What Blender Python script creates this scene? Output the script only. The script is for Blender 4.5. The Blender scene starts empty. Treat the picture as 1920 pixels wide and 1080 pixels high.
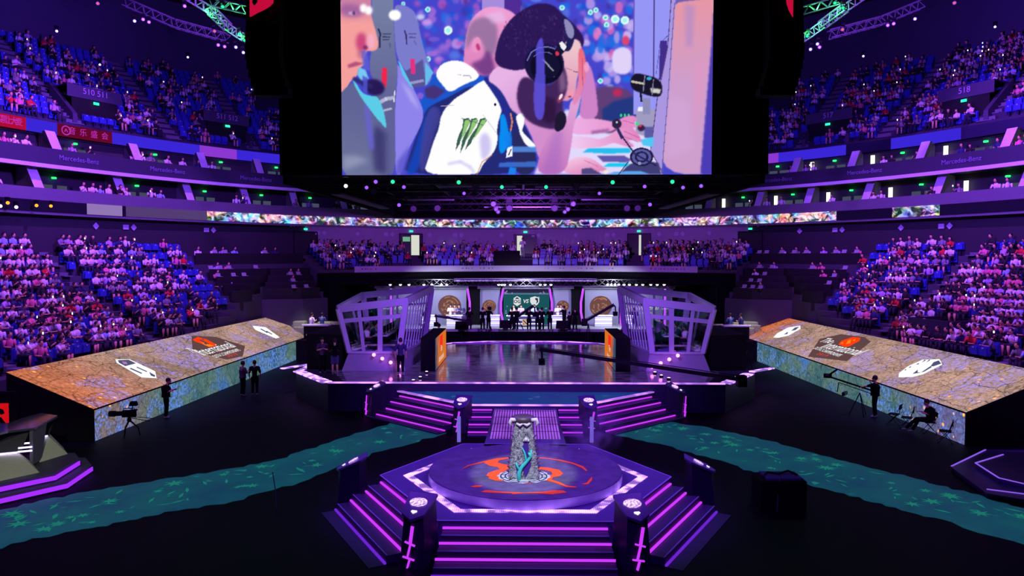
import bpy, math, random
import numpy as np
from mathutils import Vector, Matrix, Euler
random.seed(7); RS = np.random.RandomState(7)
SC = bpy.context.scene
COL = SC.collection
PI = math.pi
# ---------------------------------------------------------------- camera
F = 1387.0
CAMZ = 7.0
PITCH = math.atan(60/F); YAW = math.atan(25/F)
cd = bpy.data.cameras.new('camera'); cam = bpy.data.objects.new('camera', cd); COL.objects.link(cam)
cd.sensor_width = 36; cd.lens = F/1920*36; cd.clip_start = 0.3; cd.clip_end = 300
cam.location = (0, 0, CAMZ); cam.rotation_euler = (PI/2-PITCH, 0, YAW)
SC.camera = cam
CR = Euler((PI/2-PITCH, 0, YAW)).to_matrix()
def ray(u, v): return CR @ Vector(((u-960)/F, (540-v)/F, -1))
def pz(u, v, z):
    "point on the horizontal plane z seen at photo pixel u,v"
    r = ray(u, v); t = (z-CAMZ)/r.z; return Vector((r.x*t, r.y*t, z))
def py(u, v, Y):
    r = ray(u, v); t = Y/r.y; return Vector((r.x*t, Y, CAMZ+r.z*t))
def px(u, v, X):
    r = ray(u, v); t = X/r.x; return Vector((X, r.y*t, CAMZ+r.z*t))
CRI = CR.transposed()
def proj(p):
    q = CRI @ (Vector(p)-Vector((0, 0, CAMZ)))
    if q.z > -0.1: return None
    return (960+F*q.x/-q.z, 540-F*q.y/-q.z, -q.z)
# ---------------------------------------------------------------- scene settings
SC.view_settings.view_transform = 'Standard'; SC.view_settings.look = 'None'
SC.view_settings.gamma = 1; SC.view_settings.exposure = 0
SC.view_settings.use_curve_mapping = False
SC.cycles.max_bounces = 5; SC.cycles.diffuse_bounces = 2; SC.cycles.glossy_bounces = 3
SC.cycles.transparent_max_bounces = 8; SC.cycles.volume_bounces = 0
SC.cycles.sample_clamp_indirect = 3
SC.cycles.use_denoising = True
W = bpy.data.worlds.new('world'); SC.world = W; W.use_nodes = True
W.node_tree.nodes['Background'].inputs[0].default_value = (0.16, 0.045, 0.62, 1)
W.node_tree.nodes['Background'].inputs[1].default_value = 0.05
# ---------------------------------------------------------------- materials
def s2l(c):
    return tuple(((x/255)/12.92 if x/255 <= .04045 else ((x/255+.055)/1.055)**2.4) for x in c)
def new_mat(name):
    m = bpy.data.materials.new(name); m.use_nodes = True
    nt = m.node_tree; nt.nodes.clear()
    out = nt.nodes.new('ShaderNodeOutputMaterial')
    return m, nt, out
def nd(nt, typ, **kw):
    n = nt.nodes.new(typ)
    for k, v in kw.items():
        if k.startswith('_'): setattr(n, k[1:], v)
        else: n.inputs[k.replace('__', ' ')].default_value = v
    return n
def lk(nt, a, b): nt.links.new(a, b)
MATS = {}
def mat(name, col, rough=.6, metal=0, var=.12, vscale=8, bump=0, emis=None, estr=0, spec=.5):
    "principled material with a little procedural variation; col is an sRGB 0-255 triple"
    if name in MATS: return MATS[name]
    m, nt, out = new_mat(name)
    b = nd(nt, 'ShaderNodeBsdfPrincipled', Roughness=rough, Metallic=metal)
    b.inputs['Specular IOR Level'].default_value = spec
    c = s2l(col)
    tc = nd(nt, 'ShaderNodeTexCoord'); no = nd(nt, 'ShaderNodeTexNoise', Scale=vscale, Detail=4.0)
    lk(nt, tc.outputs['Object'], no.inputs['Vector'])
    mx = nd(nt, 'ShaderNodeMix', _data_type='RGBA')
    mx.inputs[6].default_value = (*[x*(1-var) for x in c], 1); mx.inputs[7].default_value = (*[min(1, x*(1+var)) for x in c], 1)
    lk(nt, no.outputs['Fac'], mx.inputs[0]); lk(nt, mx.outputs[2], b.inputs['Base Color'])
    if bump:
        bp = nd(nt, 'ShaderNodeBump', Strength=bump, Distance=.05)
        lk(nt, no.outputs['Fac'], bp.inputs['Height']); lk(nt, bp.outputs['Normal'], b.inputs['Normal'])
    if emis:
        b.inputs['Emission Color'].default_value = (*s2l(emis), 1); b.inputs['Emission Strength'].default_value = estr
    lk(nt, b.outputs[0], out.inputs['Surface'])
    MATS[name] = m; return m
def emat(name, col, strength=1, sample=True, pulse=0):
    "light-giving surface (led, lens, screen)"
    if name in MATS: return MATS[name]
    m, nt, out = new_mat(name)
    e = nd(nt, 'ShaderNodeEmission', Strength=strength); c = (*s2l(col), 1); e.inputs[0].default_value = c
    if pulse:
        tc = nd(nt, 'ShaderNodeTexCoord'); no = nd(nt, 'ShaderNodeTexNoise', Scale=pulse, Detail=1.0)
        lk(nt, tc.outputs['Object'], no.inputs['Vector'])
        mr = nd(nt, 'ShaderNodeMapRange'); mr.inputs[1].default_value = .4; mr.inputs[2].default_value = .65
        mr.inputs[3].default_value = strength*.45; mr.inputs[4].default_value = strength*1.7
        lk(nt, no.outputs['Fac'], mr.inputs[0]); lk(nt, mr.outputs[0], e.inputs[1])
    lk(nt, e.outputs[0], out.inputs['Surface'])
    if not sample: m.cycles.emission_sampling = 'NONE'
    MATS[name] = m; return m
# ---------------------------------------------------------------- mesh building
class MB:
    def __init__(s): s.v = []; s.f = []; s.m = []
    def add(s, vs, fs, mi=0):
        b = len(s.v); s.v += [tuple(p) for p in vs]; s.f += [tuple(b+i for i in f) for f in fs]; s.m += [mi]*len(fs); return s
    def poly(s, pts, mi=0): return s.add(pts, [range(len(pts))], mi)
    def box(s, c, d, rz=0, mi=0, top=(1, 1)):
        "box centred at c (x, y, z of its base), size d, top scaled"
        hx, hy = d[0]/2, d[1]/2; cs, sn = math.cos(rz), math.sin(rz); vs = []
        for z, (kx, ky) in ((0, (1, 1)), (d[2], top)):
            for sx, sy in ((-1, -1), (1, -1), (1, 1), (-1, 1)):
                x, y = sx*hx*kx, sy*hy*ky; vs.append((c[0]+x*cs-y*sn, c[1]+x*sn+y*cs, c[2]+z))
        return s.add(vs, [(3, 2, 1, 0), (4, 5, 6, 7), (0, 1, 5, 4), (1, 2, 6, 5), (2, 3, 7, 6), (3, 0, 4, 7)], mi)
    def beam(s, p0, p1, w, h=None, mi=0, up=(0, 0, 1)):
        h = h or w; p0 = Vector(p0); p1 = Vector(p1); d = (p1-p0).normalized(); u = Vector(up)
        if abs(d.dot(u)) > .98: u = Vector((0, 1, 0))
        x = d.cross(u).normalized()*w/2; y = x.cross(d).normalized()*h/2
        vs = [p+a*x+b*y for p in (p0, p1) for a, b in ((-1, -1), (1, -1), (1, 1), (-1, 1))]
        return s.add(vs, [(3, 2, 1, 0), (4, 5, 6, 7), (0, 1, 5, 4), (1, 2, 6, 5), (2, 3, 7, 6), (3, 0, 4, 7)], mi)
    def prism(s, pts, z0, z1, mi=0, mside=None, top=None):
        n = len(pts); top = top or pts
        a = sum(pts[i][0]*pts[(i+1) % n][1]-pts[(i+1) % n][0]*pts[i][1] for i in range(n))
        if a < 0: pts = pts[::-1]; top = top[::-1]
        vs = [(p[0], p[1], z0) for p in pts]+[(p[0], p[1], z1) for p in top]
        s.add(vs, [range(n-1, -1, -1), range(n, 2*n)], mi)
        b = len(s.v)-2*n
        for i in range(n):
            j = (i+1) % n; s.f.append((b+i, b+j, b+n+j, b+n+i)); s.m.append(mi if mside is None else mside)
        return s
    def tube(s, pts, rad, n=8, mi=0, sq=(1, 1), cap=True):
        pts = [Vector(p) for p in pts]
        if not hasattr(rad, '__len__'): rad = [rad]*len(pts)
        rings = []; ref = None; b = len(s.v)
        for i, p in enumerate(pts):
            d = (pts[min(i+1, len(pts)-1)]-pts[max(i-1, 0)]).normalized()
            if ref is None:
                ref = Vector((0, 0, 1)) if abs(d.z) < .9 else Vector((1, 0, 0))
            x = d.cross(ref).normalized(); y = x.cross(d).normalized(); ref = y if abs(d.dot(y)) < .9 else ref
            for k in range(n):
                a = 2*PI*k/n; s.v.append(tuple(p+x*math.cos(a)*rad[i]*sq[0]+y*math.sin(a)*rad[i]*sq[1]))
        m = len(pts)
        for i in range(m-1):
            for k in range(n):
                j = (k+1) % n; s.f.append((b+i*n+k, b+i*n+j, b+(i+1)*n+j, b+(i+1)*n+k)); s.m.append(mi)
        if cap:
            s.f.append(tuple(b+k for k in range(n-1, -1, -1))); s.m.append(mi)
            s.f.append(tuple(b+(m-1)*n+k for k in range(n))); s.m.append(mi)
        return s
    def lathe(s, prof, c=(0, 0, 0), n=16, mi=0, axis='z', sc=(1, 1, 1)):
        b = len(s.v)
        for r, z in prof:
            for k in range(n):
                a = 2*PI*k/n; x, y = r*math.cos(a), r*math.sin(a)
                p = (x, y, z) if axis == 'z' else ((x, -z, y) if axis == 'y' else (z, x, y))
                s.v.append((c[0]+p[0]*sc[0], c[1]+p[1]*sc[1], c[2]+p[2]*sc[2]))
        m = len(prof)
        for i in range(m-1):
            for k in range(n):
                j = (k+1) % n; s.f.append((b+i*n+k, b+i*n+j, b+(i+1)*n+j, b+(i+1)*n+k)); s.m.append(mi)
        s.f.append(tuple(b+k for k in range(n-1, -1, -1))); s.m.append(mi)
        s.f.append(tuple(b+(m-1)*n+k for k in range(n))); s.m.append(mi)
        return s
    def ball(s, c, r, n=8, mi=0, sc=(1, 1, 1)):
        k = max(4, n//2+1)
        return s.lathe([(r*math.sin(PI*(i+.12)/(k-.76)) if 0 < i < k-1 else r*.15, -r*math.cos(PI*i/(k-1))) for i in range(k)], c, n, mi, sc=sc)
    def xf(s, M):
        s.v = [tuple(M @ Vector(p)) for p in s.v]; return s
    def mesh(s, name, mats, smooth=False):
        me = bpy.data.meshes.new(name); me.from_pydata(s.v, [], s.f)
        for m in (mats if isinstance(mats, (list, tuple)) else [mats]): me.materials.append(m)
        me.polygons.foreach_set('material_index', s.m)
        if smooth: me.polygons.foreach_set('use_smooth', [True]*len(s.f))
        me.update(); return me
    def build(s, name, mats, parent=None, smooth=False, bevel=0):
        o = bpy.data.objects.new(name, s.mesh(name, mats, smooth)); COL.objects.link(o)
        if parent: o.parent = parent
        if bevel:
            b = o.modifiers.new('bevel', 'BEVEL'); b.width = bevel; b.segments = 2; b.limit_method = 'ANGLE'
        return o
def tag(o, label=None, cat=None, group=None, kind=None):
    if label: o['label'] = label
    if cat: o['category'] = cat
    if group: o['group'] = group
    if kind: o['kind'] = kind
    return o
def thing(name, label, cat, loc=(0, 0, 0), rz=0, group=None):
    o = bpy.data.objects.new(name, None); COL.objects.link(o); o.location = loc; o.rotation_euler = (0, 0, rz); o.empty_display_size = .2
    return tag(o, label, cat, group)
def struct(name, mb, mats, **k): return tag(mb.build(name, mats, **k), kind='structure')
def copy_tree(o, parent=None):
    c = o.copy(); COL.objects.link(c)
    if parent: c.parent = parent
    for ch in o.children: copy_tree(ch, c)
    return c
def text_mesh(s, size, align='CENTER', shear=0, ext=0, bold=0, spacing=1):
    cu = bpy.data.curves.new('t', 'FONT'); cu.body = s; cu.size = size; cu.align_x = align; cu.align_y = 'CENTER'
    cu.shear = shear; cu.extrude = ext; cu.offset = bold; cu.space_character = spacing; cu.resolution_u = 3
    o = bpy.data.objects.new('t', cu); COL.objects.link(o)
    me = bpy.data.meshes.new_from_object(o.evaluated_get(bpy.context.evaluated_depsgraph_get()))
    bpy.data.objects.remove(o); bpy.data.curves.remove(cu); return me
def text(name, s, size, origin, xd, yd, m, parent=None, **k):
    me = text_mesh(s, size, **k); me.materials.clear(); me.materials.append(m)
    xd = Vector(xd).normalized(); yd = Vector(yd); yd = (yd-xd*yd.dot(xd)).normalized(); zd = xd.cross(yd)
    M = Matrix((xd, yd, zd)).transposed().to_4x4(); M.translation = Vector(origin)
    me.transform(M); o = bpy.data.objects.new(name, me); COL.objects.link(o)
    if parent: o.parent = parent
    return o
class Plane:
    "a flat surface with origin, u and v axes (metres); maps 2-D outlines onto it with a small lift"
    def __init__(s, o, x, y):
        s.o = Vector(o); s.x = Vector(x).normalized(); y = Vector(y); s.y = (y-s.x*y.dot(s.x)).normalized(); s.n = s.x.cross(s.y)
    def p(s, a, b, h=0): return s.o+s.x*a+s.y*b+s.n*h
    def poly(s, mb, pts, h=.01, mi=0): mb.poly([s.p(a, b, h) for a, b in pts], mi)
    def stroke(s, mb, pts, w, h=.01, mi=0):
        for (a, b), (c, d) in zip(pts, pts[1:]):
            L = math.hypot(c-a, d-b) or 1; nx, ny = -(d-b)/L*w/2, (c-a)/L*w/2
            mb.poly([s.p(a+nx, b+ny, h), s.p(a-nx, b-ny, h), s.p(c-nx, d-ny, h), s.p(c+nx, d+ny, h)], mi)
def spot(name, loc, target, power, col, size=60, blend=.5, radius=.3):
    l = bpy.data.lights.new(name, 'SPOT'); l.energy = power; l.color = col; l.spot_size = math.radians(size); l.spot_blend = blend; l.shadow_soft_size = radius
    o = bpy.data.objects.new(name, l); COL.objects.link(o); o.location = loc
    o.rotation_euler = (Vector(target)-Vector(loc)).to_track_quat('-Z', 'Y').to_euler(); return o
def point(name, loc, power, col, radius=.1):
    l = bpy.data.lights.new(name, 'POINT'); l.energy = power; l.color = col; l.shadow_soft_size = radius
    o = bpy.data.objects.new(name, l); COL.objects.link(o); o.location = loc; return o
# common materials
M_BLK = mat('matt black', (9, 9, 14), .8, spec=.2)
M_DRAPE = mat('black drape', (4, 4, 8), .95, bump=.3, vscale=3, spec=.1)
M_BLKM = mat('black metal', (22, 21, 30), .4, .6)
M_ALU = mat('aluminium', (150, 150, 160), .35, .8)
M_FLOORC = mat('stand concrete', (120, 118, 125), .85, vscale=2)
M_DKCON = mat('dark tread', (60, 58, 72), .9, vscale=2)
M_SEAT = mat('blue seat plastic', (50, 62, 172), .45, var=.06)
M_SEATD = mat('dark seat hinge', (20, 22, 60), .6)
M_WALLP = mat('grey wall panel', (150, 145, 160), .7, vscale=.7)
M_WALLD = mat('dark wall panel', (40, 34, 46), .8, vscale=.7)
M_WHITE = mat('white board', (225, 225, 230), .5)
M_PUR = emat('purple led strip', (190, 52, 240), 1.25)
M_PURW = emat('bright purple led strip', (190, 120, 255), 1.7, pulse=1.3)
M_PURD = emat('dim purple led strip', (120, 40, 230), .8)
M_GREEN = emat('green exit light', (40, 255, 110), 2.5, sample=False)
M_PHONE = emat('white phone light', (235, 235, 255), 3.0, sample=False)
M_TEXTW = mat('white lettering', (235, 235, 240), .5)
# ================================================================ THE BOWL
CY = 25.0
def ell(a, b, ph, z=0):
    "point on the bowl's plan ellipse; ph in degrees, 0 = far end, negative = left"
    r = math.radians(ph); return Vector((a*math.sin(r), CY+b*math.cos(r), z))
def ring(mb, prof, p0, p1, step=2.0, mi=0, flip=False):
    "prof: list of (a, b, z) swept along the ellipse"
    n = max(2, int(round(abs(p1-p0)/step))); ph = [p0+(p1-p0)*i/n for i in range(n+1)]
    b = len(mb.v)
    for q in ph:
        for (a, bb, z) in prof: mb.v.append(tuple(ell(a, bb, q, z)))
    m = len(prof)
    for i in range(n):
        for k in range(m-1):
            f = (b+i*m+k, b+(i+1)*m+k, b+(i+1)*m+k+1, b+i*m+k+1)
            mb.f.append(f[::-1] if flip else f); mb.m.append(mi if not callable(mi) else mi(i, k))
def facing(p):
    "heading of someone in the stands, looking at the stage"
    d = Vector((0, 42, 0))-Vector((p[0], p[1], 0))
    return math.atan2(d.y, d.x)-PI/2

# --- floor
fl = MB(); fl.poly([(-45, -6, 0), (45, -6, 0), (45, 75, 0), (-45, 75, 0)])
struct('floor', fl, mat('black event floor', (7, 6, 20), .6, var=.3, vscale=1.2, spec=.15))

NR = 13
def low(t): return (20.3+10.2*t, 33+8*t, 2.2+4.8*t)
def lowrow(k):
    t0, t1 = k/NR, (k+1)/NR
    a0, b0, _ = low(t0); a1, b1, _ = low(t1); z = 2.2+4.8*(k/(NR-1))**1.5; return a0, b0, a1, b1, z
def wedge_rear(y): return 19.9-.046*(y-27.5)
def in_wedge(x, y, e=0): return abs(x) < wedge_rear(y)+e and y < 51.8+(abs(x)-15.4)*.84
tier = MB(); K0 = 6
for sg in (-1, 1):
    for k_lo, p0, p1 in ((0, 50, 112), (K0, 36, 50)):
        a, b, _ = low(k_lo/NR); prof = [(a, b, 0)]
        for k in range(k_lo, NR):
            a0, b0, a1, b1, z = lowrow(k); prof += [(a0, b0, z), (a1, b1, z)]
        n0 = len(tier.v); ring(tier, prof, sg*p0, sg*p1, 2.0, flip=sg < 0)
        for i in range(n0, len(tier.v)):
            x, y, z = tier.v[i]
            if in_wedge(x, y): tier.v[i] = (sg*wedge_rear(y), y, z)
        cap = [ell(a, b, sg*p0, z) for a, b, z in prof]+[ell(30.5, 41, sg*p0, 0)] if k_lo else [ell(a, b, sg*p0, z) for a, b, z in prof[:2*K0+1]]+[ell(*low(K0/NR)[:2], sg*p0, 0)]
        tier.poly([(sg*wedge_rear(p.y), p.y, p.z) if in_wedge(p.x, p.y) else p for p in cap])
struct('floor_lower_stand', tier, M_DKCON)
NB = 5
def backrow(k):
    s0, s1 = k/NB, (k+1)/NB
    return 26.5+4*s0, 37+4*s0, 26.5+4*s1, 37+4*s1, 5.95+.28*k
tb = MB(); prof = [(26.5, 37, 4.8), (26.5, 37, 5.35), ]
for k in range(NB):
    a0, b0, a1, b1, z = backrow(k); prof += [(a0, b0, z), (a1, b1, z)]
ring(tb, prof, -36, 36, 2.0)
ring(tb, [(26.5, 37, 4.8), (30.5, 41, 4.8)], -36, 36, 2.0)
struct('floor_end_stand', tb, M_DKCON)
# parapet in front of the end stand
pb = MB(); ring(pb, [(26.4, 36.9, 5.72), (26.4, 36.9, 6.2), (26.6, 37.1, 6.2), (26.6, 37.1, 5.9)], -30, 30, 2.0)
struct('wall_end_parapet', pb, M_WALLP)
# wall behind the lower bowl: pale panels at the far end, dark panels round the sides
wl = MB()
ring(wl, [(30.5, 41, 6.6), (30.5, 41, 9.35)], -35, 35, 1.25)
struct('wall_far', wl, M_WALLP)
for sg, nm in ((-1, 'wall_left'), (1, 'wall_right')):
    w = MB(); ring(w, [(30.5, 41, 6.6), (30.5, 41, 9.35)], sg*35, sg*112, 2, flip=sg < 0)
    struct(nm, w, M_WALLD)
# black masking and under-stand void
vd = MB()
ring(vd, [(26.45, 36.95, 0), (26.45, 36.95, 5.1)], -36, -33, 1.5); ring(vd, [(26.45, 36.95, 0), (26.45, 36.95, 5.1)], 33, 36, 1.5)
ring(vd, [(26.42, 36.92, 4.8), (26.42, 36.92, 5.72)], -36, 36, 2); vd.poly([(-14.4, 61.8, 0), (14.4, 61.8, 0), (14.4, 61.8, 5.1), (-14.4, 61.8, 5.1)])
for x_ in (-14.4, 14.4): vd.poly([(x_, 56, 0), (x_, 61.8, 0), (x_, 61.8, 5.1), (x_, 56, 5.1)])
struct('wall_under_stand', vd, M_DRAPE)
# fascia above the wall
fa = MB()
ring(fa, [(30.5, 41, 9.35), (29.9, 40.4, 9.35)], -112, 112, 2)           # underside
ring(fa, [(29.9, 40.4, 9.35), (29.9, 40.4, 9.5)], -112, 112, 2)
ring(fa, [(29.9, 40.4, 10.15), (29.9, 40.4, 10.85), (30.2, 40.7, 10.85), (30.2, 40.7, 10.3), (33.4, 43.9, 10.3)], -112, 112, 2)
struct('trim_1', fa, mat('purple grey fascia', (98, 92, 108), .6))
# suite levels
sb = MB()
ring(sb, [(33.4, 43.9, 10.3), (33.4, 43.9, 15.0)], -112, 112, 2)
struct('wall_suites', sb, mat('dark suite wall', (58, 54, 62), .8))
sf = MB()
ring(sf, [(33.4, 43.9, 12.25), (31.0, 41.5, 12.25), ], -112, 112, 2, flip=True)
ring(sf, [(31.0, 41.5, 12.3), (31.2, 41.7, 13.35), (31.4, 41.9, 13.35), (31.4, 41.9, 12.7), (33.4, 43.9, 12.7)], -112, 112, 2)
struct('trim_2', sf, mat('slate suite front', (46, 42, 66), .7))
lg = MB(); ring(lg, [(31.0, 41.5, 12.12), (30.7, 41.2, 12.12), (30.7, 41.2, 12.34), (31.0, 41.5, 12.34)], -112, 112, 1.0)
struct('trim_3', lg, mat('white ledge', (215, 205, 225), .5))
uf = MB()
ring(uf, [(35.5, 46, 14.7), (32.95, 43.95, 14.33)], -112, 112, 2, flip=True)
struct('ceiling_suites', uf, mat('pale soffit', (190, 190, 180), .7))

# upper ribbon display: separate panels
pan = [(-112, -69.5, 'b'), (-69.5, -64.9, 'r1'), (-64.9, -62.2, 'b'), (-62.2, -57.0, 'r2'), (-57.0, -47.5, 'b'), (-47.5, -43.0, 'v'), (-43, -36, 'b'),
       (-36, 36, 'd'), (36, 38, 'v'), (38, 46.3, 'b'), (46.3, 51.3, 'k'), (51.3, 58.3, 'b'), (58.3, 64.0, 'k'), (64.0, 75, 'b'), (75, 112, 'k')]
UC = {'b': emat('blue display', (62, 40, 225), .9, False), 'r1': emat('red display', (185, 12, 60), .9, False), 'r2': emat('dim red display', (105, 8, 45), .9, False),
      'v': emat('violet display', (150, 60, 225), .85, False), 'k': mat('dark display', (30, 24, 60), .5), 'd': mat('dark display', (30, 24, 60), .5)}
names = {'b': 'plain blue', 'r1': 'bright red lettered', 'r2': 'dim red lettered', 'v': 'plain violet', 'k': 'unlit', 'd': 'unlit'}
for i, (a, b, c) in enumerate(pan):
    q = MB(); ring(q, [(32.5, 43.5, 14.4), (32.5, 43.5, 15.15), (32.8, 43.8, 15.2)], a, b, 1.0)
    side = 'left' if b < 0 else 'right'
    t = tag(q.build('ribbon_display', UC[c]), '%s ribbon panel below the upper stand, %s' % (names[c], [
        'at the far left edge', 'with a round badge and Chinese letters', 'between the two red panels', 'with a white ring badge', 'longest one of the left side', 'between two blue panels on the left', 'touching the left black screen housing',
        'behind the big screen', 'small one beside the right of the housing', 'nearest the housing on the right', 'first dark one on the right', 'middle blue one on the right', 'second dark one on the right', 'last blue one toward the right edge', 'beyond the right edge'][i]), 'display', 'ribbon display panels below the upper stand')
    if c in ('r1', 'r2'):
        mid = (a+b)/2; mt = emat('pink display lettering', (190, 50, 190), 1.0, False)
        s = '大麦 买票上大麦' if c == 'r1' else '音 乐 盛 会'
        for j, ch in enumerate(s):
            if ch == ' ': continue
            ph = a+(b-a)*(.2+.7*(j+.5)/len(s)); p = ell(32.42, 43.42, ph, 14.78); tdir = ell(32.4, 43.4, ph+.3)-ell(32.4, 43.4, ph-.3)
            text('lettering', ch, .5, p, tdir, (0, 0, 1), mt, t)
        ph = a+(b-a)*.14; p = ell(32.42, 43.42, ph, 14.78); tdir = (ell(32.4, 43.4, ph+.3)-ell(32.4, 43.4, ph-.3)); P = Plane(p, tdir, (0, 0, 1))
        rg = MB(); P.stroke(rg, [(.27*math.cos(k*PI/8), .27*math.sin(k*PI/8)) for k in range(17)], .07, .01)
        P.stroke(rg, [(-.1, -.1), (0, .1), (.1, -.1)], .06, .01); rg.build('badge', mt, t)
# suite partitions with slanted fins, windows, exit lights
M_FIN = mat('white fin', (220, 210, 235), .5); M_PART = mat('grey partition', (128, 122, 130), .8)
M_WIN = emat('lit frosted pane', (110, 118, 150), .35, False)
M_WARM = emat('bright room light', (240, 240, 215), 1.6, False)
fi = 0
for lev, z0, z1, ai in ((0, 10.3, 12.2, 0.6), (1, 12.7, 14.5, .9)):
    phs = [-72, -65, -57, -49.5, -42.5, -36, -29, 29, 36, 42.5, 49.5, 57, 65, 72]
    for ph in phs:
        if lev == 1: ph += 2.0 if ph < 0 else -2.0
        A = 30.5+ai; B = 41+ai
        q = MB(); d = .9 if ph < 0 else -.9
        pf = [ell(A, B, ph, z0), ell(A+.05, B+.05, ph+d, z0), ell(A+.6, B+.6, ph+d*1.0-.6*d, z1), ell(A+.6, B+.6, ph-.6*d, z1)]
        bk = [ell(33.3, 43.8, ph, z0), ell(33.3, 43.8, ph+.3*d, z0), ell(33.3, 43.8, ph+.3*d, z1), ell(33.3, 43.8, ph, z1)]
        q.add(pf+bk, [(0, 1, 2, 3)], 0); q.add(pf+bk, [(4, 5, 1, 0), (5, 6, 2, 1), (6, 7, 3, 2), (7, 4, 0, 3)], 1)
        fi += 1
        struct('wall_suite_divider', q, [M_FIN, M_PART])
    for ph in [p+3.2 for p in phs if p < 0]+[p-3.2 for p in phs if p > 0]:
        if lev == 1: ph += 2.0 if ph < 0 else -2.0
        q = MB()
        for dd in (-.55, .75):
            c = ell(33.3, 43.8, ph+dd); tdir = (ell(33.3, 43.8, ph+dd+.3)-ell(33.3, 43.8, ph+dd-.3)).normalized()
            P = Plane((c.x, c.y, z0+.1), tdir, (0, 0, 1)); P.poly(q, [(-.33, 0), (.33, 0), (.33, 1.0), (-.33, 1.0)], .03)
        struct('window_1', q, M_WIN)
        ex = MB(); c = ell(33.2, 43.7, ph); ex.box((c.x, c.y, z1-.42), (.2, .2, .11))
        tag(ex.build('exit_sign', M_GREEN), 'small green exit light above the glazed doors of a %s suite' % ('lower' if lev == 0 else 'upper'), 'exit sign', 'green exit lights over the suite doors, %s level' % ('lower' if lev == 0 else 'upper'))
        if ph > 0:
            lt = MB(); c = ell(33.1, 43.6, ph+4.4); lt.box((c.x, c.y, z0+.5), (.26, .1, 1.0), -math.radians(ph))
            struct('window_2', lt, M_WARM)
# main ribbon display
def ribbon_mat():
    m, nt, out = new_mat('battle picture display')
    tc = nd(nt, 'ShaderNodeTexCoord'); mp = nd(nt, 'ShaderNodeMapping'); mp.inputs['Scale'].default_value = (1, 1, 1.3)
    lk(nt, tc.outputs['Object'], mp.inputs[0])
    n1 = nd(nt, 'ShaderNodeTexNoise', Scale=.35, Detail=2.0); n2 = nd(nt, 'ShaderNodeTexVoronoi', Scale=1.5); n3 = nd(nt, 'ShaderNodeTexNoise', Scale=1.7, Detail=5.0, Distortion=1.2)
    for n in (n1, n2, n3): lk(nt, mp.outputs[0], n.inputs['Vector'])
    r = nd(nt, 'ShaderNodeValToRGB'); cr = r.color_ramp
    els = [(0, (40, 45, 120)), (.36, (35, 70, 150)), (.44, (120, 130, 90)), (.5, (150, 110, 140)), (.55, (30, 120, 200)), (.62, (150, 110, 90)), (1, (200, 130, 200))]
    while len(cr.elements) < len(els): cr.elements.new(.5)
    for e, (p, c) in zip(cr.elements, els): e.position = p; e.color = (*s2l(c), 1)
    lk(nt, n1.outputs['Fac'], r.inputs[0])
    r2 = nd(nt, 'ShaderNodeValToRGB'); r2.color_ramp.elements[0].position = .38; r2.color_ramp.elements[1].position = .66
    r2.color_ramp.elements[0].color = (.02, .01, .1, 1); r2.color_ramp.elements[1].color = (2.6, 2.4, 2.6, 1)
    lk(nt, n3.outputs['Fac'], r2.inputs[0])
    mx = nd(nt, 'ShaderNodeMix', _data_type='RGBA', _blend_type='MULTIPLY'); mx.inputs[0].default_value = 1
    lk(nt, r.outputs[0], mx.inputs[6]); lk(nt, r2.outputs[0], mx.inputs[7])
    mx2 = nd(nt, 'ShaderNodeMix', _data_type='RGBA', _blend_type='ADD'); mx2.inputs[0].default_value = .35
    lk(nt, mx.outputs[2], mx2.inputs[6]); lk(nt, n2.outputs['Color'], mx2.inputs[7])
    mx3 = nd(nt, 'ShaderNodeMix', _data_type='RGBA', _blend_type='MULTIPLY'); mx3.inputs[0].default_value = .8
    lk(nt, mx2.outputs[2], mx3.inputs[6]); lk(nt, r2.outputs[0], mx3.inputs[7])
    e = nd(nt, 'ShaderNodeEmission', Strength=.9); lk(nt, mx3.outputs[2], e.inputs[0]); lk(nt, e.outputs[0], out.inputs[0])
    m.cycles.emission_sampling = 'NONE'; return m
M_RIB = ribbon_mat()
rt = thing('ribbon_display', 'long curved ribbon display of battle pictures above the lower bowl wall', 'display', (0, 65, 9.8))
q = MB(); ring(q, [(29.85, 40.35, 9.5), (29.85, 40.35, 10.15)], -48.5, 47.0, .5); o = q.build('lit_display', M_RIB); o.parent = rt; o.matrix_parent_inverse = Matrix.Translation((0, -65, -9.8))
q = MB(); ring(q, [(29.85, 40.35, 9.5), (29.85, 40.35, 10.15)], 53.5, 58.5, .5); o = q.build('lit_display', M_RIB); o.parent = rt; o.matrix_parent_inverse = Matrix.Translation((0, -65, -9.8))
q = MB(); ring(q, [(29.85, 40.35, 9.5), (29.85, 40.35, 10.15)], -112, -57.8, 1); o = q.build('dark_display', mat('dark display glass', (24, 18, 34), .3)); o.parent = rt; o.matrix_parent_inverse = Matrix.Translation((0, -65, -9.8))
q = MB(); ring(q, [(29.85, 40.35, 9.5), (29.85, 40.35, 10.15)], 58.5, 112, 1); o = q.build('dark_display', mat('dark display glass', (24, 18, 34), .3)); o.parent = rt; o.matrix_parent_inverse = Matrix.Translation((0, -65, -9.8))
q = MB(); ring(q, [(29.85, 40.35, 9.5), (29.85, 40.35, 10.15)], 47, 53.5, 1); o = q.build('dark_display', mat('dark display glass', (24, 18, 34), .3)); o.parent = rt; o.matrix_parent_inverse = Matrix.Translation((0, -65, -9.8))
q = MB(); ring(q, [(29.85, 40.35, 9.5), (29.85, 40.35, 10.15)], -57.8, -48.5, 1); o = q.build('grey_display', emat('grey violet display', (92, 68, 128), .8, False)); o.parent = rt; o.matrix_parent_inverse = Matrix.Translation((0, -65, -9.8))
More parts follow.
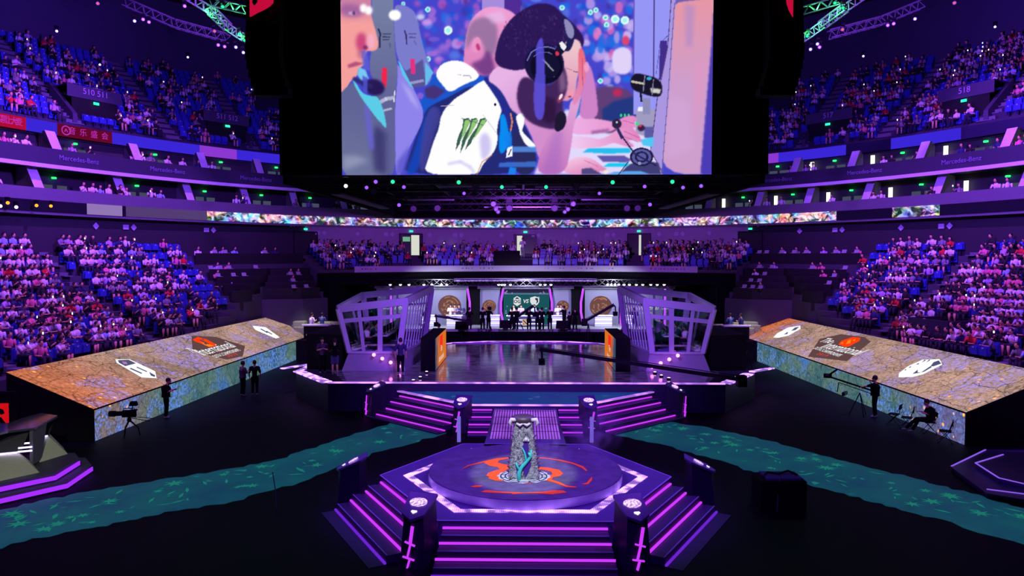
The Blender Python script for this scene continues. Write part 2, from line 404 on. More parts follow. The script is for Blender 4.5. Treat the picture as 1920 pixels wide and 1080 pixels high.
q = MB(); ring(q, [(29.83, 40.33, 9.5), (29.83, 40.33, 10.15)], -61.8, -58.2, 1); o = q.build('white_display', emat('white violet display', (160, 130, 200), .8, False)); o.parent = rt; o.matrix_parent_inverse = Matrix.Translation((0, -65, -9.8))

# upper stand
NU = 15
def up(t): return (33+11*t, 44+11*t, 15.3+7.5*t)
def uprow(k):
    a0, b0, z0 = up(k/NU); a1, b1, z1 = up((k+1)/NU); return a0, b0, a1, b1, z0+.1
tu = MB(); prof = [(32.8, 43.8, 14.9)]
for k in range(NU):
    a0, b0, a1, b1, z = uprow(k); prof += [(a0, b0, z), (a1, b1, z)]
ring(tu, prof, -112, 112, 2.0)
struct('floor_upper_stand', tu, mat('upper tread', (46, 44, 66), .9, vscale=2))
uw = MB(); ring(uw, [(44, 55, 22.6), (44, 55, 29)], -112, 112, 2)
struct('wall_top', uw, mat('upper wall', (70, 66, 92), .85, vscale=.4))
rf = MB(); ring(rf, [(44, 55, 29), (1, 1.2, 33)], -180, 180, 4, flip=True)
struct('ceiling', rf, mat('black roof', (16, 15, 24), .9))
bk = MB()
for q0, q1 in ((112, 180), (-180, -112)): ring(bk, [(44, 55, 0), (44, 55, 29)], q0, q1, 4)
struct('wall_near', bk, M_WALLD)

# end wall doors, section numbers, signs
M_DOORD = mat('dark door leaf', (24, 26, 30), .5)
def wallplane(ph, z, a=30.5, b=41, off=0.0):
    c = ell(a-off, b-off, ph, z); t = (ell(a, b, ph+.3)-ell(a, b, ph-.3)).normalized(); return Plane(c, t, (0, 0, 1))
def ph_of(u, a=30.5, b=41):
    r = ray(u, 470); best = min((abs(ell(a, b, p/10).x*r.y-ell(a, b, p/10).y*r.x), p/10) for p in range(-900, 901)); return best[1]
dn = 0
for (u, n1, n2, openw) in ((770, '210', '211', .45), (985, '211', '212', .3), (1198, '212', '213', .12), (572, '209', '210', 0), (1408, '213', '214', 0)):
    P = wallplane(ph_of(u), 6.7, off=.05); dn += 1
    q = MB(); P.poly(q, [(-.95, 0), (.95, 0), (.95, 2.15), (-.95, 2.15)], .04); d = struct('door_%d' % dn, q, M_DOORD)
    q = MB()
    for pts in ([(-1, 0), (-1, 2.2)], [(1, 0), (1, 2.2)], [(-1.03, 2.2), (1.03, 2.2)]): P.stroke(q, pts, .1, .06)
    q.build('door_frame', M_BLKM, d)
    if openw:
        q = MB(); x0 = {'210': 0.0, '211': -.75, '212': -.0}[n1]; P.poly(q, [(x0, 0), (x0+openw*1.6, 0), (x0+openw*1.6, 2.1), (x0, 2.1)], .07); q.build('lit_gap', emat('lit corridor', (225, 228, 215), .9, False), d)
        if n1 == '210':
            q = MB(); P.poly(q, [(-.75, 1.55), (-.1, 1.55), (-.1, 1.95), (-.75, 1.95)], .07); q.build('lit_window', emat('green lit pane', (120, 190, 150), .8, False), d)
    for k, s in ((-1, n1), (1, n2)):
        tag(text('section_number', s, .5, P.p(k*.95, 2.72, .06), P.x, P.y, mat('lilac lettering', (190, 170, 220), .5), spacing=1.2), 'lilac section number on the %s above the end wall door %s' % ('left' if k < 0 else 'right', ['with half its leaf open', 'behind the camera platform', 'with a narrow gap', 'in the dark left corner', 'in the dark right corner'][dn-1]), 'number')
    q = MB(); P.poly(q, [(-.16, 2.36), (.16, 2.36), (.16, 2.5), (-.16, 2.5)], .08); tag(q.build('exit_sign', emat('teal exit light', (40, 240, 170), 2.2, False)), 'teal exit light over the end wall door %s' % ['with half its leaf open', 'behind the camera platform', 'with a narrow gap', 'in the dark left corner', 'in the dark right corner'][dn-1], 'exit sign')
for i, u in enumerate((607, 670, 735, 805, 865, 940, 1010, 1080, 1150, 1237, 1280, 1330, 250, 180, 400, 1500, 1580, 1690, 1780)):
    P = wallplane(ph_of(u), 8.85, off=.05); q = MB()
    P.poly(q, [(-.22, 0), (0, -.22), (.22, 0), (0, .22)], .04)
    if i % 2 == 0: P.poly(q, [(-.75, -.15), (-.35, -.15), (-.35, .15), (-.75, .15)], .04)
    tag(q.build('diamond_sign', mat('pale sign', (180, 165, 200), .6)), 'small pale diamond sign high on the %s' % ('far end wall%s' % (', with a square beside it' if i % 2 == 0 else ', on its own') if i < 12 else 'dark side wall%s' % (', with a square beside it' if i % 2 == 0 else '')), 'sign', 'diamond signs on the bowl wall')
# brand lettering on the suite fronts
for u in (150, 315, 480, 1455, 1620, 1800):
    P = wallplane(ph_of(u, 31.2, 41.7), 12.85, 31.2, 41.7, .14)
    tag(text('lettering', 'Mercedes-Benz', .42, P.p(0, 0, .05), P.x, P.y, mat('dim lettering', (130, 120, 170), .5)), 'dim brand lettering on the suite front, %s' % {150: 'below the two red panels', 315: 'midway along the left', 480: 'beside the left of the black housing', 1455: 'beside the right of the black housing', 1620: 'midway along the right', 1800: 'toward the right edge'}[u], 'lettering')
# ================================================================ SEATS AND PEOPLE
def seat_mb():
    q = MB()
    q.box((0, -.24, .38), (.44, .05, .44), 0, 0, (.9, 1)); q.box((0, -.10, .40), (.42, .08, .36), 0, 0, (.92, 1))
    q.box((0, -.2, 0), (.05, .1, .4), 0, 1); q.box((0, -.05, .7), (.06, .03, .05), 0, 2); return q
seat_mesh = seat_mb().mesh('stadium_seat', [M_SEAT, M_SEATD, mat('seat number plate', (205, 205, 225), .5)])
def seat_lo():
    q = MB(); q.box((0, -.22, .2), (.46, .06, .62), 0, 0, (.9, 1)); q.box((0, -.12, .38), (.44, .1, .36), 0, 0); return q
SHIRTS = {'white': (232, 228, 236), 'black': (24, 22, 30), 'pink': (225, 120, 150), 'red': (205, 30, 45), 'grey': (128, 126, 140), 'lilac': (185, 160, 215), 'navy': (36, 42, 96), 'pale blue': (150, 180, 225)}
M_SH = {k: mat(k+' shirt', v, .85, var=.08) for k, v in SHIRTS.items()}
M_SKIN = mat('skin', (214, 158, 132), .55, var=.05); M_HAIR = mat('black hair', (20, 16, 18), .7); M_TRO = mat('dark trousers', (32, 32, 48), .85); M_SHOE = mat('shoe', (170, 168, 175), .6)
POSES = ['upright', 'lean', 'phone']
def seated_person(pose, n=7):
    "seated spectator facing +y, seat surface at z .43; slots: shirt, skin, hair, trousers"
    q = MB(); lean = {'upright': .02, 'lean': .22, 'phone': .08}[pose]
    hip = Vector((0, -.06, .5)); ch = Vector((0, -.06+lean*.9, .86)); nk = Vector((0, -.04+lean, 1.0)); hd = nk+Vector((0, .03+lean*.25, .14))
    q.tube([hip, hip.lerp(ch, .5), ch, nk+Vector((0, 0, -.01))], [.15, .15, .18, .07], n, 0, (1.15, .75))
    q.tube([nk, hd], [.05, .05], 6, 1)
    q.ball(hd, .1, n+1, 1, (.88, 1, 1.2)); q.ball(hd+Vector((0, -.02, .035)), .108, n+1, 2, (.92, 1, 1.05))
    q.tube([hd+Vector((0, .09, -.02)), hd+Vector((0, .12, -.035))], [.015, .012], 4, 1)
    for s in (-1, 1):
        sh = ch+Vector((s*.2, 0, .05))
        if pose == 'phone' and s == 1: el = sh+Vector((.06, .16, -.2)); hn = el+Vector((-.1, .16, .16))
        elif pose == 'phone': el = sh+Vector((-.04, .06, -.26)); hn = el+Vector((.1, .22, .06))
        elif pose == 'lean': el = sh+Vector((s*.05, .12, -.24)); hn = el+Vector((-s*.13, .2, .02))
        else: el = sh+Vector((s*.05, .03, -.28)); hn = el+Vector((-s*.1, .24, -.02))
        q.tube([sh, sh.lerp(el, .6), el], [.065, .055, .045], 6, 0); q.tube([el, hn], [.04, .028], 6, 1); q.ball(hn, .042, 6, 1)
        kn = Vector((s*.13, .42, .52)); ft = Vector((s*.14, .42, .06))
        q.tube([hip+Vector((s*.08, 0, 0)), kn], [.095, .07], 6, 3); q.tube([kn, ft], [.065, .045], 6, 3 if pose != 'phone' else 1); q.tube([ft+Vector((0, -.05, -.02)), ft+Vector((0, .16, -.03))], [.045, .035], 5, 3)
    return q
PM = {}
for pose in POSES:
    base = seated_person(pose)
    for sh in SHIRTS: PM[pose, sh] = base.mesh('seated_spectator', [M_SH[sh], M_SKIN, M_HAIR, M_TRO], smooth=True)
PLO = {pose: seated_person(pose, 5) for pose in POSES}
SHN = list(SHIRTS); SHW = [.34, .2, .12, .05, .1, .08, .06, .05]
class Batch:
    def __init__(s): s.V = []; s.F = []; s.Mi = []; s.n = 0
    def add(s, V, Fc, Mi, p, rz, sc=1):
        c, sn = math.cos(rz)*sc, math.sin(rz)*sc; R = np.array([[c, -sn, 0], [sn, c, 0], [0, 0, sc]])
        s.V.append(V @ R.T+np.array(p)); s.F.append([[i+s.n for i in f] for f in Fc]); s.Mi.append(Mi); s.n += len(V)
    def build(s, name, mats, smooth=False):
        me = bpy.data.meshes.new(name); me.from_pydata(np.concatenate(s.V).tolist(), [], [f for g in s.F for f in g])
        for m in mats: me.materials.append(m)
        me.polygons.foreach_set('material_index', np.concatenate(s.Mi).astype(np.int32))
        if smooth: me.polygons.foreach_set('use_smooth', np.ones(len(me.polygons), bool))
        o = bpy.data.objects.new(name, me); COL.objects.link(o); return o
ORD = ['first', 'second', 'third', 'fourth', 'fifth', 'sixth', 'seventh', 'eighth', 'ninth', 'tenth', 'eleventh', 'twelfth', 'thirteenth', 'fourteenth', 'fifteenth']
spots = []   # (pos, rz, section, row, along 0..1, occupancy)
def arc_spots(section, rows, rowf, p0, p1, occ, pitch=.55, aisles=(), skip=None):
    for k in range(rows):
        a0, b0, a1, b1, z = rowf(k); a, b = (a0+a1)/2, (b0+b1)/2; ph = p0; sg = 1 if p1 > p0 else -1
        while (ph-p1)*sg < 0:
            r = math.radians(ph); dl = math.hypot(a*math.cos(r), b*math.sin(r)); ph += sg*math.degrees(pitch/dl)
            if any(abs(ph-q)*dl*PI/180 < .75 for q in aisles): continue
            p = ell(a, b, ph, z)
            if 'lower' in section or 'corner' in section:
                if in_wedge(p.x, p.y, .35): continue
            if skip and skip(k, ph, p): continue
            tdir = ell(a, b, ph+.2)-ell(a, b, ph-.2); rz = math.atan2(tdir.y, tdir.x)-PI
            o = occ(k, ph) if callable(occ) else occ
            spots.append((p, rz, section, k, abs(ph-p0)/abs(p1-p0), o))
def vom(k, ph): return False
LA = (-66, -82, -96); RA = (62, 78, 94)
def cl(ph, s): # patchy clumps
    return .5+.5*math.sin(ph*.9+s)*math.sin(ph*.37+s*2.1)
arc_spots('lower stand on the left', NR, lowrow, -51, -100, lambda k, ph: (.18 if abs(ph) < 54+k*.2 else .62+.25*cl(ph*3, k)) if k > 0 else .3, aisles=LA)
arc_spots('lower stand on the right', NR, lowrow, 51, 100, lambda k, ph: (.3 if abs(ph) < 53 else .72+.25*cl(ph*3, k)) if k > 0 else .35, aisles=RA, skip=lambda k, ph, p: k in (2, 3, 4) and 66 < ph < 70.5)
arc_spots('end stand', NB, backrow, -35, 35, lambda k, ph: .45+.35*cl(ph*2, k), aisles=(ph_of(770), ph_of(985), ph_of(1198)), skip=lambda k, ph, p: (-26.5 < ph < -15 and k == 0) or (abs(ph+1.7) < 2.6 and k < 3))


UA = (-40.5, -50, -60, -70); UAR = (40.5, 50, 60, 70)
UV = (43.3, 57.5)
def uskip(k, ph, p): return 1 <= k <= 4 and any(abs(abs(ph)-q) < 2.2 for q in UV)
arc_spots('upper stand on the left', NU, uprow, -33, -74, lambda k, ph: .22+.3*cl(ph*2, k), aisles=UA, skip=uskip)
arc_spots('upper stand on the right', NU, uprow, 33, 74, lambda k, ph: .36+.35*cl(ph*2, k), aisles=UAR, skip=uskip)
for sg, nm in ((-1, 'left'), (1, 'right')):
    arc_spots('lower suite balcony on the %s' % nm, 1, lambda k: (31.4, 41.9, 31.4, 41.9, 10.3), sg*26, sg*74, .3, .6)
    arc_spots('upper suite balcony on the %s' % nm, 1, lambda k: (32.0, 42.5, 32.0, 42.5, 12.75), sg*33, sg*74, .3, .6)
vis = []; far = []
for s in spots:
    pr = proj(s[0]+Vector((0, 0, .6)))
    if pr is None or not (-420 < pr[0] < 2340 and -160 < pr[1] < 1110): continue
    hid = pr[1] < 205 and 478 < pr[0] < 1490 or (525 < pr[0] < 1440 and pr[1] < 345)
    if hid: continue
    vis.append((pr[2], pr, s))
vis.sort(key=lambda e: e[0])
ND = 300
crowd = Batch(); seats_b = Batch(); phones_b = Batch()
sl = seat_lo(); SLV = np.array(sl.v); SLF = sl.f; SLM = np.array(sl.m)
CARR = {p: (np.array(q.v), q.f, np.array(q.m)) for p, q in PLO.items()}
def smap(m, sh): # map slots to the batch's material list
    i = SHN.index(sh); out = m.copy(); out[m == 0] = i; out[m == 1] = len(SHN); out[m == 2] = len(SHN)+1; out[m == 3] = len(SHN)+2; return out
SMAP = {(p, sh): smap(CARR[p][2], sh) for p in POSES for sh in SHN}
np_, ns_, nph = 0, 0, 0
phone_mb = MB(); phone_mb.box((0, 0, 0), (.06, .012, .1)); phone_mesh = phone_mb.mesh('phone', [M_PHONE])
third = ['far part', 'middle part', 'near part']
def third_of(al): return third[min(2, int(al*3))]
for dist, pr, (p, rz, sec, k, al, occ) in vis:
    suite = 'suite' in sec; inframe = -20 < pr[0] < 1940 and -15 < pr[1] < 1085
    occd = random.random() < occ
    where = '%s row, %s, %s' % (ORD[k], sec.replace('stand on the left', 'left stand').replace('stand on the right', 'right stand'), third_of(al))
    lowblk = 'stand' in sec
    if occd:
        sh = random.choices(SHN, SHW)[0]; pose = random.choice(POSES); rr = rz+random.uniform(-.35, .35)
        if np_ < ND and inframe:
            o = bpy.data.objects.new('spectator', PM[pose, sh]); COL.objects.link(o); o.location = p; o.rotation_euler = (0, 0, rr)
            desc = {'upright': 'sitting upright', 'lean': 'leaning forward', 'phone': 'holding up one hand'}[pose]
            lb = 'person in %s shirt %s, %s' % (sh, desc, where.replace('suite balcony on the ', 'balcony ')); tag(o, lb, 'person', 'spectators in the '+sec); np_ += 1
        else:
            V, Fc, _ = CARR[pose]; crowd.add(V, Fc, SMAP[pose, sh], p, rr, random.uniform(.92, 1.06))
        if pose == 'phone' and random.random() < .3:
            c, sn = math.cos(rr), math.sin(rr); lx, ly, lz = .16, .37, 1.0
            pp = (p[0]+lx*c-ly*sn, p[1]+lx*sn+ly*c, p[2]+lz)
            if nph < 300 and inframe:
                o = bpy.data.objects.new('phone', phone_mesh); COL.objects.link(o); o.location = pp; o.rotation_euler = (0, 0, rr); nph += 1
                tag(o, 'glowing phone held up in the '+where, 'phone', 'glowing phones in the '+sec)
    if not occd and not suite:
        if ns_ < ND and inframe:
            o = bpy.data.objects.new('stadium_seat', seat_mesh); COL.objects.link(o); o.location = p; o.rotation_euler = (0, 0, rz); ns_ += 1
            tag(o, 'empty folded blue seat, '+where, 'seat', 'blue seats of the '+sec)
        else: seats_b.add(SLV, SLF, SLM, p, rz)
    elif occd and not suite and random.random() < .9: seats_b.add(SLV, SLF, SLM, p, rz)
tag(crowd.build('spectator_crowd', [M_SH[s] for s in SHN]+[M_SKIN, M_HAIR, M_TRO], True), 'rest of the seated crowd filling the far rows of the stands', 'crowd', kind='stuff')
tag(seats_b.build('seat_rows', [M_SEAT]), 'rest of the blue plastic seats filling the stands', 'seats', kind='stuff')
# press benches in the two corners
M_DESK = mat('black bench cloth', (16, 15, 20), .8)
for sg, side in ((-1, 'left'), (1, 'right')):
    for k, row in enumerate((6, 7, 8, 9, 11)):
        a0, b0, a1, b1, z = lowrow(row); e0, e1 = sg*(37.2-.2*k), sg*(50.5+.1*k)
        t = thing('press_bench', 'long black draped press desk in the %s corner, %s row from the floor' % (side, ORD[k]), 'desk', ell(a0, b0, sg*44, z), 0, 'press desks in the %s corner' % side)
        t_inv = Matrix.Translation(-Vector(ell(a0, b0, sg*44, z)))
        q = MB(); ring(q, [(a0+.1, b0+.1, z-.5), (a0+.1, b0+.1, z+.78)], e0, e1, 1.5, flip=sg < 0); ring(q, [(a0+.1, b0+.1, z+.78), (a0+.6, b0+.6, z+.78)], e0, e1, 1.5, flip=sg < 0)
        q.v = [(sg*(wedge_rear(y)+.05), y, z_) if in_wedge(x, y, .05) else (x, y, z_) for x, y, z_ in q.v]; o = q.build('front_cloth', M_DESK, t); o.matrix_parent_inverse = t_inv
        ph = e0
        while (ph-e1)*sg < 0:
            ph += sg*random.uniform(1.0, 2.2)
            if (ph-e1)*sg >= 0: break
            c = ell(a0+.35, b0+.35, ph, z+.79)
            if in_wedge(c.x, c.y, .5): continue
            tdir = ell(a0, b0, ph+.2)-ell(a0, b0, ph-.2); rz = math.atan2(tdir.y, tdir.x)-PI
            if random.random() < .6:
                l = MB(); l.box((0, 0, 0), (.36, .24, .02)); l.poly([(-.18, .12, .02), (.18, .12, .02), (.18, .2, .24), (-.18, .2, .24)], 0); l.xf(Matrix.Rotation(PI, 4, 'Z'))
                oo = l.build('laptop', mat('silver laptop', (180, 180, 190), .4, .3)); oo.location = c; oo.rotation_euler = (0, 0, rz)
                tag(oo, 'open silver laptop on the %s row press desk of the %s corner' % (ORD[k], side), 'laptop', 'laptops on the press desks of the %s corner' % side)
            if random.random() < .65:
                c2 = ell(a0+.95, b0+.95, ph, z); sh = random.choices(SHN, SHW)[0]; pose = random.choice(POSES[:2])
                o = bpy.data.objects.new('press_person', PM[pose, sh]); COL.objects.link(o); o.location = c2; o.rotation_euler = (0, 0, rz)
                tag(o, 'person in %s shirt seated at the %s row press desk in the %s corner' % (sh, ORD[k], side), 'person', 'press seated in the %s corner' % side)
# aisle stairs
ai = MB()
for ph in LA+RA:
    for k in range(NR):
        a0, b0, a1, b1, z = lowrow(k)
        for j in (0, 1):
            c = ell(a0+(a1-a0)*(.25+.5*j), b0+(b1-b0)*(.25+.5*j), ph, z)
            if in_wedge(c.x, c.y, .6): continue
            ai.box((c.x, c.y, c.z), (.5, .95, .17*(j+.1)+.03), math.radians(90-ph)+PI/2)
for ph in UA+UAR:
    for k in range(NU):
        a0, b0, a1, b1, z = uprow(k)
        for j in (0, 1):
            c = ell(a0+(a1-a0)*(.25+.5*j), b0+(b1-b0)*(.25+.5*j), ph, z); ai.box((c.x, c.y, c.z), (.95, .5, .24*(j+.1)+.03), -math.radians(ph))
struct('floor_aisle_steps', ai, mat('pale step', (96, 92, 112), .8))
# upper vomitories with section boards
M_VOID = mat('portal interior', (14, 12, 20), .9)
for sg in (-1, 1):
    for vi, q0 in enumerate(UV):
        ph = sg*q0; q = MB(); a0, b0, _, _, z = uprow(1)
        # portal box: side walls, dark mouth, lintel
        hw = 1.9
        def wp(dx, ra, z): # local: dx along tangent, ra outward metres from ring start
            c = ell(33+ra, 44+ra, ph); t = (ell(33, 44, ph+.2)-ell(33, 44, ph-.2)).normalized(); return Vector((c.x+t.x*dx, c.y+t.y*dx, z))
        q.add([wp(-hw+.3, .9, 15.4), wp(hw-.3, .9, 15.4), wp(hw-.3, .9, 17.3), wp(-hw+.3, .9, 17.3)], [(0, 1, 2, 3)], 0)
        for s2 in (-1, 1):
            a, b = s2*hw, s2*(hw-.3)
            q.add([wp(a, .2, 15.3), wp(b, .2, 15.3), wp(b, .2, 16.1), wp(a, .2, 16.1), wp(a, 3.2, 15.3), wp(b, 3.2, 15.3), wp(b, 3.2, 18.4), wp(a, 3.2, 18.4)], [(0, 1, 2, 3), (3, 2, 6, 7), (0, 3, 7, 4), (1, 5, 6, 2)], 1)
        q.add([wp(-hw, .85, 17.3), wp(hw, .85, 17.3), wp(hw, .85, 18.1), wp(-hw, .85, 18.1), wp(-hw, 3.6, 18.1), wp(hw, 3.6, 18.1)], [(0, 1, 2, 3), (3, 2, 5, 4)], 1)
        struct('wall_portal', q, [M_VOID, mat('portal concrete', (66, 60, 84), .8)])
        nums = {(-1, 0): '511 512', (-1, 1): '510 511', (1, 0): '517', (1, 1): '518'}[sg, vi]
        P = Plane(wp(0, .8, 17.75), wp(1, 0, 0)-wp(0, 0, 0), (0, 0, 1))
        tag(text('section_number', nums, .55, P.p(0, 0, .03), P.x, P.y, mat('lilac lettering', (190, 170, 220), .5)), 'white section numbers %s on the portal of the upper %s stand' % ({'511 512': 'five eleven and five twelve', '510 511': 'five ten and five eleven', '517': 'five seventeen', '518': 'five eighteen'}[nums], 'left' if sg < 0 else 'right'), 'number')
        ex = MB(); P.poly(ex, [(-.2, -.75), (.2, -.75), (.2, -.58), (-.2, -.58)], .05); tag(ex.build('exit_sign', emat('teal exit light', (40, 240, 170), 2.2, False)), 'exit light in the %s stand portal %s' % ('upper left' if sg < 0 else 'upper right', ['closer to the black screen housing', 'farther from the black screen housing'][vi]), 'exit sign')
# lower vomitory on the right
q = MB(); c0 = [ell(22, 34.4, 66, 0), ell(22, 34.4, 70.5, 0), ell(24.6, 36.6, 70.5, 0), ell(24.6, 36.6, 66, 0)]
q.add([(p.x, p.y, 2.75) for p in c0], [(0, 1, 2, 3)], 0)
for i in range(4):
    a, b = c0[i], c0[(i+1) % 4]; q.beam((a.x, a.y, 3.3), (b.x, b.y, 3.3), .12, 1.0, 1)
struct('wall_lower_portal', q, [M_VOID, mat('portal dark rail', (40, 34, 58), .8)])
# ================================================================ STAGE AND FLOOR
M_DECK = mat('indigo deck', (88, 74, 120), .32, var=.25, vscale=3)
M_DECKF = mat('stage fascia', (50, 44, 72), .5)
M_EDGE = mat('pale edging', (170, 160, 200), .4)
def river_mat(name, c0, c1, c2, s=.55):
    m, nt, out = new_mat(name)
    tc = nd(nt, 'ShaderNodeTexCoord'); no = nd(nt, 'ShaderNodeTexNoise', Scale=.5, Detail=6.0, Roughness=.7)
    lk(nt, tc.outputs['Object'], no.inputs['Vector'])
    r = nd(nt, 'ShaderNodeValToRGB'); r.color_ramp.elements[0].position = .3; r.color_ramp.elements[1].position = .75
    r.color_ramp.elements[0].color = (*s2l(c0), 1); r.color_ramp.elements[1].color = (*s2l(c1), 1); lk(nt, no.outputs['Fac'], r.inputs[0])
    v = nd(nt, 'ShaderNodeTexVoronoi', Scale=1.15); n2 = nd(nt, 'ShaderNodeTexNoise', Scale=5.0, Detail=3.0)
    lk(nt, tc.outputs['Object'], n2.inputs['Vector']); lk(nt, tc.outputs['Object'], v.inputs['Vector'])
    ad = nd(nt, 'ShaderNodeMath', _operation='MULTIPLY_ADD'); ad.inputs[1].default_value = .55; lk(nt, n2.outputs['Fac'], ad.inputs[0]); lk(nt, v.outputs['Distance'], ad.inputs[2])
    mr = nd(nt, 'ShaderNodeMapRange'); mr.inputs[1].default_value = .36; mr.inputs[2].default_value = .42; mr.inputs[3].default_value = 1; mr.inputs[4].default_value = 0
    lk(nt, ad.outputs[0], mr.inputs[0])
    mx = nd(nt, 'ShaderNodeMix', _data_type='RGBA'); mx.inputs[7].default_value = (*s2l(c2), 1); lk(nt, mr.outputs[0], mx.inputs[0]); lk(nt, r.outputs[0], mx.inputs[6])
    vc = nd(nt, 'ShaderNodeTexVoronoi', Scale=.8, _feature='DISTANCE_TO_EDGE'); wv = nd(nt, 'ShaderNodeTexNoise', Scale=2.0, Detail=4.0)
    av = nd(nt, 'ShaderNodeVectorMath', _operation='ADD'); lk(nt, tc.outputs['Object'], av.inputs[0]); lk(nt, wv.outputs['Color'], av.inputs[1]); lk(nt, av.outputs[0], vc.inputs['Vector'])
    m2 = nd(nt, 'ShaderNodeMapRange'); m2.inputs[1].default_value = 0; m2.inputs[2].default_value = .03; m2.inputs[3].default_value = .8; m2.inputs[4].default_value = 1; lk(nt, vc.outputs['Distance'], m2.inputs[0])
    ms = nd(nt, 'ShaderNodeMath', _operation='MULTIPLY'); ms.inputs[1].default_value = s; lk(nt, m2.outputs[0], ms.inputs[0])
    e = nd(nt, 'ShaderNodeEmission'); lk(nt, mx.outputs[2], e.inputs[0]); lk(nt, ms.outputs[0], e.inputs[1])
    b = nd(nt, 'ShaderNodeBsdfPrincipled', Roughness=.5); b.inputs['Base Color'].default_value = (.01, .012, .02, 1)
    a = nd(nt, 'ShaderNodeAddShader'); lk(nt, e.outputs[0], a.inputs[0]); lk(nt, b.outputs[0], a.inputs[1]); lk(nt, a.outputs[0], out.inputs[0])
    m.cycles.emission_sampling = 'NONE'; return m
M_RIV = river_mat('teal projected water', (12, 72, 112), (8, 110, 118), (30, 150, 140), .5)
M_RIV2 = river_mat('blue projected water', (28, 52, 150), (16, 84, 160), (40, 120, 180), .6)
def jag(pts, amp, n=6):
    out = []
    for a, b in zip(pts, pts[1:]):
        a = Vector(a); b = Vector(b)
        for i in range(n): 
            p = a.lerp(b, i/n); d = (b-a).normalized(); w = random.uniform(-amp, amp); out.append(Vector((p.x-d.y*w, p.y+d.x*w, p.z)))
    out.append(Vector(pts[-1])); return out
def river(near, farr, z=.012):
    a = jag([pz(u, v, z) for u, v in near], .12, 9); b = jag([pz(u, v, z) for u, v in farr], .12, 9)
    return a+b[::-1]
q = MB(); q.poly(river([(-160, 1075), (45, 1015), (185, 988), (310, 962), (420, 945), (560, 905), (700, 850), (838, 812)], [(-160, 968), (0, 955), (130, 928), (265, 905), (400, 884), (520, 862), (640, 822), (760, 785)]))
tag(q.build('projected_water', M_RIV), 'projected teal water light across the black floor, half passing the faceted desk', 'projected light')  # projected light, put in as a glowing sheet over the floor
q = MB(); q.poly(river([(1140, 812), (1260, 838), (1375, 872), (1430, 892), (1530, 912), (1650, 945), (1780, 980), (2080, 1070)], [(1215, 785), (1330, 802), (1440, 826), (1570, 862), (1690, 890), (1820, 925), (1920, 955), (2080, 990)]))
tag(q.build('projected_water', M_RIV), 'projected teal water light with leaves, the half that runs out past the black cabinet', 'projected light')  # other half of the projected light, same glowing sheet

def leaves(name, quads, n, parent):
    "maple-like leaves of projected light, as glowing shapes inside the path"
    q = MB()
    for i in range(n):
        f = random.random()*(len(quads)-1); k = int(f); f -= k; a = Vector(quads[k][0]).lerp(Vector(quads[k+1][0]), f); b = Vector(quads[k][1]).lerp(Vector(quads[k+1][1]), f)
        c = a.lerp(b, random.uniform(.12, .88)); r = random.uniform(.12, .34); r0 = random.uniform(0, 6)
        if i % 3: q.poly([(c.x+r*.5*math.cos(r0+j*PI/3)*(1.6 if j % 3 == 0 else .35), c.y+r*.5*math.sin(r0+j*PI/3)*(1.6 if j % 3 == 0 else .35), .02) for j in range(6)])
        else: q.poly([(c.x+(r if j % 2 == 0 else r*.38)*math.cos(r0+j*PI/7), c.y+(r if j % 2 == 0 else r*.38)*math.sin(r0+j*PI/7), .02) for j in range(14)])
    o = q.build(name, emat('teal projected leaf', (40, 150, 135), .55, False)); o['kind'] = 'stuff'; tag(o, 'small teal leaves of projected light on the %s water path' % parent, 'leaves')  # leaf shapes of the projection, put in as glowing colour
def led(mb, a, b, w, h, off=(0, 0, 0)):
    mb.beam(Vector(a)+Vector(off), Vector(b)+Vector(off), w, h)
leaves('projected_leaves', [(pz(a, b, 0), pz(c, d, 0)) for a, b, c, d in ((-60, 1040, -60, 965), (45, 1010, 60, 945), (200, 985, 200, 918), (420, 940, 400, 886), (560, 900, 540, 860), (700, 848, 660, 818), (820, 812, 745, 790))], 90, 'left')
leaves('projected_leaves', [(pz(a, b, 0), pz(c, d, 0)) for a, b, c, d in ((1160, 815, 1230, 790), (1260, 836, 1330, 804), (1400, 880, 1440, 828), (1530, 910, 1570, 864), (1650, 943, 1690, 892), (1780, 978, 1820, 927), (1920, 1020, 1940, 960))], 90, 'right')
def stairs(name, label, A, B, z0, n, rise, tread, inset=0.0, parent=None, splay=0.0):
    "flight of steps descending outward (to the right of A->B) from the deck edge"
    A = Vector((A[0], A[1], 0)); B = Vector((B[0], B[1], 0)); d = (B-A).normalized(); nrm = Vector((d.y, -d.x, 0))
    A = A+d*inset; B = B-d*inset
    t = parent or thing(name, label, 'stairs', (A+B)/2)
    loc = Vector(t.location) if not parent else Vector((0, 0, 0)); base = Matrix.Translation(-((A+B)/2)) if not parent else Matrix.Identity(4)
    for k in range(n):
        zt = z0-rise*(k+1); q = MB(); a, b = A+nrm*tread*k-d*splay*k, B+nrm*tread*k+d*splay*k; c, e = b+nrm*tread, a+nrm*tread
        q.prism([tuple(p)[:2] for p in (a, e, c, b)], 0 if k == n-1 else max(0, zt-rise*.98), max(zt, .02)); q.xf(base); q.build('step', M_DECKF, t)
        s = MB(); s.beam(a+Vector((0, 0, zt+rise*.22))+nrm*.03, b+Vector((0, 0, zt+rise*.22))+nrm*.03, .05, .045); s.xf(base); s.build('led_strip', M_PURD if k == n-1 and tread == .42 and n == 4 and z0 == ZF else M_PUR, t)
        s = MB(); s.beam(e+Vector((0, 0, zt+.006))-nrm*.03, c+Vector((0, 0, zt+.006))-nrm*.03, .02, .012); s.xf(base); s.build('nosing', M_EDGE, t)
    return t
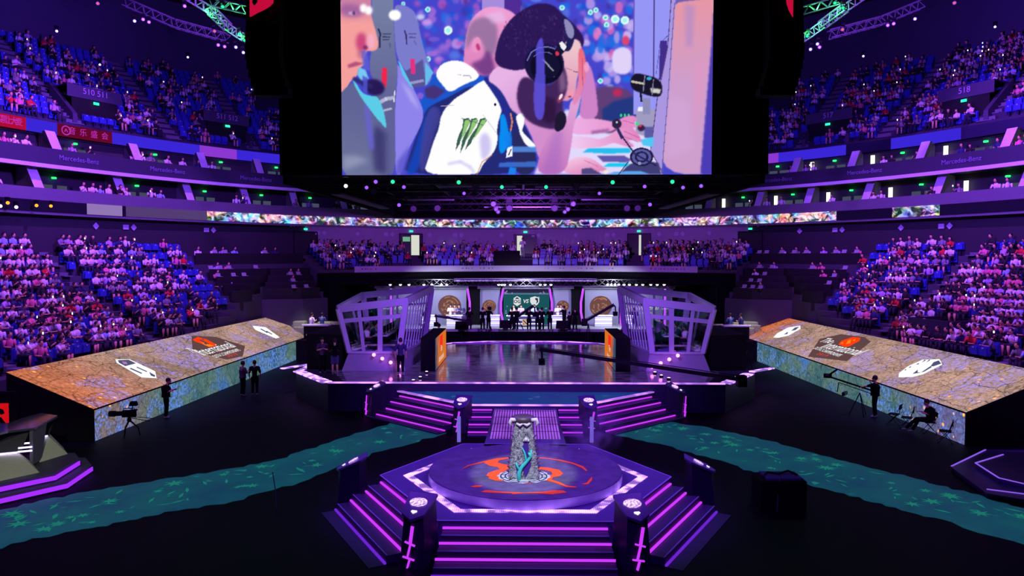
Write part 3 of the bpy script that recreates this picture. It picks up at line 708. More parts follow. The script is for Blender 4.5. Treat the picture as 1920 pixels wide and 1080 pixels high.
# --- front hexagonal platform
HC = Vector((0, 20.6, 0)); ZF = .8
def hexp(R, k, z=0): a = math.radians(60*k); return Vector((R*math.cos(a), 20.6+R*math.sin(a), z))
t = thing('hexagonal_platform', 'low indigo hexagonal platform with glowing purple floor bands, nearest of the stages', 'platform', HC)
inv = Matrix.Translation(-HC)
q = MB(); q.prism([tuple(hexp(4.1, k))[:2] for k in range(6)], 0, ZF); q.xf(inv); q.build('deck', M_DECK, t)
q = MB()
for k in range(6):
    q.beam(hexp(4.1, k, ZF+.006), hexp(4.1, k+1, ZF+.006), .035, .012)
q.xf(inv); q.build('edge_trim', M_EDGE, t)
def band_mat():
    m, nt, out = new_mat('glowing floor grating'); tc = nd(nt, 'ShaderNodeTexCoord')
    w = nd(nt, 'ShaderNodeTexWave', Scale=6.0); n = nd(nt, 'ShaderNodeTexNoise', Scale=2.6, Detail=1.0)
    lk(nt, tc.outputs['Object'], w.inputs['Vector']); lk(nt, tc.outputs['Object'], n.inputs['Vector'])
    mr = nd(nt, 'ShaderNodeMapRange'); mr.inputs[1].default_value = .42; mr.inputs[2].default_value = .62; mr.inputs[3].default_value = .7; mr.inputs[4].default_value = 4.2; lk(nt, n.outputs['Fac'], mr.inputs[0])
    m2 = nd(nt, 'ShaderNodeMapRange'); m2.inputs[3].default_value = .7; m2.inputs[4].default_value = 1.1; lk(nt, w.outputs['Fac'], m2.inputs[0])
    mu = nd(nt, 'ShaderNodeMath', _operation='MULTIPLY'); lk(nt, mr.outputs[0], mu.inputs[0]); lk(nt, m2.outputs[0], mu.inputs[1])
    e = nd(nt, 'ShaderNodeEmission'); e.inputs[0].default_value = (*s2l((182, 128, 250)), 1); lk(nt, mu.outputs[0], e.inputs[1]); lk(nt, e.outputs[0], out.inputs[0]); return m
M_BAND = band_mat()
for k in range(6):
    if k == 1: continue
    q = MB(); a, b, c, d = hexp(3.45, k, ZF+.008), hexp(3.45, k+1, ZF+.008), hexp(3.17, k+1, ZF+.008), hexp(3.17, k, ZF+.008)
    q.poly([a, b, c, d]); q.xf(inv); q.build('light_band', M_BAND, t)
for (k, lab) in ((4, 'front flight of wide dark steps with purple strips, facing the viewer'), (3, 'flight of dark steps with purple strips on the front left of the hexagonal platform'), (5, 'flight of dark steps with purple strips on the front right of the hexagonal platform')):
    stairs('platform_stairs', lab, hexp(4.1, k), hexp(4.1, k+1), ZF, 4, .2, .42, .12, splay=.04)
# round disc with emblem
DC = Vector((0, 20.45, 0)); DR = 2.68
t = thing('round_podium', 'low round stone podium with an orange swirling emblem on its top', 'podium', (DC.x, DC.y, ZF)); inv = Matrix.Translation(-Vector((DC.x, DC.y, ZF)))
q = MB(); q.lathe([(DR, ZF), (DR, ZF+.26), (DR-.03, ZF+.28)], (DC.x, DC.y, 0), 72); q.xf(inv)
sd = MB(); b_ = 72
for k in range(72):
    a0_, a1_ = 2*PI*k/72, 2*PI*(k+1)/72; r_ = DR+.008; sd.poly([(DC.x+r_*math.cos(a0_), DC.y+r_*math.sin(a0_), ZF+.01), (DC.x+r_*math.cos(a1_), DC.y+r_*math.sin(a1_), ZF+.01), (DC.x+r_*math.cos(a1_), DC.y+r_*math.sin(a1_), ZF+.25), (DC.x+r_*math.cos(a0_), DC.y+r_*math.sin(a0_), ZF+.25)])
sd.xf(inv); sd.build('lit_side', mat('lavender lit side tone', (200, 186, 225), .35), t)  # light falling on the disc's side, put in as a lighter colour
M_STONE = mat('purple lit stone', (92, 88, 108), .55, var=.6, vscale=3, bump=1.0)
q.build('disc', M_STONE, t)
ZD = ZF+.287
M_ORG = mat('orange emblem paint', (255, 92, 20), .6, var=.15, emis=(255, 80, 20), estr=.22)
def dz(pts): return [tuple(pz(860+x/6, 750+y/6, ZD)) for x, y in pts]
emb = [[(270, 690), (430, 655), (560, 645), (575, 655), (450, 680), (440, 705), (520, 725), (600, 730), (560, 770), (470, 830), (505, 890), (490, 912), (410, 905), (330, 880), (350, 865), (310, 850), (330, 820), (400, 795), (465, 780), (440, 755), (350, 740), (300, 715)],
       [(880, 752), (1010, 760), (1130, 785), (1175, 825), (1140, 855), (1060, 870), (1045, 895), (1130, 920), (1210, 960), (1330, 975), (1310, 985), (1210, 978), (1100, 935), (985, 905), (1000, 880), (985, 865), (1060, 835), (1040, 805), (960, 785), (890, 775)],
       [(250, 1035), (300, 1012), (480, 1030), (740, 1040), (960, 1030), (1060, 1015), (1180, 1018), (1215, 1040), (1090, 1055), (1060, 1062), (900, 1050), (740, 1048), (610, 1060), (590, 1050), (420, 1045)],
       [(860, 642), (1000, 652), (1150, 672), (1290, 705), (1400, 745), (1450, 795), (1430, 800), (1390, 765), (1280, 718), (1140, 685), (1000, 662), (860, 652)],
       [(130, 972), (200, 958), (270, 962), (250, 975), (170, 982)], [(270, 690), (290, 700), (120, 740), (30, 780), (100, 735)],
       [(1380, 945), (1440, 930), (1500, 860), (1500, 900), (1460, 945), (1420, 950)], [(665, 915), (820, 912), (815, 938), (690, 940)]]
q = MB()
for e in emb: q.poly(dz(e))
q.xf(inv); q.build('swirl_emblem', M_ORG, t)
# rune ring under the monolith
q = MB(); P = Plane((0, 19.72, ZD), (1, 0, 0), (0, 1, 0))
OB = pz(982, 893, ZD); P = Plane(OB, (1, 0, 0), (0, 1, 0))
q.poly([P.p(.7*math.cos(k*PI/20)*(1+.05*math.sin(k*2.3)), .62*math.sin(k*PI/20)*(1+.06*math.cos(k*1.7)), .004) for k in range(40)]); q.xf(inv)
q.build('rune_ring', mat('pale rune stone', (196, 214, 190), .6, var=.5, vscale=9), t)
q = MB()
for r in (.5, .62): P.stroke(q, [(r*math.cos(k*PI/16), r*.94*math.sin(k*PI/16)) for k in range(33)], .035, .009)
for k in range(12):
    a = k*PI/6+.2; P.stroke(q, [(.5*math.cos(a), .46*math.sin(a)), (.56*math.cos(a+.12), .52*math.sin(a+.12)), (.64*math.cos(a), .58*math.sin(a))], .03, .009)
q.xf(inv); q.build('rune_lines', mat('dark groove', (50, 60, 70), .8), t)
# --- carved monolith
def monolith():
    t = thing('carved_monolith', 'tall tapering grey carved stone pillar with a horned cap and a teal branch', 'monument', tuple(OB))
    m, nt, out = new_mat('carved grey stone'); tc = nd(nt, 'ShaderNodeTexCoord'); b = nd(nt, 'ShaderNodeBsdfPrincipled', Roughness=.45)
    no = nd(nt, 'ShaderNodeTexNoise', Scale=7.0, Detail=4.0, Distortion=2.5); lk(nt, tc.outputs['Object'], no.inputs['Vector'])
    wv = nd(nt, 'ShaderNodeTexNoise', Scale=5.0, Distortion=3.5, Detail=5.0, Roughness=.7); lk(nt, tc.outputs['Object'], wv.inputs['Vector'])
    r = nd(nt, 'ShaderNodeValToRGB'); r.color_ramp.elements[0].position = .40; r.color_ramp.elements[0].color = (*s2l((60, 58, 76)), 1); r.color_ramp.elements[1].position = .56; r.color_ramp.elements[1].color = (*s2l((190, 190, 196)), 1)
    lk(nt, wv.outputs['Fac'], r.inputs[0]); lk(nt, r.outputs[0], b.inputs['Base Color'])
    ad = nd(nt, 'ShaderNodeMath', _operation='ADD'); lk(nt, no.outputs['Fac'], ad.inputs[0]); lk(nt, wv.outputs['Fac'], ad.inputs[1])
    bp = nd(nt, 'ShaderNodeBump', Strength=1.0, Distance=.06); lk(nt, ad.outputs[0], bp.inputs['Height']); lk(nt, bp.outputs['Normal'], b.inputs['Normal']); lk(nt, b.outputs[0], out.inputs[0])
    H = 1.5; n = 26; q = MB(); rows = []
    for i in range(n+1):
        z = H*i/n; f = i/n; wx = .41*(1-f)+.23*f; wy = .3*(1-f)+.17*f; sh = -.02*f; ring_ = []
        for j in range(32):
            s = j/8; side = int(s); fr = s-side; c = [(-1, -1), (1, -1), (1, 1), (-1, 1)]; a = c[side]; bb = c[(side+1) % 4]
            x = a[0]+(bb[0]-a[0])*fr; y = a[1]+(bb[1]-a[1])*fr
            w = 1+.05*math.sin(f*31+j*1.7)*math.sin(j*2.9+f*9)+random.uniform(-.012, .012)
            ring_.append((x*wx*w+sh, y*wy*w, z))
        rows.append(ring_)
    vs = [p for rr in rows for p in rr]; fs = []
    for i in range(n):
        for j in range(32): k = (j+1) % 32; fs.append((i*32+j, i*32+k, (i+1)*32+k, (i+1)*32+j))
    fs.append(tuple(n*32+j for j in range(32))); q.add(vs, fs); o = q.build('shaft', m, t, smooth=True)
    # horned cap
    q = MB(); q.lathe([(.3, 0), (.34, .06), (.33, .14), (.22, .2), (.05, .22)], (-.02, 0, H-.04), 20, sc=(1.0, .75, 1)); q.build('cap', mat('dark bronze cap', (62, 46, 60), .5), t, smooth=True)
    q = MB()
    for s in (-1, 1): q.tube([(s*.2, -.16, H+.06), (s*.33, -.16, H+.07), (s*.37, -.15, H-.02), (s*.33, -.18, H-.09)], [.05, .06, .05, .015], 8); 
    q.tube([(-.2, -.2, H-.02), (-.1, -.22, H-.07), (-.02, -.21, H-.02), (.08, -.22, H-.07), (.17, -.2, H-.02)], [.03, .045, .03, .045, .03], 8)
    q.build('horn', mat('pale horn', (205, 200, 205), .5), t, smooth=True)
    # niche and branch
    def fy(z): return -(.3*(1-z/H)+.17*z/H)-.02
    q = MB(); nich = [(.0, .95), (.06, 1.02), (.12, .98), (.14, .82), (.1, .6), (.2, .45), (.12, .2), (.03, .05), (-.02, .3), (.05, .5), (.0, .7), (-.04, .85)]
    q.poly([(x, fy(z)-.005, z) for x, z in nich]); q.poly([(x, fy(z)-.005, z) for x, z in [(-.2, .28), (-.16, .42), (-.1, .3), (-.1, .12), (-.16, .15)]])
    q.build('niche', mat('violet hollow', (60, 20, 130), .6), t)
    q = MB(); q.tube([(-.13, fy(0)-.03, 0), (-.12, fy(.2)-.03, .2), (-.06, fy(.33)-.04, .33), (.06, fy(.46)-.04, .47), (.19, fy(.6)-.03, .62), (.2, fy(.75)-.02, .8)], [.06, .055, .045, .045, .035, .02], 8)
    for a in ([(.06, .46), (.05, .6), (.02, .72), (-.04, .85)], [(-.1, .25), (-.17, .36), (-.2, .46)], [(-.08, .3), (-.02, .42)], [(.18, .6), (.13, .72)]):
        q.tube([(x, fy(z)-.035, z) for x, z in a], [.035, .03, .024, .012][:len(a)], 7)
    q.build('branch', mat('teal branch', (60, 190, 175), .45, emis=(30, 160, 150), estr=.15), t, smooth=True)
    q = MB(); q.ball((.06, fy(1.05)-.02, 1.06), .06, 10); q.ball((.12, fy(1.05)-.01, 1.03), .04, 8); q.ball((.01, fy(1.05)-.01, 1.03), .035, 8); q.build('carved_head', mat('pale horn', (205, 200, 205), .5), t, smooth=True)
    for s in (-1, 1):
        q = MB()
        for i in range(9):
            z = .15+i*.12; w = (.41*(1-z/H)+.23*z/H); q.tube([(s*w, -.1, z), (s*(w+.07), -.12, z+.05)], [.035, .008], 5)
        q.build('side_spikes', mat('dark bronze cap', (62, 46, 60), .5), t)
monolith()
# --- walkway
t = thing('walkway', 'short glowing purple grated walkway between the round podium and the river deck', 'walkway', (0, 27, 0))
q = MB(); q.prism([(-1.35, 23.9), (1.35, 23.9), (1.25, 29.9), (-1.25, 29.9)], 0, .8); q.xf(Matrix.Translation((0, -27, 0))); q.build('deck', M_DECK, t)
m, nt, out = new_mat('lit grating'); tc = nd(nt, 'ShaderNodeTexCoord')
w = nd(nt, 'ShaderNodeTexWave', Scale=3.1); lk(nt, tc.outputs['Object'], w.inputs['Vector']); n = nd(nt, 'ShaderNodeTexNoise', Scale=.8); lk(nt, tc.outputs['Object'], n.inputs['Vector'])
w2 = nd(nt, 'ShaderNodeTexWave', Scale=.28, _bands_direction='Y'); lk(nt, tc.outputs['Object'], w2.inputs['Vector'])
mr = nd(nt, 'ShaderNodeMapRange'); mr.inputs[1].default_value = .25; mr.inputs[2].default_value = .6; mr.inputs[3].default_value = .22; mr.inputs[4].default_value = .95; lk(nt, w.outputs['Fac'], mr.inputs[0])
mm = nd(nt, 'ShaderNodeMath', _operation='MULTIPLY'); lk(nt, mr.outputs[0], mm.inputs[0]); lk(nt, n.outputs['Fac'], mm.inputs[1])
m4 = nd(nt, 'ShaderNodeMapRange'); m4.inputs[1].default_value = 0; m4.inputs[2].default_value = .03; m4.inputs[3].default_value = .3; m4.inputs[4].default_value = 2.0; lk(nt, w2.outputs['Fac'], m4.inputs[0])
m5 = nd(nt, 'ShaderNodeMath', _operation='MULTIPLY'); lk(nt, mm.outputs[0], m5.inputs[0]); lk(nt, m4.outputs[0], m5.inputs[1])
e = nd(nt, 'ShaderNodeEmission'); e.inputs[0].default_value = (*s2l((160, 84, 235)), 1); lk(nt, m5.outputs[0], e.inputs[1]); lk(nt, e.outputs[0], out.inputs[0]); m.cycles.emission_sampling = 'NONE'
q = MB(); q.poly([(-1.2, -2.2, .81), (1.2, -2.2, .81), (1.2, 2.4, .83), (-1.2, 2.4, .83)]); q.build('grating', m, t)
# --- river deck (middle platform)
ZM = .9
MPO = [(-2.35, 29.9), (2.35, 29.9), (5.8, 33.0), (-5.8, 33.0)]
t = thing('river_deck', 'deck with projected blue water light below the main stage with purple lit front edge', 'platform', (0, 31.5, 0)); inv = Matrix.Translation((0, -31.5, 0))
q = MB(); q.prism(MPO, 0, ZM); q.xf(inv); q.build('deck', M_DECKF, t)
q = MB(); q.prism([(-2.2, 30.15), (2.2, 30.15), (5.3, 32.95), (-5.3, 32.95)], ZM, ZM+.012); q.xf(inv); q.build('projected_deck_water', M_RIV2, t)  # projected water light put into the glowing colour of this sheet
q = MB(); q.beam((-2.3, 29.95, ZM+.02), (2.3, 29.95, ZM+.02), .14, .05)
q.xf(inv); q.build('led_strip', M_PURW, t)
for s in (-1, 1):
    q = MB(); q.beam((s*2.35, 29.98, ZM+.02), (s*5.7, 33.0, ZM+.02), .2, .05); q.xf(inv); q.build('led_strip', M_PURW, t)
stairs('platform_stairs', 'wide flight of purple strip steps on the left of the river deck', (-5.8, 33.0), (-2.35, 29.9), ZM, 4, .21, .42, .25, splay=.1)
stairs('platform_stairs', 'wide flight of purple strip steps on the right of the river deck', (2.35, 29.9), (5.8, 33.0), ZM, 4, .21, .42, .25, splay=.1)
stairs('platform_stairs', 'narrow purple strip steps on the left side of the grated walkway', (-2.25, 29.9), (-1.35, 29.9), ZM, 4, .21, .4)
stairs('platform_stairs', 'narrow purple strip steps on the right side of the grated walkway', (1.35, 29.9), (2.25, 29.9), ZM, 4, .21, .4)
# --- corner pillars with crackle of light
def pylon(x, y, ang, h, w, label, crack=True, lampr=.16):
    "wedge pylon; ang = direction its lit face looks (degrees)"
    t = thing('light_pylon', label, 'pylon', (x, y, 0), math.radians(ang+90), 'dark pylons at the platform corners')
    q = MB(); q.add([(-w*.5, -.3, 0), (w*.5, -.3, 0), (w*.62, .35, 0), (-w*.62, .35, 0), (-w*.38, -.22, h-.12), (w*.38, -.22, h-.12), (w*.5, .34, h+.16), (-w*.5, .34, h+.16), (0, -.38, 0), (0, -.36, h-.2)],
                    [(0, 8, 9, 4), (8, 1, 5, 9), (1, 2, 6, 5), (2, 3, 7, 6), (3, 0, 4, 7)], 0); q.build('body', mat('dark pylon body', (40, 36, 58), .45), t)
    q = MB(); q.add([(-w*.44, -.26, h-.11), (0, -.42, h-.19), (w*.44, -.26, h-.11), (w*.56, .38, h+.17), (0, .46, h+.17), (-w*.56, .38, h+.17),
                     (-w*.44, -.26, h-.05), (0, -.42, h-.13), (w*.44, -.26, h-.05), (w*.56, .38, h+.23), (0, .46, h+.23), (-w*.56, .38, h+.23)],
                    [(5, 4, 3, 2, 1, 0), (6, 7, 8, 9, 10, 11)]+[(i, (i+1) % 6, (i+1) % 6+6, i+6) for i in range(6)]); q.build('top_plate', M_DECK, t)
    n = Vector((0, -.52, 1)).normalized(); q = MB(); c = Vector((0, .08, h+.08)); pl = Plane(c, (1, 0, 0), (0, .64, .3))
    q.poly([pl.p(lampr*math.cos(k*PI/10)*1.35, lampr*math.sin(k*PI/10)*.9, .035) for k in range(20)]); q.build('lamp', emat('pylon lamp', (214, 170, 255), 1.5, pulse=20), t)
    q = MB(); q.poly([pl.p(-.07, -.3, .03), pl.p(.0, -.36, .03), pl.p(.08, -.3, .03), pl.p(.06, -.26, .03), pl.p(-.06, -.26, .03)]); q.build('front_lamp', emat('white front lamp', (230, 210, 255), 3), t)
    if crack:
        q = MB(); Y = -.41; s = h/1.3
        for a, b in (((.06, h-.28), (-.0, h-.62*s-.05)), ((-.14, h-.6*s-.05), (.12, h-.68*s-.05)), ((.0, h-.66*s-.05), (-.08, h-1.02*s)), ((-.2, h-1.0*s), (.1, h-1.06*s)), ((-.02, h-1.05*s), (-.08, .05))):
            q.beam((a[0]*w*1.5, Y, a[1]), (b[0]*w*1.5, Y, b[1]), .045 if abs(a[1]-b[1]) < .1 else .07, .03)
        q.build('light_crack', M_PUR, t)
    return t
pylon(-2.45, 16.55, -105, 1.28, .62, 'dark pylon with a zigzag purple light at the front left corner of the hexagonal platform')
pylon(2.45, 16.55, -75, 1.28, .62, 'dark pylon with a zigzag purple light at the front right corner of the hexagonal platform')
pylon(-4.95, 20.7, 180, 1.1, .8, 'dark pylon with a white topped lamp at the left corner of the hexagonal platform', False)
pylon(4.95, 20.7, 0, 1.1, .8, 'dark pylon with a white topped lamp at the right corner of the hexagonal platform', False)
pylon(-2.55, 29.3, -105, 1.15, .62, 'dark zigzag pylon between the left river steps and the walkway')
pylon(2.55, 29.3, -75, 1.15, .62, 'dark zigzag pylon between the right river steps and the walkway')
pylon(-6.6, 32.2, -150, 1.2, .62, 'dark zigzag pylon outside the left river steps, by the main stage edge')
pylon(6.6, 32.2, -30, 1.2, .62, 'dark zigzag pylon outside the right river steps, by the main stage edge')
for s, nm in ((-1, 'left'), (1, 'right')):
    q = MB(); q.box((0, 0, 0), (.13, .13, .95)); o = q.build('light_post', emat('pale violet light post', (130, 110, 235), .8)); o.location = (s*2.5, 27.6, 0)
    tag(o, 'slim glowing pale violet post standing %s of the walkway' % nm, 'light post')
    q = MB(); q.tube([(0, 0, 0), (s*.05, .1, .5), (s*.12, .1, 1.0)], .015, 6); o = q.build('microphone_boom', M_ALU); o.location = (s*6.9, 20.1, 0)
    tag(o, 'thin bent metal rod beside the %s corner pylon' % nm, 'rod')
# --- main stage
ZS = 1.25
MS = [(-8.9, 33.0), (8.95, 33.0), (11.3, 36.4), (11.2, 39.0), (9.2, 44), (4.8, 48.6), (2.5, 49.6), (-2.5, 49.6), (-4.8, 48.6), (-9.2, 44), (-11.3, 39.0), (-11.4, 36.4)]
t = thing('main_stage', 'wide main stage with a mirror glossy dark picture floor and purple edge lights', 'stage', (0, 40, 0)); inv = Matrix.Translation((0, -40, 0))
q = MB(); q.prism(MS, 0, ZS); q.xf(inv); q.build('deck', M_DECKF, t)
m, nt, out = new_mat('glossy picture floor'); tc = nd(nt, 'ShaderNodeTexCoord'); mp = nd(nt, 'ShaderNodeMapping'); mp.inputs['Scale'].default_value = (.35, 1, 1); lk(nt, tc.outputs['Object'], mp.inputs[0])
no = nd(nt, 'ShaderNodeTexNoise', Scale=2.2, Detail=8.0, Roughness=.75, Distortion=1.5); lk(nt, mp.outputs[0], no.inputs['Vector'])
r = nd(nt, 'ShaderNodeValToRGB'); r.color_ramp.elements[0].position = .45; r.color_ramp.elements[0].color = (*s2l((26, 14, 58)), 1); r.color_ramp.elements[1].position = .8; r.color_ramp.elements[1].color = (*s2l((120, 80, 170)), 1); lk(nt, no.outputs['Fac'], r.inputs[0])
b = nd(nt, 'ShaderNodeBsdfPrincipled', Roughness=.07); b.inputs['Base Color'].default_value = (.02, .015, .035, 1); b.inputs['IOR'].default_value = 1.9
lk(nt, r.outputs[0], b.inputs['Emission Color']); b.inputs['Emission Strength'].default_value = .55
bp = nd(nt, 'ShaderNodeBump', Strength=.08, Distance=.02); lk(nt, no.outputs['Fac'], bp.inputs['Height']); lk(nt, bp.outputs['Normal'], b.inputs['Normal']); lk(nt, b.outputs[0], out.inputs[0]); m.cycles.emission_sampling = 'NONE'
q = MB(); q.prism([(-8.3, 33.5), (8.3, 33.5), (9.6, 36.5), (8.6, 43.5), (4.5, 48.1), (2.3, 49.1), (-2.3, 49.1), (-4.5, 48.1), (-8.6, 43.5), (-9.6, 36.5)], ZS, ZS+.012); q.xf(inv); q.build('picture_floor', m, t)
def strip(a, b, w=.16, m_=None, z=ZS):
    q = MB(); q.beam((a[0], a[1], z+.03), (b[0], b[1], z+.03), w, .05); q.xf(inv); q.build('led_strip', m_ or M_PURW, t)
strip((-8.9, 33.12), (8.95, 33.12)); strip((-9.0, 33.2), (-11.3, 36.4), .5, M_BAND); strip((9.0, 33.2), (10.9, 36.0), .5, M_BAND)
strip((-11.3, 36.5), (-11.15, 38.9), .3, M_BAND); strip((-2.5, 49.45), (2.5, 49.45), .12); strip((-2.5, 49.45), (-4.8, 48.45), .12); strip((2.5, 49.45), (4.8, 48.45), .12)
strip((-11.2, 38.9), (-12.4, 37.2), .3, M_BAND); strip((11.2, 36.6), (12.6, 37.8), .3, M_BAND); strip((-4.8, 48.3), (4.8, 48.3), .07, M_PURD); strip((-4.8, 48.45), (-8.6, 43.9), .1); strip((4.8, 48.45), (8.6, 43.9), .1)
for i, (u, v) in enumerate([(812, 668+28), (800, 706), (788, 716), (775, 722), (1216, 700), (1228, 707), (1240, 713), (1254, 718), (752, 700), (760, 692)]):
    c = pz(u, v-6, ZS); q = MB(); q.lathe([(.1, 0), (.1, .06), (.07, .09)], (0, 0, 0), 12); o = q.build('floor_lamp', M_BLKM); o.location = (c.x, c.y, ZS)
    l = MB(); l.lathe([(.07, .091), (.05, .11)], (0, 0, 0), 12); l.build('lens', emat('pink white lens', (240, 190, 255), 4, False), o)
    tag(o, 'small round floor lamp on the %s half of the main stage' % ('left' if u < 985 else 'right'), 'lamp', 'small floor lamps on the %s half of the main stage' % ('left' if u < 985 else 'right'))
# stage side led cabinets
def tall_logo_mat():
    m, nt, out = new_mat('orange grey picture'); tc = nd(nt, 'ShaderNodeTexCoord'); sp = nd(nt, 'ShaderNodeSeparateXYZ'); lk(nt, tc.outputs['Object'], sp.inputs[0])
    no = nd(nt, 'ShaderNodeTexNoise', Scale=1.1, Detail=3.0); lk(nt, tc.outputs['Object'], no.inputs['Vector'])
    ad = nd(nt, 'ShaderNodeMath', _operation='MULTIPLY_ADD'); ad.inputs[1].default_value = 3.2; lk(nt, no.outputs['Fac'], ad.inputs[0]); lk(nt, sp.outputs['Y'], ad.inputs[2])
    r = nd(nt, 'ShaderNodeValToRGB'); r.color_ramp.elements[0].position = .25; r.color_ramp.elements[0].color = (*s2l((60, 80, 110)), 1); r.color_ramp.elements[1].position = .42; r.color_ramp.elements[1].color = (*s2l((225, 120, 40)), 1)
    mr = nd(nt, 'ShaderNodeMapRange'); mr.inputs[1].default_value = -2.6; mr.inputs[2].default_value = 6; lk(nt, ad.outputs[0], mr.inputs[0]); lk(nt, mr.outputs[0], r.inputs[0])
    e = nd(nt, 'ShaderNodeEmission', Strength=.9); lk(nt, r.outputs[0], e.inputs[0]); lk(nt, e.outputs[0], out.inputs[0]); return m
M_TALL = tall_logo_mat()
for s, nm in ((-1, 'left'), (1, 'right')):
    t = thing('display_cabinet', 'black box with an orange picture side, standing on the %s of the glossy floor' % nm, 'display cabinet', (s*4.85, 39.1, ZS))
    q = MB(); q.box((0, 0, 0), (.72, 5.1, 1.68)); q.build('box', M_BLK, t, bevel=.02)
    q = MB(); x = -s*.372; q.poly([(x, -2.5*-s*-1*s*s, .04), (x, 2.5, .04), (x, 2.5, 1.64), (x, -2.5, 1.64)]) if 0 else q.poly([(x, -2.5, .04), (x, 2.5, .04), (x, 2.5, 1.64), (x, -2.5, 1.64)]); q.build('side_display', M_TALL, t)
    P = Plane((x, 0, .84), (0, 1, 0), (0, 0, 1)); lift = .012 if s < 0 else -.012
    q = MB(); P.poly(q, [(-.65, .1), (.7, .15), (.65, .72), (-.6, .7)], lift); q.build('red_mark', emat('red mark', (240, 40, 30), 1.1, False), t)
    text('white_lettering', 'The\nInternational', .46, P.p(0, -.22, lift*1.5), (0, -s, 0) if s > 0 else (0, 1, 0), (0, 0, 1), emat('white display lettering', (235, 232, 235), 1.0, False), t, shear=.3)
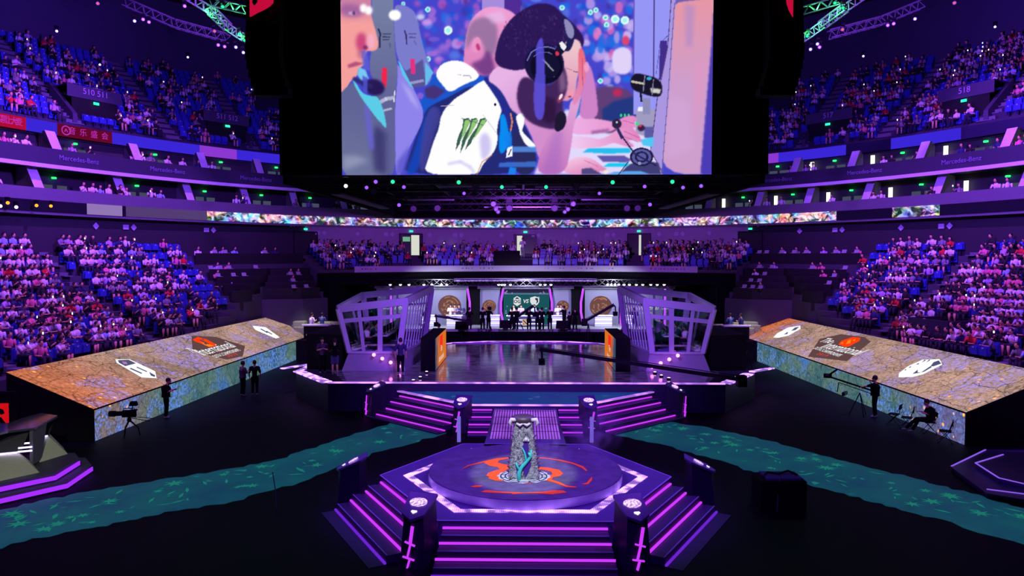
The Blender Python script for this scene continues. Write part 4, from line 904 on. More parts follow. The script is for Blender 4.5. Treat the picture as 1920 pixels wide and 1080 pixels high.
# --- player booths
M_BFR = mat('violet booth frame', (190, 182, 215), .45, var=.05); M_GLS = None
def glass_mat():
    m, nt, out = new_mat('booth glass'); tr = nd(nt, 'ShaderNodeBsdfTransparent'); tr.inputs[0].default_value = (.93, .93, .97, 1)
    gl = nd(nt, 'ShaderNodeBsdfGlossy', Roughness=.03); gl.inputs[0].default_value = (.9, .9, 1, 1); mx = nd(nt, 'ShaderNodeMixShader'); mx.inputs[0].default_value = .1
    lk(nt, tr.outputs[0], mx.inputs[1]); lk(nt, gl.outputs[0], mx.inputs[2]); lk(nt, mx.outputs[0], out.inputs[0]); return m
M_GLS = glass_mat()
ZB = 2.15
def booth(s, nm):
    t = thing('player_booth', 'slanted glass player booth with a violet frame on the %s of the main stage' % nm, 'booth', (s*7.6, 39.4, ZS)); inv = Matrix.Translation((-s*7.6, -39.4, -ZS))
    def V(x, y, z): return Vector((s*x, y, z))
    def W(mb, name, m_, **k): mb.xf(inv); return mb.build(name, m_, t, **k)
    q = MB(); b = [V(9.2, 36.7, ZS), V(6.0, 36.7, ZS), V(5.6, 42.4, ZS), V(9.2, 42.4, ZS)]; tp = [V(8.9, 37.0, ZB), V(6.25, 37.0, ZB), V(5.8, 42.2, ZB), V(8.9, 42.2, ZB)]
    q.add(b+tp, [(4, 5, 6, 7), (0, 1, 5, 4), (1, 2, 6, 5), (2, 3, 7, 6), (3, 0, 4, 7), (3, 2, 1, 0)]); W(q, 'plinth', mat('lavender plinth', (150, 140, 170), .5))
    # frame corners: front-outer, front-inner, back-inner, back-outer
    B0 = [V(8.9, 37.0, ZB), V(6.35, 37.0, ZB), V(5.75, 42.0, ZB), V(8.9, 42.0, ZB)]
    T0 = [V(9.35, 36.75, 4.35), V(5.95, 36.75, 4.75), V(5.35, 42.2, 5.15), V(9.3, 42.2, 4.75)]
    q = MB()
    for i in range(4):
        q.beam(B0[i], T0[i], .28, .22); q.beam(T0[i], T0[(i+1) % 4], .2, .36); q.beam(B0[i], B0[(i+1) % 4], .16, .12)
    def fp(i, f, g): # point on wall i at fraction f along, g up
        j = (i+1) % 4; return B0[i].lerp(B0[j], f).lerp(T0[i].lerp(T0[j], f), g)
    for f in (.3, .62): q.beam(fp(0, f, 0), fp(0, f, 1), .24 if f > .5 else .16, .12)
    q.beam(fp(0, 0, .72), fp(0, 1, .72), .1, .2); q.beam(fp(2, 0, .72), fp(2, 1, .72), .1, .1); q.beam(fp(2, .5, 0), fp(2, .5, 1), .1, .1)
    q.beam(fp(3, .5, 0), fp(3, .5, 1), .1, .1); W(q, 'frame', M_BFR)
    for k in range(9):
        q = MB(); f = .08+.105*k; q.beam(fp(1, f, .02), fp(1, f+.02, .98), .05, .22); W(q, 'side_louvre', mat('clear acrylic slat', (190, 190, 220), .15, spec=1))
    for i in (0, 2, 3):
        q = MB(); q.poly([fp(i, .02, .02), fp(i, .98, .02), fp(i, .98, .98), fp(i, .02, .98)]); W(q, 'glass_pane', M_GLS)
    q = MB(); q.poly([fp(0, .1, .01)+Vector((0, .2, .02)), fp(0, .9, .01)+Vector((0, .2, .02)), V(5.9, 41.8, ZB+.03), V(8.8, 41.8, ZB+.03)]); W(q, 'floor_board', mat('violet booth floor', (150, 120, 230), .5))
    for f in (.15, .5, .85):
        q = MB(); p = fp(0, f, .97)+Vector((0, 1.5, -.1)); q.beam(p-Vector((.3, 0, 0)), p+Vector((.3, 0, 0)), .08, .06); W(q, 'light_bar', emat('white booth tube', (225, 225, 255), 3), )
    q = MB()
    for k in range(4): pass
    for k in range(4):
        q = MB(); c = V(6.3+.42*k, 36.72, ZS+.25+.19*k); q.lathe([(.05, 0), (.09, .07), (.09, .1)], tuple(c), 10, axis='y'); W(q, 'up_light', emat('pink uplight', (255, 130, 240), 4))
    # player desk and monitors
    d = thing('player_desk', 'long white player desk inside the %s booth' % nm, 'desk', (s*7.4, 39.6, ZB+.03)); 
    q = MB(); q.box((0, 0, .72), (.75, 4.4, .05)); q.build('table_top', M_WHITE, d); q = MB(); q.box((s*.3, 0, 0), (.05, 4.3, .72)); q.build('modesty_panel', M_BLK, d)
    for k in range(5):
        y = 37.9+.85*k; mth = thing('monitor', 'black monitor on the %s booth desk' % nm, 'monitor', (s*7.25, y, ZB+.8), 0, 'monitors on the %s booth desk' % nm)
        q = MB(); q.box((0, 0, .12), (.04, .58, .34)); q.build('screen_case', M_BLK, mth); q = MB(); q.box((0, 0, 0), (.18, .24, .015)); q.box((0, 0, .015), (.04, .05, .12)); q.build('stand', M_BLKM, mth)
        q = MB(); q.poly([(s*.022, -.27, .14), (s*.022, .27, .14), (s*.022, .27, .44), (s*.022, -.27, .44)]); q.build('lit_screen', emat('monitor picture', (110, 130, 150), .8, False), mth)
        sh = ('white', 'navy', 'white', 'grey', 'white')[k]; o = bpy.data.objects.new('player', PM['lean' if k % 2 else 'upright', sh]); COL.objects.link(o); o.location = (s*8.15, y, ZB+.06); o.rotation_euler = (0, 0, s*PI/2)
        tag(o, 'person in %s jersey seated at the %s booth desk, %s from the front' % (sh, nm, ORD[k]), 'person', 'players inside the %s booth' % nm)
        ch = MB(); ch.box((s*8.2, y, ZB+.38), (.46, .46, .08)); ch.box((s*8.48, y, ZB+.46), (.08, .46, .8), 0, 0, (1, .7)); ch.box((s*8.2, y, ZB+.03), (.08, .08, .35)); ch.box((s*8.2, y, ZB+.03), (.5, .5, .04))
        c = thing('gaming_chair', 'grey high backed chair in the %s booth' % nm, 'chair', (s*8.2, y, ZB+.03), 0, 'player chairs in the %s booth' % nm); o = ch; o.xf(Matrix.Translation((-s*8.2, -y, -ZB-.03))); o.build('chair_body', mat('grey chair leather', (84, 84, 98), .5), c)
    sb_ = MB(); a = [V(8.95, 36.9, ZS), V(11.0, 37.1, 0.02), V(11.0, 42.2, 0.02), V(8.95, 42.2, ZS)]
    sb_.prism([tuple(V(9.25, 36.9, 0))[:2], tuple(V(11.1, 37.2, 0))[:2], tuple(V(11.1, 42.2, 0))[:2], tuple(V(9.25, 42.2, 0))[:2]], ZS, 3.05)
    tag(sb_.build('masking_box', M_BLK), 'tall plain black box against the outer side of the %s booth' % nm, 'box')
booth(-1, 'left'); booth(1, 'right')
# --- the sloped led wedges
def wedge_mat(name, s, top=True):
    m, nt, out = new_mat(name); tc = nd(nt, 'ShaderNodeTexCoord'); sp = nd(nt, 'ShaderNodeSeparateXYZ'); lk(nt, tc.outputs['Object'], sp.inputs[0])
    warp = nd(nt, 'ShaderNodeTexNoise', Scale=.9, Detail=5.0); lk(nt, tc.outputs['Object'], warp.inputs['Vector'])
    mv = nd(nt, 'ShaderNodeVectorMath', _operation='MULTIPLY_ADD'); mv.inputs[1].default_value = (1.1,)*3; lk(nt, warp.outputs['Color'], mv.inputs[0]); lk(nt, tc.outputs['Object'], mv.inputs[2])
    n1 = nd(nt, 'ShaderNodeTexNoise', Scale=.35, Detail=4.0); lk(nt, tc.outputs['Object'], n1.inputs['Vector'])
    n2 = nd(nt, 'ShaderNodeTexNoise', Scale=7.0, Detail=6.0, Roughness=.8); lk(nt, tc.outputs['Object'], n2.inputs['Vector'])
    n3 = nd(nt, 'ShaderNodeTexNoise', Scale=.45, Detail=5.0, Roughness=.65); n3.noise_dimensions = '4D'; n3.inputs['W'].default_value = 3.3; lk(nt, tc.outputs['Object'], n3.inputs['Vector'])
    r = nd(nt, 'ShaderNodeValToRGB'); cr = r.color_ramp
    cols = [(0, (110, 96, 98)), (.42, (172, 138, 124)), (.6, (200, 160, 146)), (1, (225, 178, 156))] if top else [(0, (40, 70, 105)), (.42, (66, 104, 112)), (.55, (92, 122, 116)), (.7, (60, 110, 190)), (1, (110, 150, 215))]
    while len(cr.elements) < len(cols): cr.elements.new(.5)
    for e, (p, c) in zip(cr.elements, cols): e.position = p; e.color = (*s2l(c), 1)
    lk(nt, n1.outputs['Fac'], r.inputs[0]); base = r.outputs[0]
    # warm tint at near end / far end
    if top:
        g = nd(nt, 'ShaderNodeMapRange'); g.inputs[1].default_value = -6; g.inputs[2].default_value = -14; lk(nt, sp.outputs['Y'], g.inputs[0])
        g2 = nd(nt, 'ShaderNodeMapRange'); g2.inputs[1].default_value = 8.5; g2.inputs[2].default_value = 13; g2.inputs[4].default_value = .75; lk(nt, sp.outputs['Y'], g2.inputs[0])
        mxx = nd(nt, 'ShaderNodeMath', _operation='MAXIMUM'); lk(nt, (g if s < 0 else g2).outputs[0], mxx.inputs[0]); mxx.inputs[1].default_value = 0
        if s > 0: g2.inputs[4].default_value = .9
        mx = nd(nt, 'ShaderNodeMix', _data_type='RGBA'); mx.inputs[7].default_value = (*s2l((226, 110, 50)), 1); lk(nt, mxx.outputs[0], mx.inputs[0]); lk(nt, base, mx.inputs[6]); base = mx.outputs[2]
    if not top:
        g3 = nd(nt, 'ShaderNodeMapRange'); g3.inputs[1].default_value = -7; g3.inputs[2].default_value = -10.5; lk(nt, sp.outputs['Y'], g3.inputs[0]); mb_ = nd(nt, 'ShaderNodeMix', _data_type='RGBA'); mb_.inputs[7].default_value = (*s2l((128, 110, 108) if s < 0 else (104, 100, 150)), 1); lk(nt, g3.outputs[0], mb_.inputs[0]); lk(nt, base, mb_.inputs[6]); base = mb_.outputs[2]
    # lilac growth patches
    pt = nd(nt, 'ShaderNodeMapRange'); pt.inputs[1].default_value = .50; pt.inputs[2].default_value = .56; lk(nt, n3.outputs['Fac'], pt.inputs[0])
    fl_ = nd(nt, 'ShaderNodeMapRange'); fl_.inputs[1].default_value = .48; fl_.inputs[2].default_value = .54; lk(nt, n2.outputs['Fac'], fl_.inputs[0])
    pm = nd(nt, 'ShaderNodeMath', _operation='MULTIPLY'); lk(nt, pt.outputs[0], pm.inputs[0]); lk(nt, fl_.outputs[0], pm.inputs[1])
    m2 = nd(nt, 'ShaderNodeMix', _data_type='RGBA'); m2.inputs[7].default_value = (*s2l((172, 150, 235) if top else (92, 135, 225)), 1); lk(nt, pm.outputs[0], m2.inputs[0]); lk(nt, base, m2.inputs[6])
    # cracks
    vc = nd(nt, 'ShaderNodeTexVoronoi', Scale=.75 if top else .9, _feature='DISTANCE_TO_EDGE'); lk(nt, mv.outputs[0], vc.inputs['Vector'])
    cm = nd(nt, 'ShaderNodeMapRange'); cm.inputs[1].default_value = .0; cm.inputs[2].default_value = .022; cm.inputs[3].default_value = .4; lk(nt, vc.outputs['Distance'], cm.inputs[0])
    vd_ = nd(nt, 'ShaderNodeTexVoronoi', Scale=2.1, _feature='DISTANCE_TO_EDGE'); lk(nt, mv.outputs[0], vd_.inputs['Vector'])
    cd_ = nd(nt, 'ShaderNodeMapRange'); cd_.inputs[1].default_value = .0; cd_.inputs[2].default_value = .06; cd_.inputs[3].default_value = .72; lk(nt, vd_.outputs['Distance'], cd_.inputs[0])
    gr = nd(nt, 'ShaderNodeMapRange'); gr.inputs[1].default_value = .32; gr.inputs[2].default_value = .68; gr.inputs[3].default_value = .45; gr.inputs[4].default_value = 1.5; lk(nt, n2.outputs['Fac'], gr.inputs[0])
    if top:
        wz = nd(nt, 'ShaderNodeTexNoise', Scale=1.6, Detail=4.0); lk(nt, tc.outputs['Object'], wz.inputs['Vector']); wm = nd(nt, 'ShaderNodeVectorMath', _operation='MULTIPLY_ADD'); wm.inputs[1].default_value = (.55, .55, 0); lk(nt, wz.outputs['Color'], wm.inputs[0]); lk(nt, tc.outputs['Object'], wm.inputs[2])
        bk_ = nd(nt, 'ShaderNodeTexBrick', Scale=1.0); bk_.inputs['Mortar Size'].default_value = .025; bk_.inputs['Mortar Smooth'].default_value = .6; bk_.inputs['Brick Width'].default_value = 1.5; bk_.inputs['Row Height'].default_value = 1.9; bk_.inputs['Color1'].default_value = (1, 1, 1, 1); bk_.inputs['Color2'].default_value = (.82, .82, .82, 1); bk_.inputs['Mortar'].default_value = (.35, .35, .35, 1); lk(nt, wm.outputs[0], bk_.inputs['Vector'])
        bc = nd(nt, 'ShaderNodeMath', _operation='MULTIPLY'); lk(nt, cm.outputs[0], bc.inputs[0]); lk(nt, bk_.outputs['Color'], bc.inputs[1]); cm = bc
    x1 = nd(nt, 'ShaderNodeMath', _operation='MULTIPLY'); lk(nt, cm.outputs[0], x1.inputs[0]); lk(nt, cd_.outputs[0], x1.inputs[1])
    x2 = nd(nt, 'ShaderNodeMath', _operation='MULTIPLY'); lk(nt, x1.outputs[0], x2.inputs[0]); lk(nt, gr.outputs[0], x2.inputs[1])
    # embers
    ve = nd(nt, 'ShaderNodeTexVoronoi', Scale=2.0); lk(nt, tc.outputs['Object'], ve.inputs['Vector']); em = nd(nt, 'ShaderNodeMapRange'); em.inputs[1].default_value = .17; em.inputs[2].default_value = .08; em.inputs[3].default_value = 0; em.inputs[4].default_value = 1; lk(nt, ve.outputs['Distance'], em.inputs[0])
    gg = nd(nt, 'ShaderNodeMapRange'); gg.inputs[1].default_value = -7; gg.inputs[2].default_value = -10.5; lk(nt, sp.outputs['Y'], gg.inputs[0])
    e2 = nd(nt, 'ShaderNodeMath', _operation='MULTIPLY'); lk(nt, em.outputs[0], e2.inputs[0]); lk(nt, gg.outputs[0], e2.inputs[1])
    m3 = nd(nt, 'ShaderNodeMix', _data_type='RGBA'); m3.inputs[7].default_value = (2.2, .75, .15, 1); lk(nt, e2.outputs[0], m3.inputs[0]); lk(nt, m2.outputs[2], m3.inputs[6])
    e = nd(nt, 'ShaderNodeEmission'); lk(nt, m3.outputs[2], e.inputs[0]); lk(nt, x2.outputs[0], e.inputs[1]); lk(nt, e.outputs[0], out.inputs[0]); m.cycles.emission_sampling = 'NONE'; return m
M_LW = emat('white logo glow', (250, 250, 255), 1.1, False); M_LR = emat('red logo glow', (255, 60, 12), 1.15, False); M_LO = emat('orange logo glow', (255, 130, 30), 1.1, False); M_LD = emat('slate logo fill', (88, 92, 130), .8, False); M_LBR = emat('brown logo ground', (108, 76, 78), .8, False)
def wedge(s, nm):
    t = thing('led_wedge', 'long sloped display box showing cracked stone along the %s stand' % nm, 'display', (s*16, 39.5, 0)); inv = Matrix.Translation((-s*16, -39.5, 0))
    nb, nt_ = pz(985+s*833, 833, 0), None
    Y0, Y1 = 27.45, 51.5; XB0, XB1 = 16.3, 15.4; XR0, XR1 = 19.7, 18.0
    c = {'fb0': (s*XB0, Y0, 0), 'fb1': (s*XB1, Y1, 0), 'ft0': (s*XB0, Y0, 1.2), 'ft1': (s*XB1, Y1, 1.3), 'rt0': (s*XR0, Y0+.1, 2.58), 'rt1': (s*XR1, Y1, 2.8), 'rb0': (s*XR0, Y0+.1, 0), 'rb1': (s*XR1, Y1, 0)}
    _n = (Vector(c['ft1'])-Vector(c['ft0'])).cross(Vector(c['rt0'])-Vector(c['ft0'])); _r = ray(985-s*-470, 592); _t = (Vector(c['ft0'])-Vector((0, 0, CAMZ))).dot(_n)/_r.dot(_n); c['rt1'] = tuple(Vector((0, 0, CAMZ))+_r*_t); c['rb1'] = (c['rt1'][0], c['rt1'][1], 0)
    K = list(c); vs = [c[k] for k in K]; ix = {k: i for i, k in enumerate(K)}
    q = MB(); q.add(vs, [(ix['fb0'], ix['fb1'], ix['ft1'], ix['ft0']), (ix['ft0'], ix['ft1'], ix['rt1'], ix['rt0']), (ix['fb0'], ix['ft0'], ix['rt0'], ix['rb0']), (ix['fb1'], ix['rb1'], ix['rt1'], ix['ft1']), (ix['rb0'], ix['rt0'], ix['rt1'], ix['rb1'])])
    q.xf(inv); q.build('box', M_BLK, t)
    o0 = Vector(c['ft0']); ax = Vector(c['ft1'])-o0; L = ax.length
    P = Plane(c['ft0'], ax, Vector(c['rt0'])-o0)  # x along length, y up the slope
    up_ = P.n if P.n.z > 0 else -P.n; sg = 1 if P.n.z > 0 else -1
    q = MB(); q.poly([Vector(c[k])+up_*.015 for k in ('ft0', 'ft1', 'rt1', 'rt0')]); q.xf(inv); q.build('top_display', wedge_mat('cracked stone display', s, True), t)
    f = Vector((-s, 0, 0)); q = MB(); q.poly([Vector(c[k])+f*.015 for k in ('fb0', 'fb1', 'ft1', 'ft0')]); q.xf(inv); q.build('front_display', wedge_mat('mossy blue display', s, False), t)
    q = MB(); q.beam(Vector(c['ft0'])+f*.02, Vector(c['ft1'])+f*.02, .05, .05); q.xf(inv); q.build('edge_strip', M_BLK, t)
    # logos; drawn in (along, slope) metres. Reading direction: from the stage side, up = slope
    def PP(a, b, h): p = P.p(a, b, h*2.4*sg); return Vector((p.x-s*16, p.y-39.5, p.z))
    r = -1 if s > 0 else 1   # text runs along +Y on the left, towards the viewer on the right
    def lp(pts, cx, cy, h, name, m_, k=1, k2=None): 
        q = MB(); k2 = k2 or k; q.poly([PP(cx+r*a*k, cy+b*k2, h) for a, b in pts]); return q.build(name, m_, t)
    W_ = 3.4
    # positions along the length found from the photo
    def along(u, v):  # intersect view ray with the slope plane
        rr = ray(u, v); o_ = Vector((0, 0, CAMZ)); n = P.n; tt = (P.o-o_).dot(n)/rr.dot(n); p = o_+rr*tt; return (p-P.o).dot(P.x), (p-P.o).dot(P.y)
    def trace(pxs, name, m_, h): # outline picked in the photo and laid flat on the slope
        q = MB(); q.poly([PP(*along(u, v), h) for u, v in pxs]); return q.build(name, m_, t)
    if s < 0:
        z = lambda L_: [(190+x/4.683, 590+y/4.683) for x, y in L_]
        trace(z([(120, 400), (245, 400), (470, 505), (482, 567), (350, 560), (130, 430)]), 'team_logo', M_LW, .02)
        trace(z([(140, 412), (235, 408), (300, 440), (205, 465), (150, 435)]), 'logo_fill', M_LD, .03)
        for L_ in ([(255, 480), (355, 525), (345, 532), (243, 487)], [(310, 470), (400, 510), (392, 516), (302, 476)], [(415, 515), (468, 545), (465, 560), (430, 548)]): trace(z(L_), 'logo_fill', M_LD, .03)
        trace(z([(175, 425), (215, 430), (225, 450), (190, 448)]), 'logo_mark', emat('pink logo mark', (190, 130, 190), .9, False), .035)
        trace(z([(1325, 103), (1440, 115), (1565, 205), (1530, 215), (1350, 140)]), 'team_logo', M_LW, .02)
        for L_ in ([(1400, 130), (1460, 165), (1452, 170), (1392, 136)], [(1450, 150), (1500, 180), (1492, 184), (1442, 155)]): trace(z(L_), 'logo_fill', M_LD, .03)
        trace(z([(790, 190), (1000, 200), (1260, 280), (1240, 370), (1100, 400), (800, 330)]), 'logo_ground', M_LBR, .016)
        trace(z([(800, 225), (845, 203), (925, 225), (1008, 270), (985, 285), (945, 292), (880, 262), (815, 240)]), 'square_emblem', M_LR, .02)
        trace(z([(870, 250), (930, 265), (985, 280), (945, 290), (905, 275)]), 'square_emblem', M_LO, .024)
        for L_ in ([(850, 232), (870, 228), (950, 268), (935, 272)], [(870, 220), (890, 222), (905, 234), (893, 236)], [(895, 262), (905, 256), (925, 268), (915, 274)]): trace(z(L_), 'emblem_slot', M_LBR, .03)
        A0, A1 = along(*z([(905, 372)])[0]), along(*z([(1195, 290)])[0]); B0, B1 = along(*z([(1010, 390)])[0]), along(*z([(1225, 325)])[0]); C0, C1 = along(*z([(1115, 383)])[0]), along(*z([(1205, 362)])[0]); D0, D1 = along(*z([(800, 345)])[0]), along(*z([(870, 345)])[0])
    else:
        z = lambda L_: [(1380+x/3.5556, 580+y/3.5556) for x, y in L_]
        trace(z([(1085, 460), (1090, 430), (1150, 385), (1245, 342), (1360, 338), (1378, 375), (1250, 440), (1180, 458)]), 'team_logo', M_LW, .02)
        for L_ in ([(1300, 390), (1320, 362), (1355, 350), (1372, 372), (1320, 390)], [(1180, 440), (1215, 412), (1215, 430), (1240, 432)], [(1235, 432), (1300, 388), (1310, 395), (1260, 425)], [(1200, 378), (1225, 366), (1222, 376)], [(1150, 398), (1172, 388), (1168, 398)], [(1240, 365), (1262, 345), (1270, 350)], [(1270, 365), (1292, 343), (1300, 348)], [(1125, 412), (1140, 408), (1135, 418)]): trace(z(L_), 'logo_fill', M_LD, .03)
        trace(z([(250, 192), (275, 165), (350, 125), (430, 113), (432, 135), (350, 180), (280, 195)]), 'team_logo', M_LW, .02)
        for L_ in ([(370, 150), (395, 128), (425, 122), (400, 145)], [(320, 175), (350, 155), (345, 172)]): trace(z(L_), 'logo_fill', M_LD, .03)
        trace(z([(560, 200), (700, 170), (860, 190), (900, 220), (740, 350), (480, 320)]), 'logo_ground', M_LBR, .016)
        trace(z([(685, 240), (705, 215), (780, 190), (832, 195), (825, 215), (760, 250), (735, 257)]), 'square_emblem', M_LR, .02)
        for L_ in ([(735, 240), (750, 215), (770, 208), (765, 235)], [(700, 232), (720, 225), (715, 240)], [(780, 215), (800, 203), (795, 220)]): trace(z(L_), 'emblem_slot', M_LO, .03)
        A0, A1 = along(*z([(560, 262)])[0]), along(*z([(800, 318)])[0]); B0, B1 = along(*z([(515, 270)])[0]), along(*z([(682, 325)])[0]); C0, C1 = along(*z([(535, 308)])[0]), along(*z([(598, 324)])[0]); D0, D1 = along(*z([(555, 225)])[0]), along(*z([(620, 235)])[0])
    def lay(name, s_, a0, a1, asp, m_, shear=0):
        me = text_mesh(s_, 1, 'LEFT', shear); me.materials.clear(); me.materials.append(m_)
        xs = [v.co.x for v in me.vertices]; w0, w1 = min(xs), max(xs); p0 = PP(*a0, .03); p1 = PP(*a1, .03); xd = (p1-p0); Ln = xd.length; xd.normalize(); yd = (PP(a0[0], a0[1]+1, .03)-p0); yd = (yd-xd*yd.dot(xd)).normalized()
        for v in me.vertices: v.co = p0+xd*((v.co.x-w0)/(w1-w0)*Ln)+yd*((v.co.y+.33)*asp)
        o = bpy.data.objects.new(name, me); COL.objects.link(o); o.parent = t
    lay('script_lettering', 'International', A0, A1, 1.15, M_LW, .25); lay('script_lettering', 'The', D0, D1, .85, M_LW, .25)
    lay('block_lettering', 'DOTA 2 CHAMPIONSHIPS', B0, B1, .42, M_LW); lay('red_lettering', '2 0 1 9', C0, C1, .36, M_LR)
wedge(-1, 'left'); wedge(1, 'right')
# ================================================================ THE FLOWN SCREEN AND RIG
class Canvas:
    "a small software paint box whose pixels become the light points of a display"
    def __init__(s, x0, y0, x1, y1, w, h, base):
        s.x0, s.y0, s.x1, s.y1, s.w, s.h = x0, y0, x1, y1, w, h
        s.a = np.ones((h, w, 3))*np.array(base, float)
        s.X, s.Y = np.meshgrid(np.linspace(x0, x1, w), np.linspace(y0, y1, h))
    def mask(s, pts):
        X, Y = s.X, s.Y; m = np.zeros(X.shape, bool); n = len(pts)
        for i in range(n):
            ax, ay = pts[i]; bx, by = pts[(i+1) % n]
            if ay == by: continue
            c = (Y < ay) != (Y < by); m ^= c & (X < (bx-ax)*(Y-ay)/(by-ay)+ax)
        return m.astype(float)
    @staticmethod
    def blur(m, r):
        if r < .4: return m
        k = int(math.ceil(r*2.5)); g = np.exp(-.5*(np.arange(-k, k+1)/r)**2); g /= g.sum(); p = np.pad(m, k, mode='edge')
        o = sum(g[i]*p[:, i:i+m.shape[1]] for i in range(2*k+1)); return sum(g[i]*o[i:i+m.shape[0], :] for i in range(2*k+1))
    def fill(s, pts, col, a=1, b=.7, smooth=True):
        if smooth and len(pts) > 5: pts = chaikin(pts)
        m = s.blur(s.mask(pts), b*s.w/(s.x1-s.x0))*a; s.a = s.a*(1-m[..., None])+np.array(col, float)*m[..., None]
    def flat(s, pts, col, a=1, b=.6): s.fill(pts, col, a, b, False)
    def ell(s, cx, cy, rx, ry, col, a=1, b=1.0, rot=0):
        r = math.radians(rot); s.fill([(cx+rx*math.cos(k*PI/12)*math.cos(r)-ry*math.sin(k*PI/12)*math.sin(r), cy+rx*math.cos(k*PI/12)*math.sin(r)+ry*math.sin(k*PI/12)*math.cos(r)) for k in range(24)], col, a, b, False)
    def line(s, pts, w, col, a=1, b=.5):
        for (ax, ay), (bx, by) in zip(pts, pts[1:]):
            L = math.hypot(bx-ax, by-ay) or 1; nx, ny = -(by-ay)/L*w/2, (bx-ax)/L*w/2; ex, ey = (bx-ax)/L*w*.3, (by-ay)/L*w*.3
            s.fill([(ax+nx-ex, ay+ny-ey), (ax-nx-ex, ay-ny-ey), (bx-nx+ex, by-ny+ey), (bx+nx+ex, by+ny+ey)], col, a, b, False)
    def grad(s, pts, c0, c1, p0, p1, a=1, b=1):
        m = s.blur(s.mask(chaikin(pts)), b*s.w/(s.x1-s.x0))*a; d = np.array(p1, float)-np.array(p0, float); t = ((s.X-p0[0])*d[0]+(s.Y-p0[1])*d[1])/(d @ d); t = np.clip(t, 0, 1)[..., None]
        c = np.array(c0, float)*(1-t)+np.array(c1, float)*t; s.a = s.a*(1-m[..., None])+c*m[..., None]
    def display(s, name, plane, W_, H_, parent, strength=1.0):
        "lay the picture on a plane: origin = top left corner, x = right, y = up"
        h, w = s.h, s.w; xs = np.linspace(0, W_, w); ys = np.linspace(0, -H_, h); X, Y = np.meshgrid(xs, ys)
        o, ax, ay = np.array(plane.o), np.array(plane.x), np.array(plane.y); V = o+X[..., None]*ax+Y[..., None]*ay; V = V.reshape(-1, 3)
        me = bpy.data.meshes.new(name); i = np.arange(h*w).reshape(h, w); Q = np.stack([i[1:, :-1], i[1:, 1:], i[:-1, 1:], i[:-1, :-1]], -1).reshape(-1, 4)
        me.vertices.add(len(V)); me.vertices.foreach_set('co', V.ravel()); me.loops.add(Q.size); me.loops.foreach_set('vertex_index', Q.ravel().astype(np.int32))
        me.polygons.add(len(Q)); me.polygons.foreach_set('loop_start', (np.arange(len(Q))*4).astype(np.int32)); me.update(calc_edges=True)
        c = np.clip(s.a, 0, 255)/255; lin = np.where(c <= .04045, c/12.92, ((c+.055)/1.055)**2.4); at = me.color_attributes.new('pixels', 'FLOAT_COLOR', 'POINT')
        at.data.foreach_set('color', np.concatenate([lin.reshape(-1, 3), np.ones((h*w, 1))], 1).ravel())
        m, nt, out = new_mat(name+' picture'); a = nd(nt, 'ShaderNodeAttribute', _attribute_name='pixels'); e = nd(nt, 'ShaderNodeEmission', Strength=strength); lk(nt, a.outputs['Color'], e.inputs[0]); lk(nt, e.outputs[0], out.inputs[0]); m.cycles.emission_sampling = 'NONE'
        me.materials.append(m); ob = bpy.data.objects.new(name, me); COL.objects.link(ob); ob.parent = parent; return ob
def chaikin(p, n=2):
    for _ in range(n):
        o = []
        for i in range(len(p)):
            a, b = p[i], p[(i+1) % len(p)]; o += [(a[0]*.75+b[0]*.25, a[1]*.75+b[1]*.25), (a[0]*.25+b[0]*.75, a[1]*.25+b[1]*.75)]
        p = o
    return p
YS = 31.0
tl = py(638, -45, YS); br = py(1334, 327, YS)
SW, SH = br.x-tl.x, tl.z-br.z
C = Canvas(638, -45, 1334, 327, 600, 320, (70, 70, 205))
rc = random.Random(3)
for i in range(420):   # out of focus crowd behind the players
    x, y = rc.uniform(770, 1190), rc.uniform(-45, 215); c = rc.choice([(25, 100, 225), (20, 85, 215), (80, 50, 170), (170, 110, 215), (195, 150, 235), (60, 40, 140), (200, 90, 190), (90, 130, 235), (30, 110, 230), (120, 90, 210)])
    C.ell(x, y, rc.uniform(4, 11), rc.uniform(4, 10), c, rc.uniform(.5, .9), rc.uniform(1.2, 3))
for i in range(60):
    x, y = rc.uniform(1095, 1185), rc.uniform(-40, 165); C.ell(x, y, rc.uniform(5, 10), rc.uniform(6, 12), rc.choice([(205, 185, 245), (190, 160, 235), (30, 110, 230), (225, 110, 190)]), .8, 1.6)
for x, y, r in ((756, 7, 4), (802, 18, 5), (802, 110, 5), (1053, 16, 5), (840, 57, 8), (1134, 35, 5), (1136, 48, 5), (1106, 25, 5), (1116, 21, 5), (1160, 119, 5), (1125, 152, 5), (1152, 38, 8), (1170, 40, 8)):
    C.ell(x, y, r, r, (225, 255, 250), 1, .8); C.ell(x, y, r*.55, r*.55, (30, 210, 200) if r < 6 else (150, 240, 245), .9, .8)
C.fill([(1150, 95), (1165, 88), (1184, 95), (1184, 140), (1150, 140), (1145, 112)], (225, 210, 250), 1, 1.5); C.ell(1172, 78, 7, 9, (215, 70, 120), 1, 1.4)
C.flat([(903, -45), (945, -45), (945, 30), (903, 30)], (166, 140, 220)); C.flat([(945, -45), (976, -45), (976, 30), (945, 30)], (80, 45, 150))
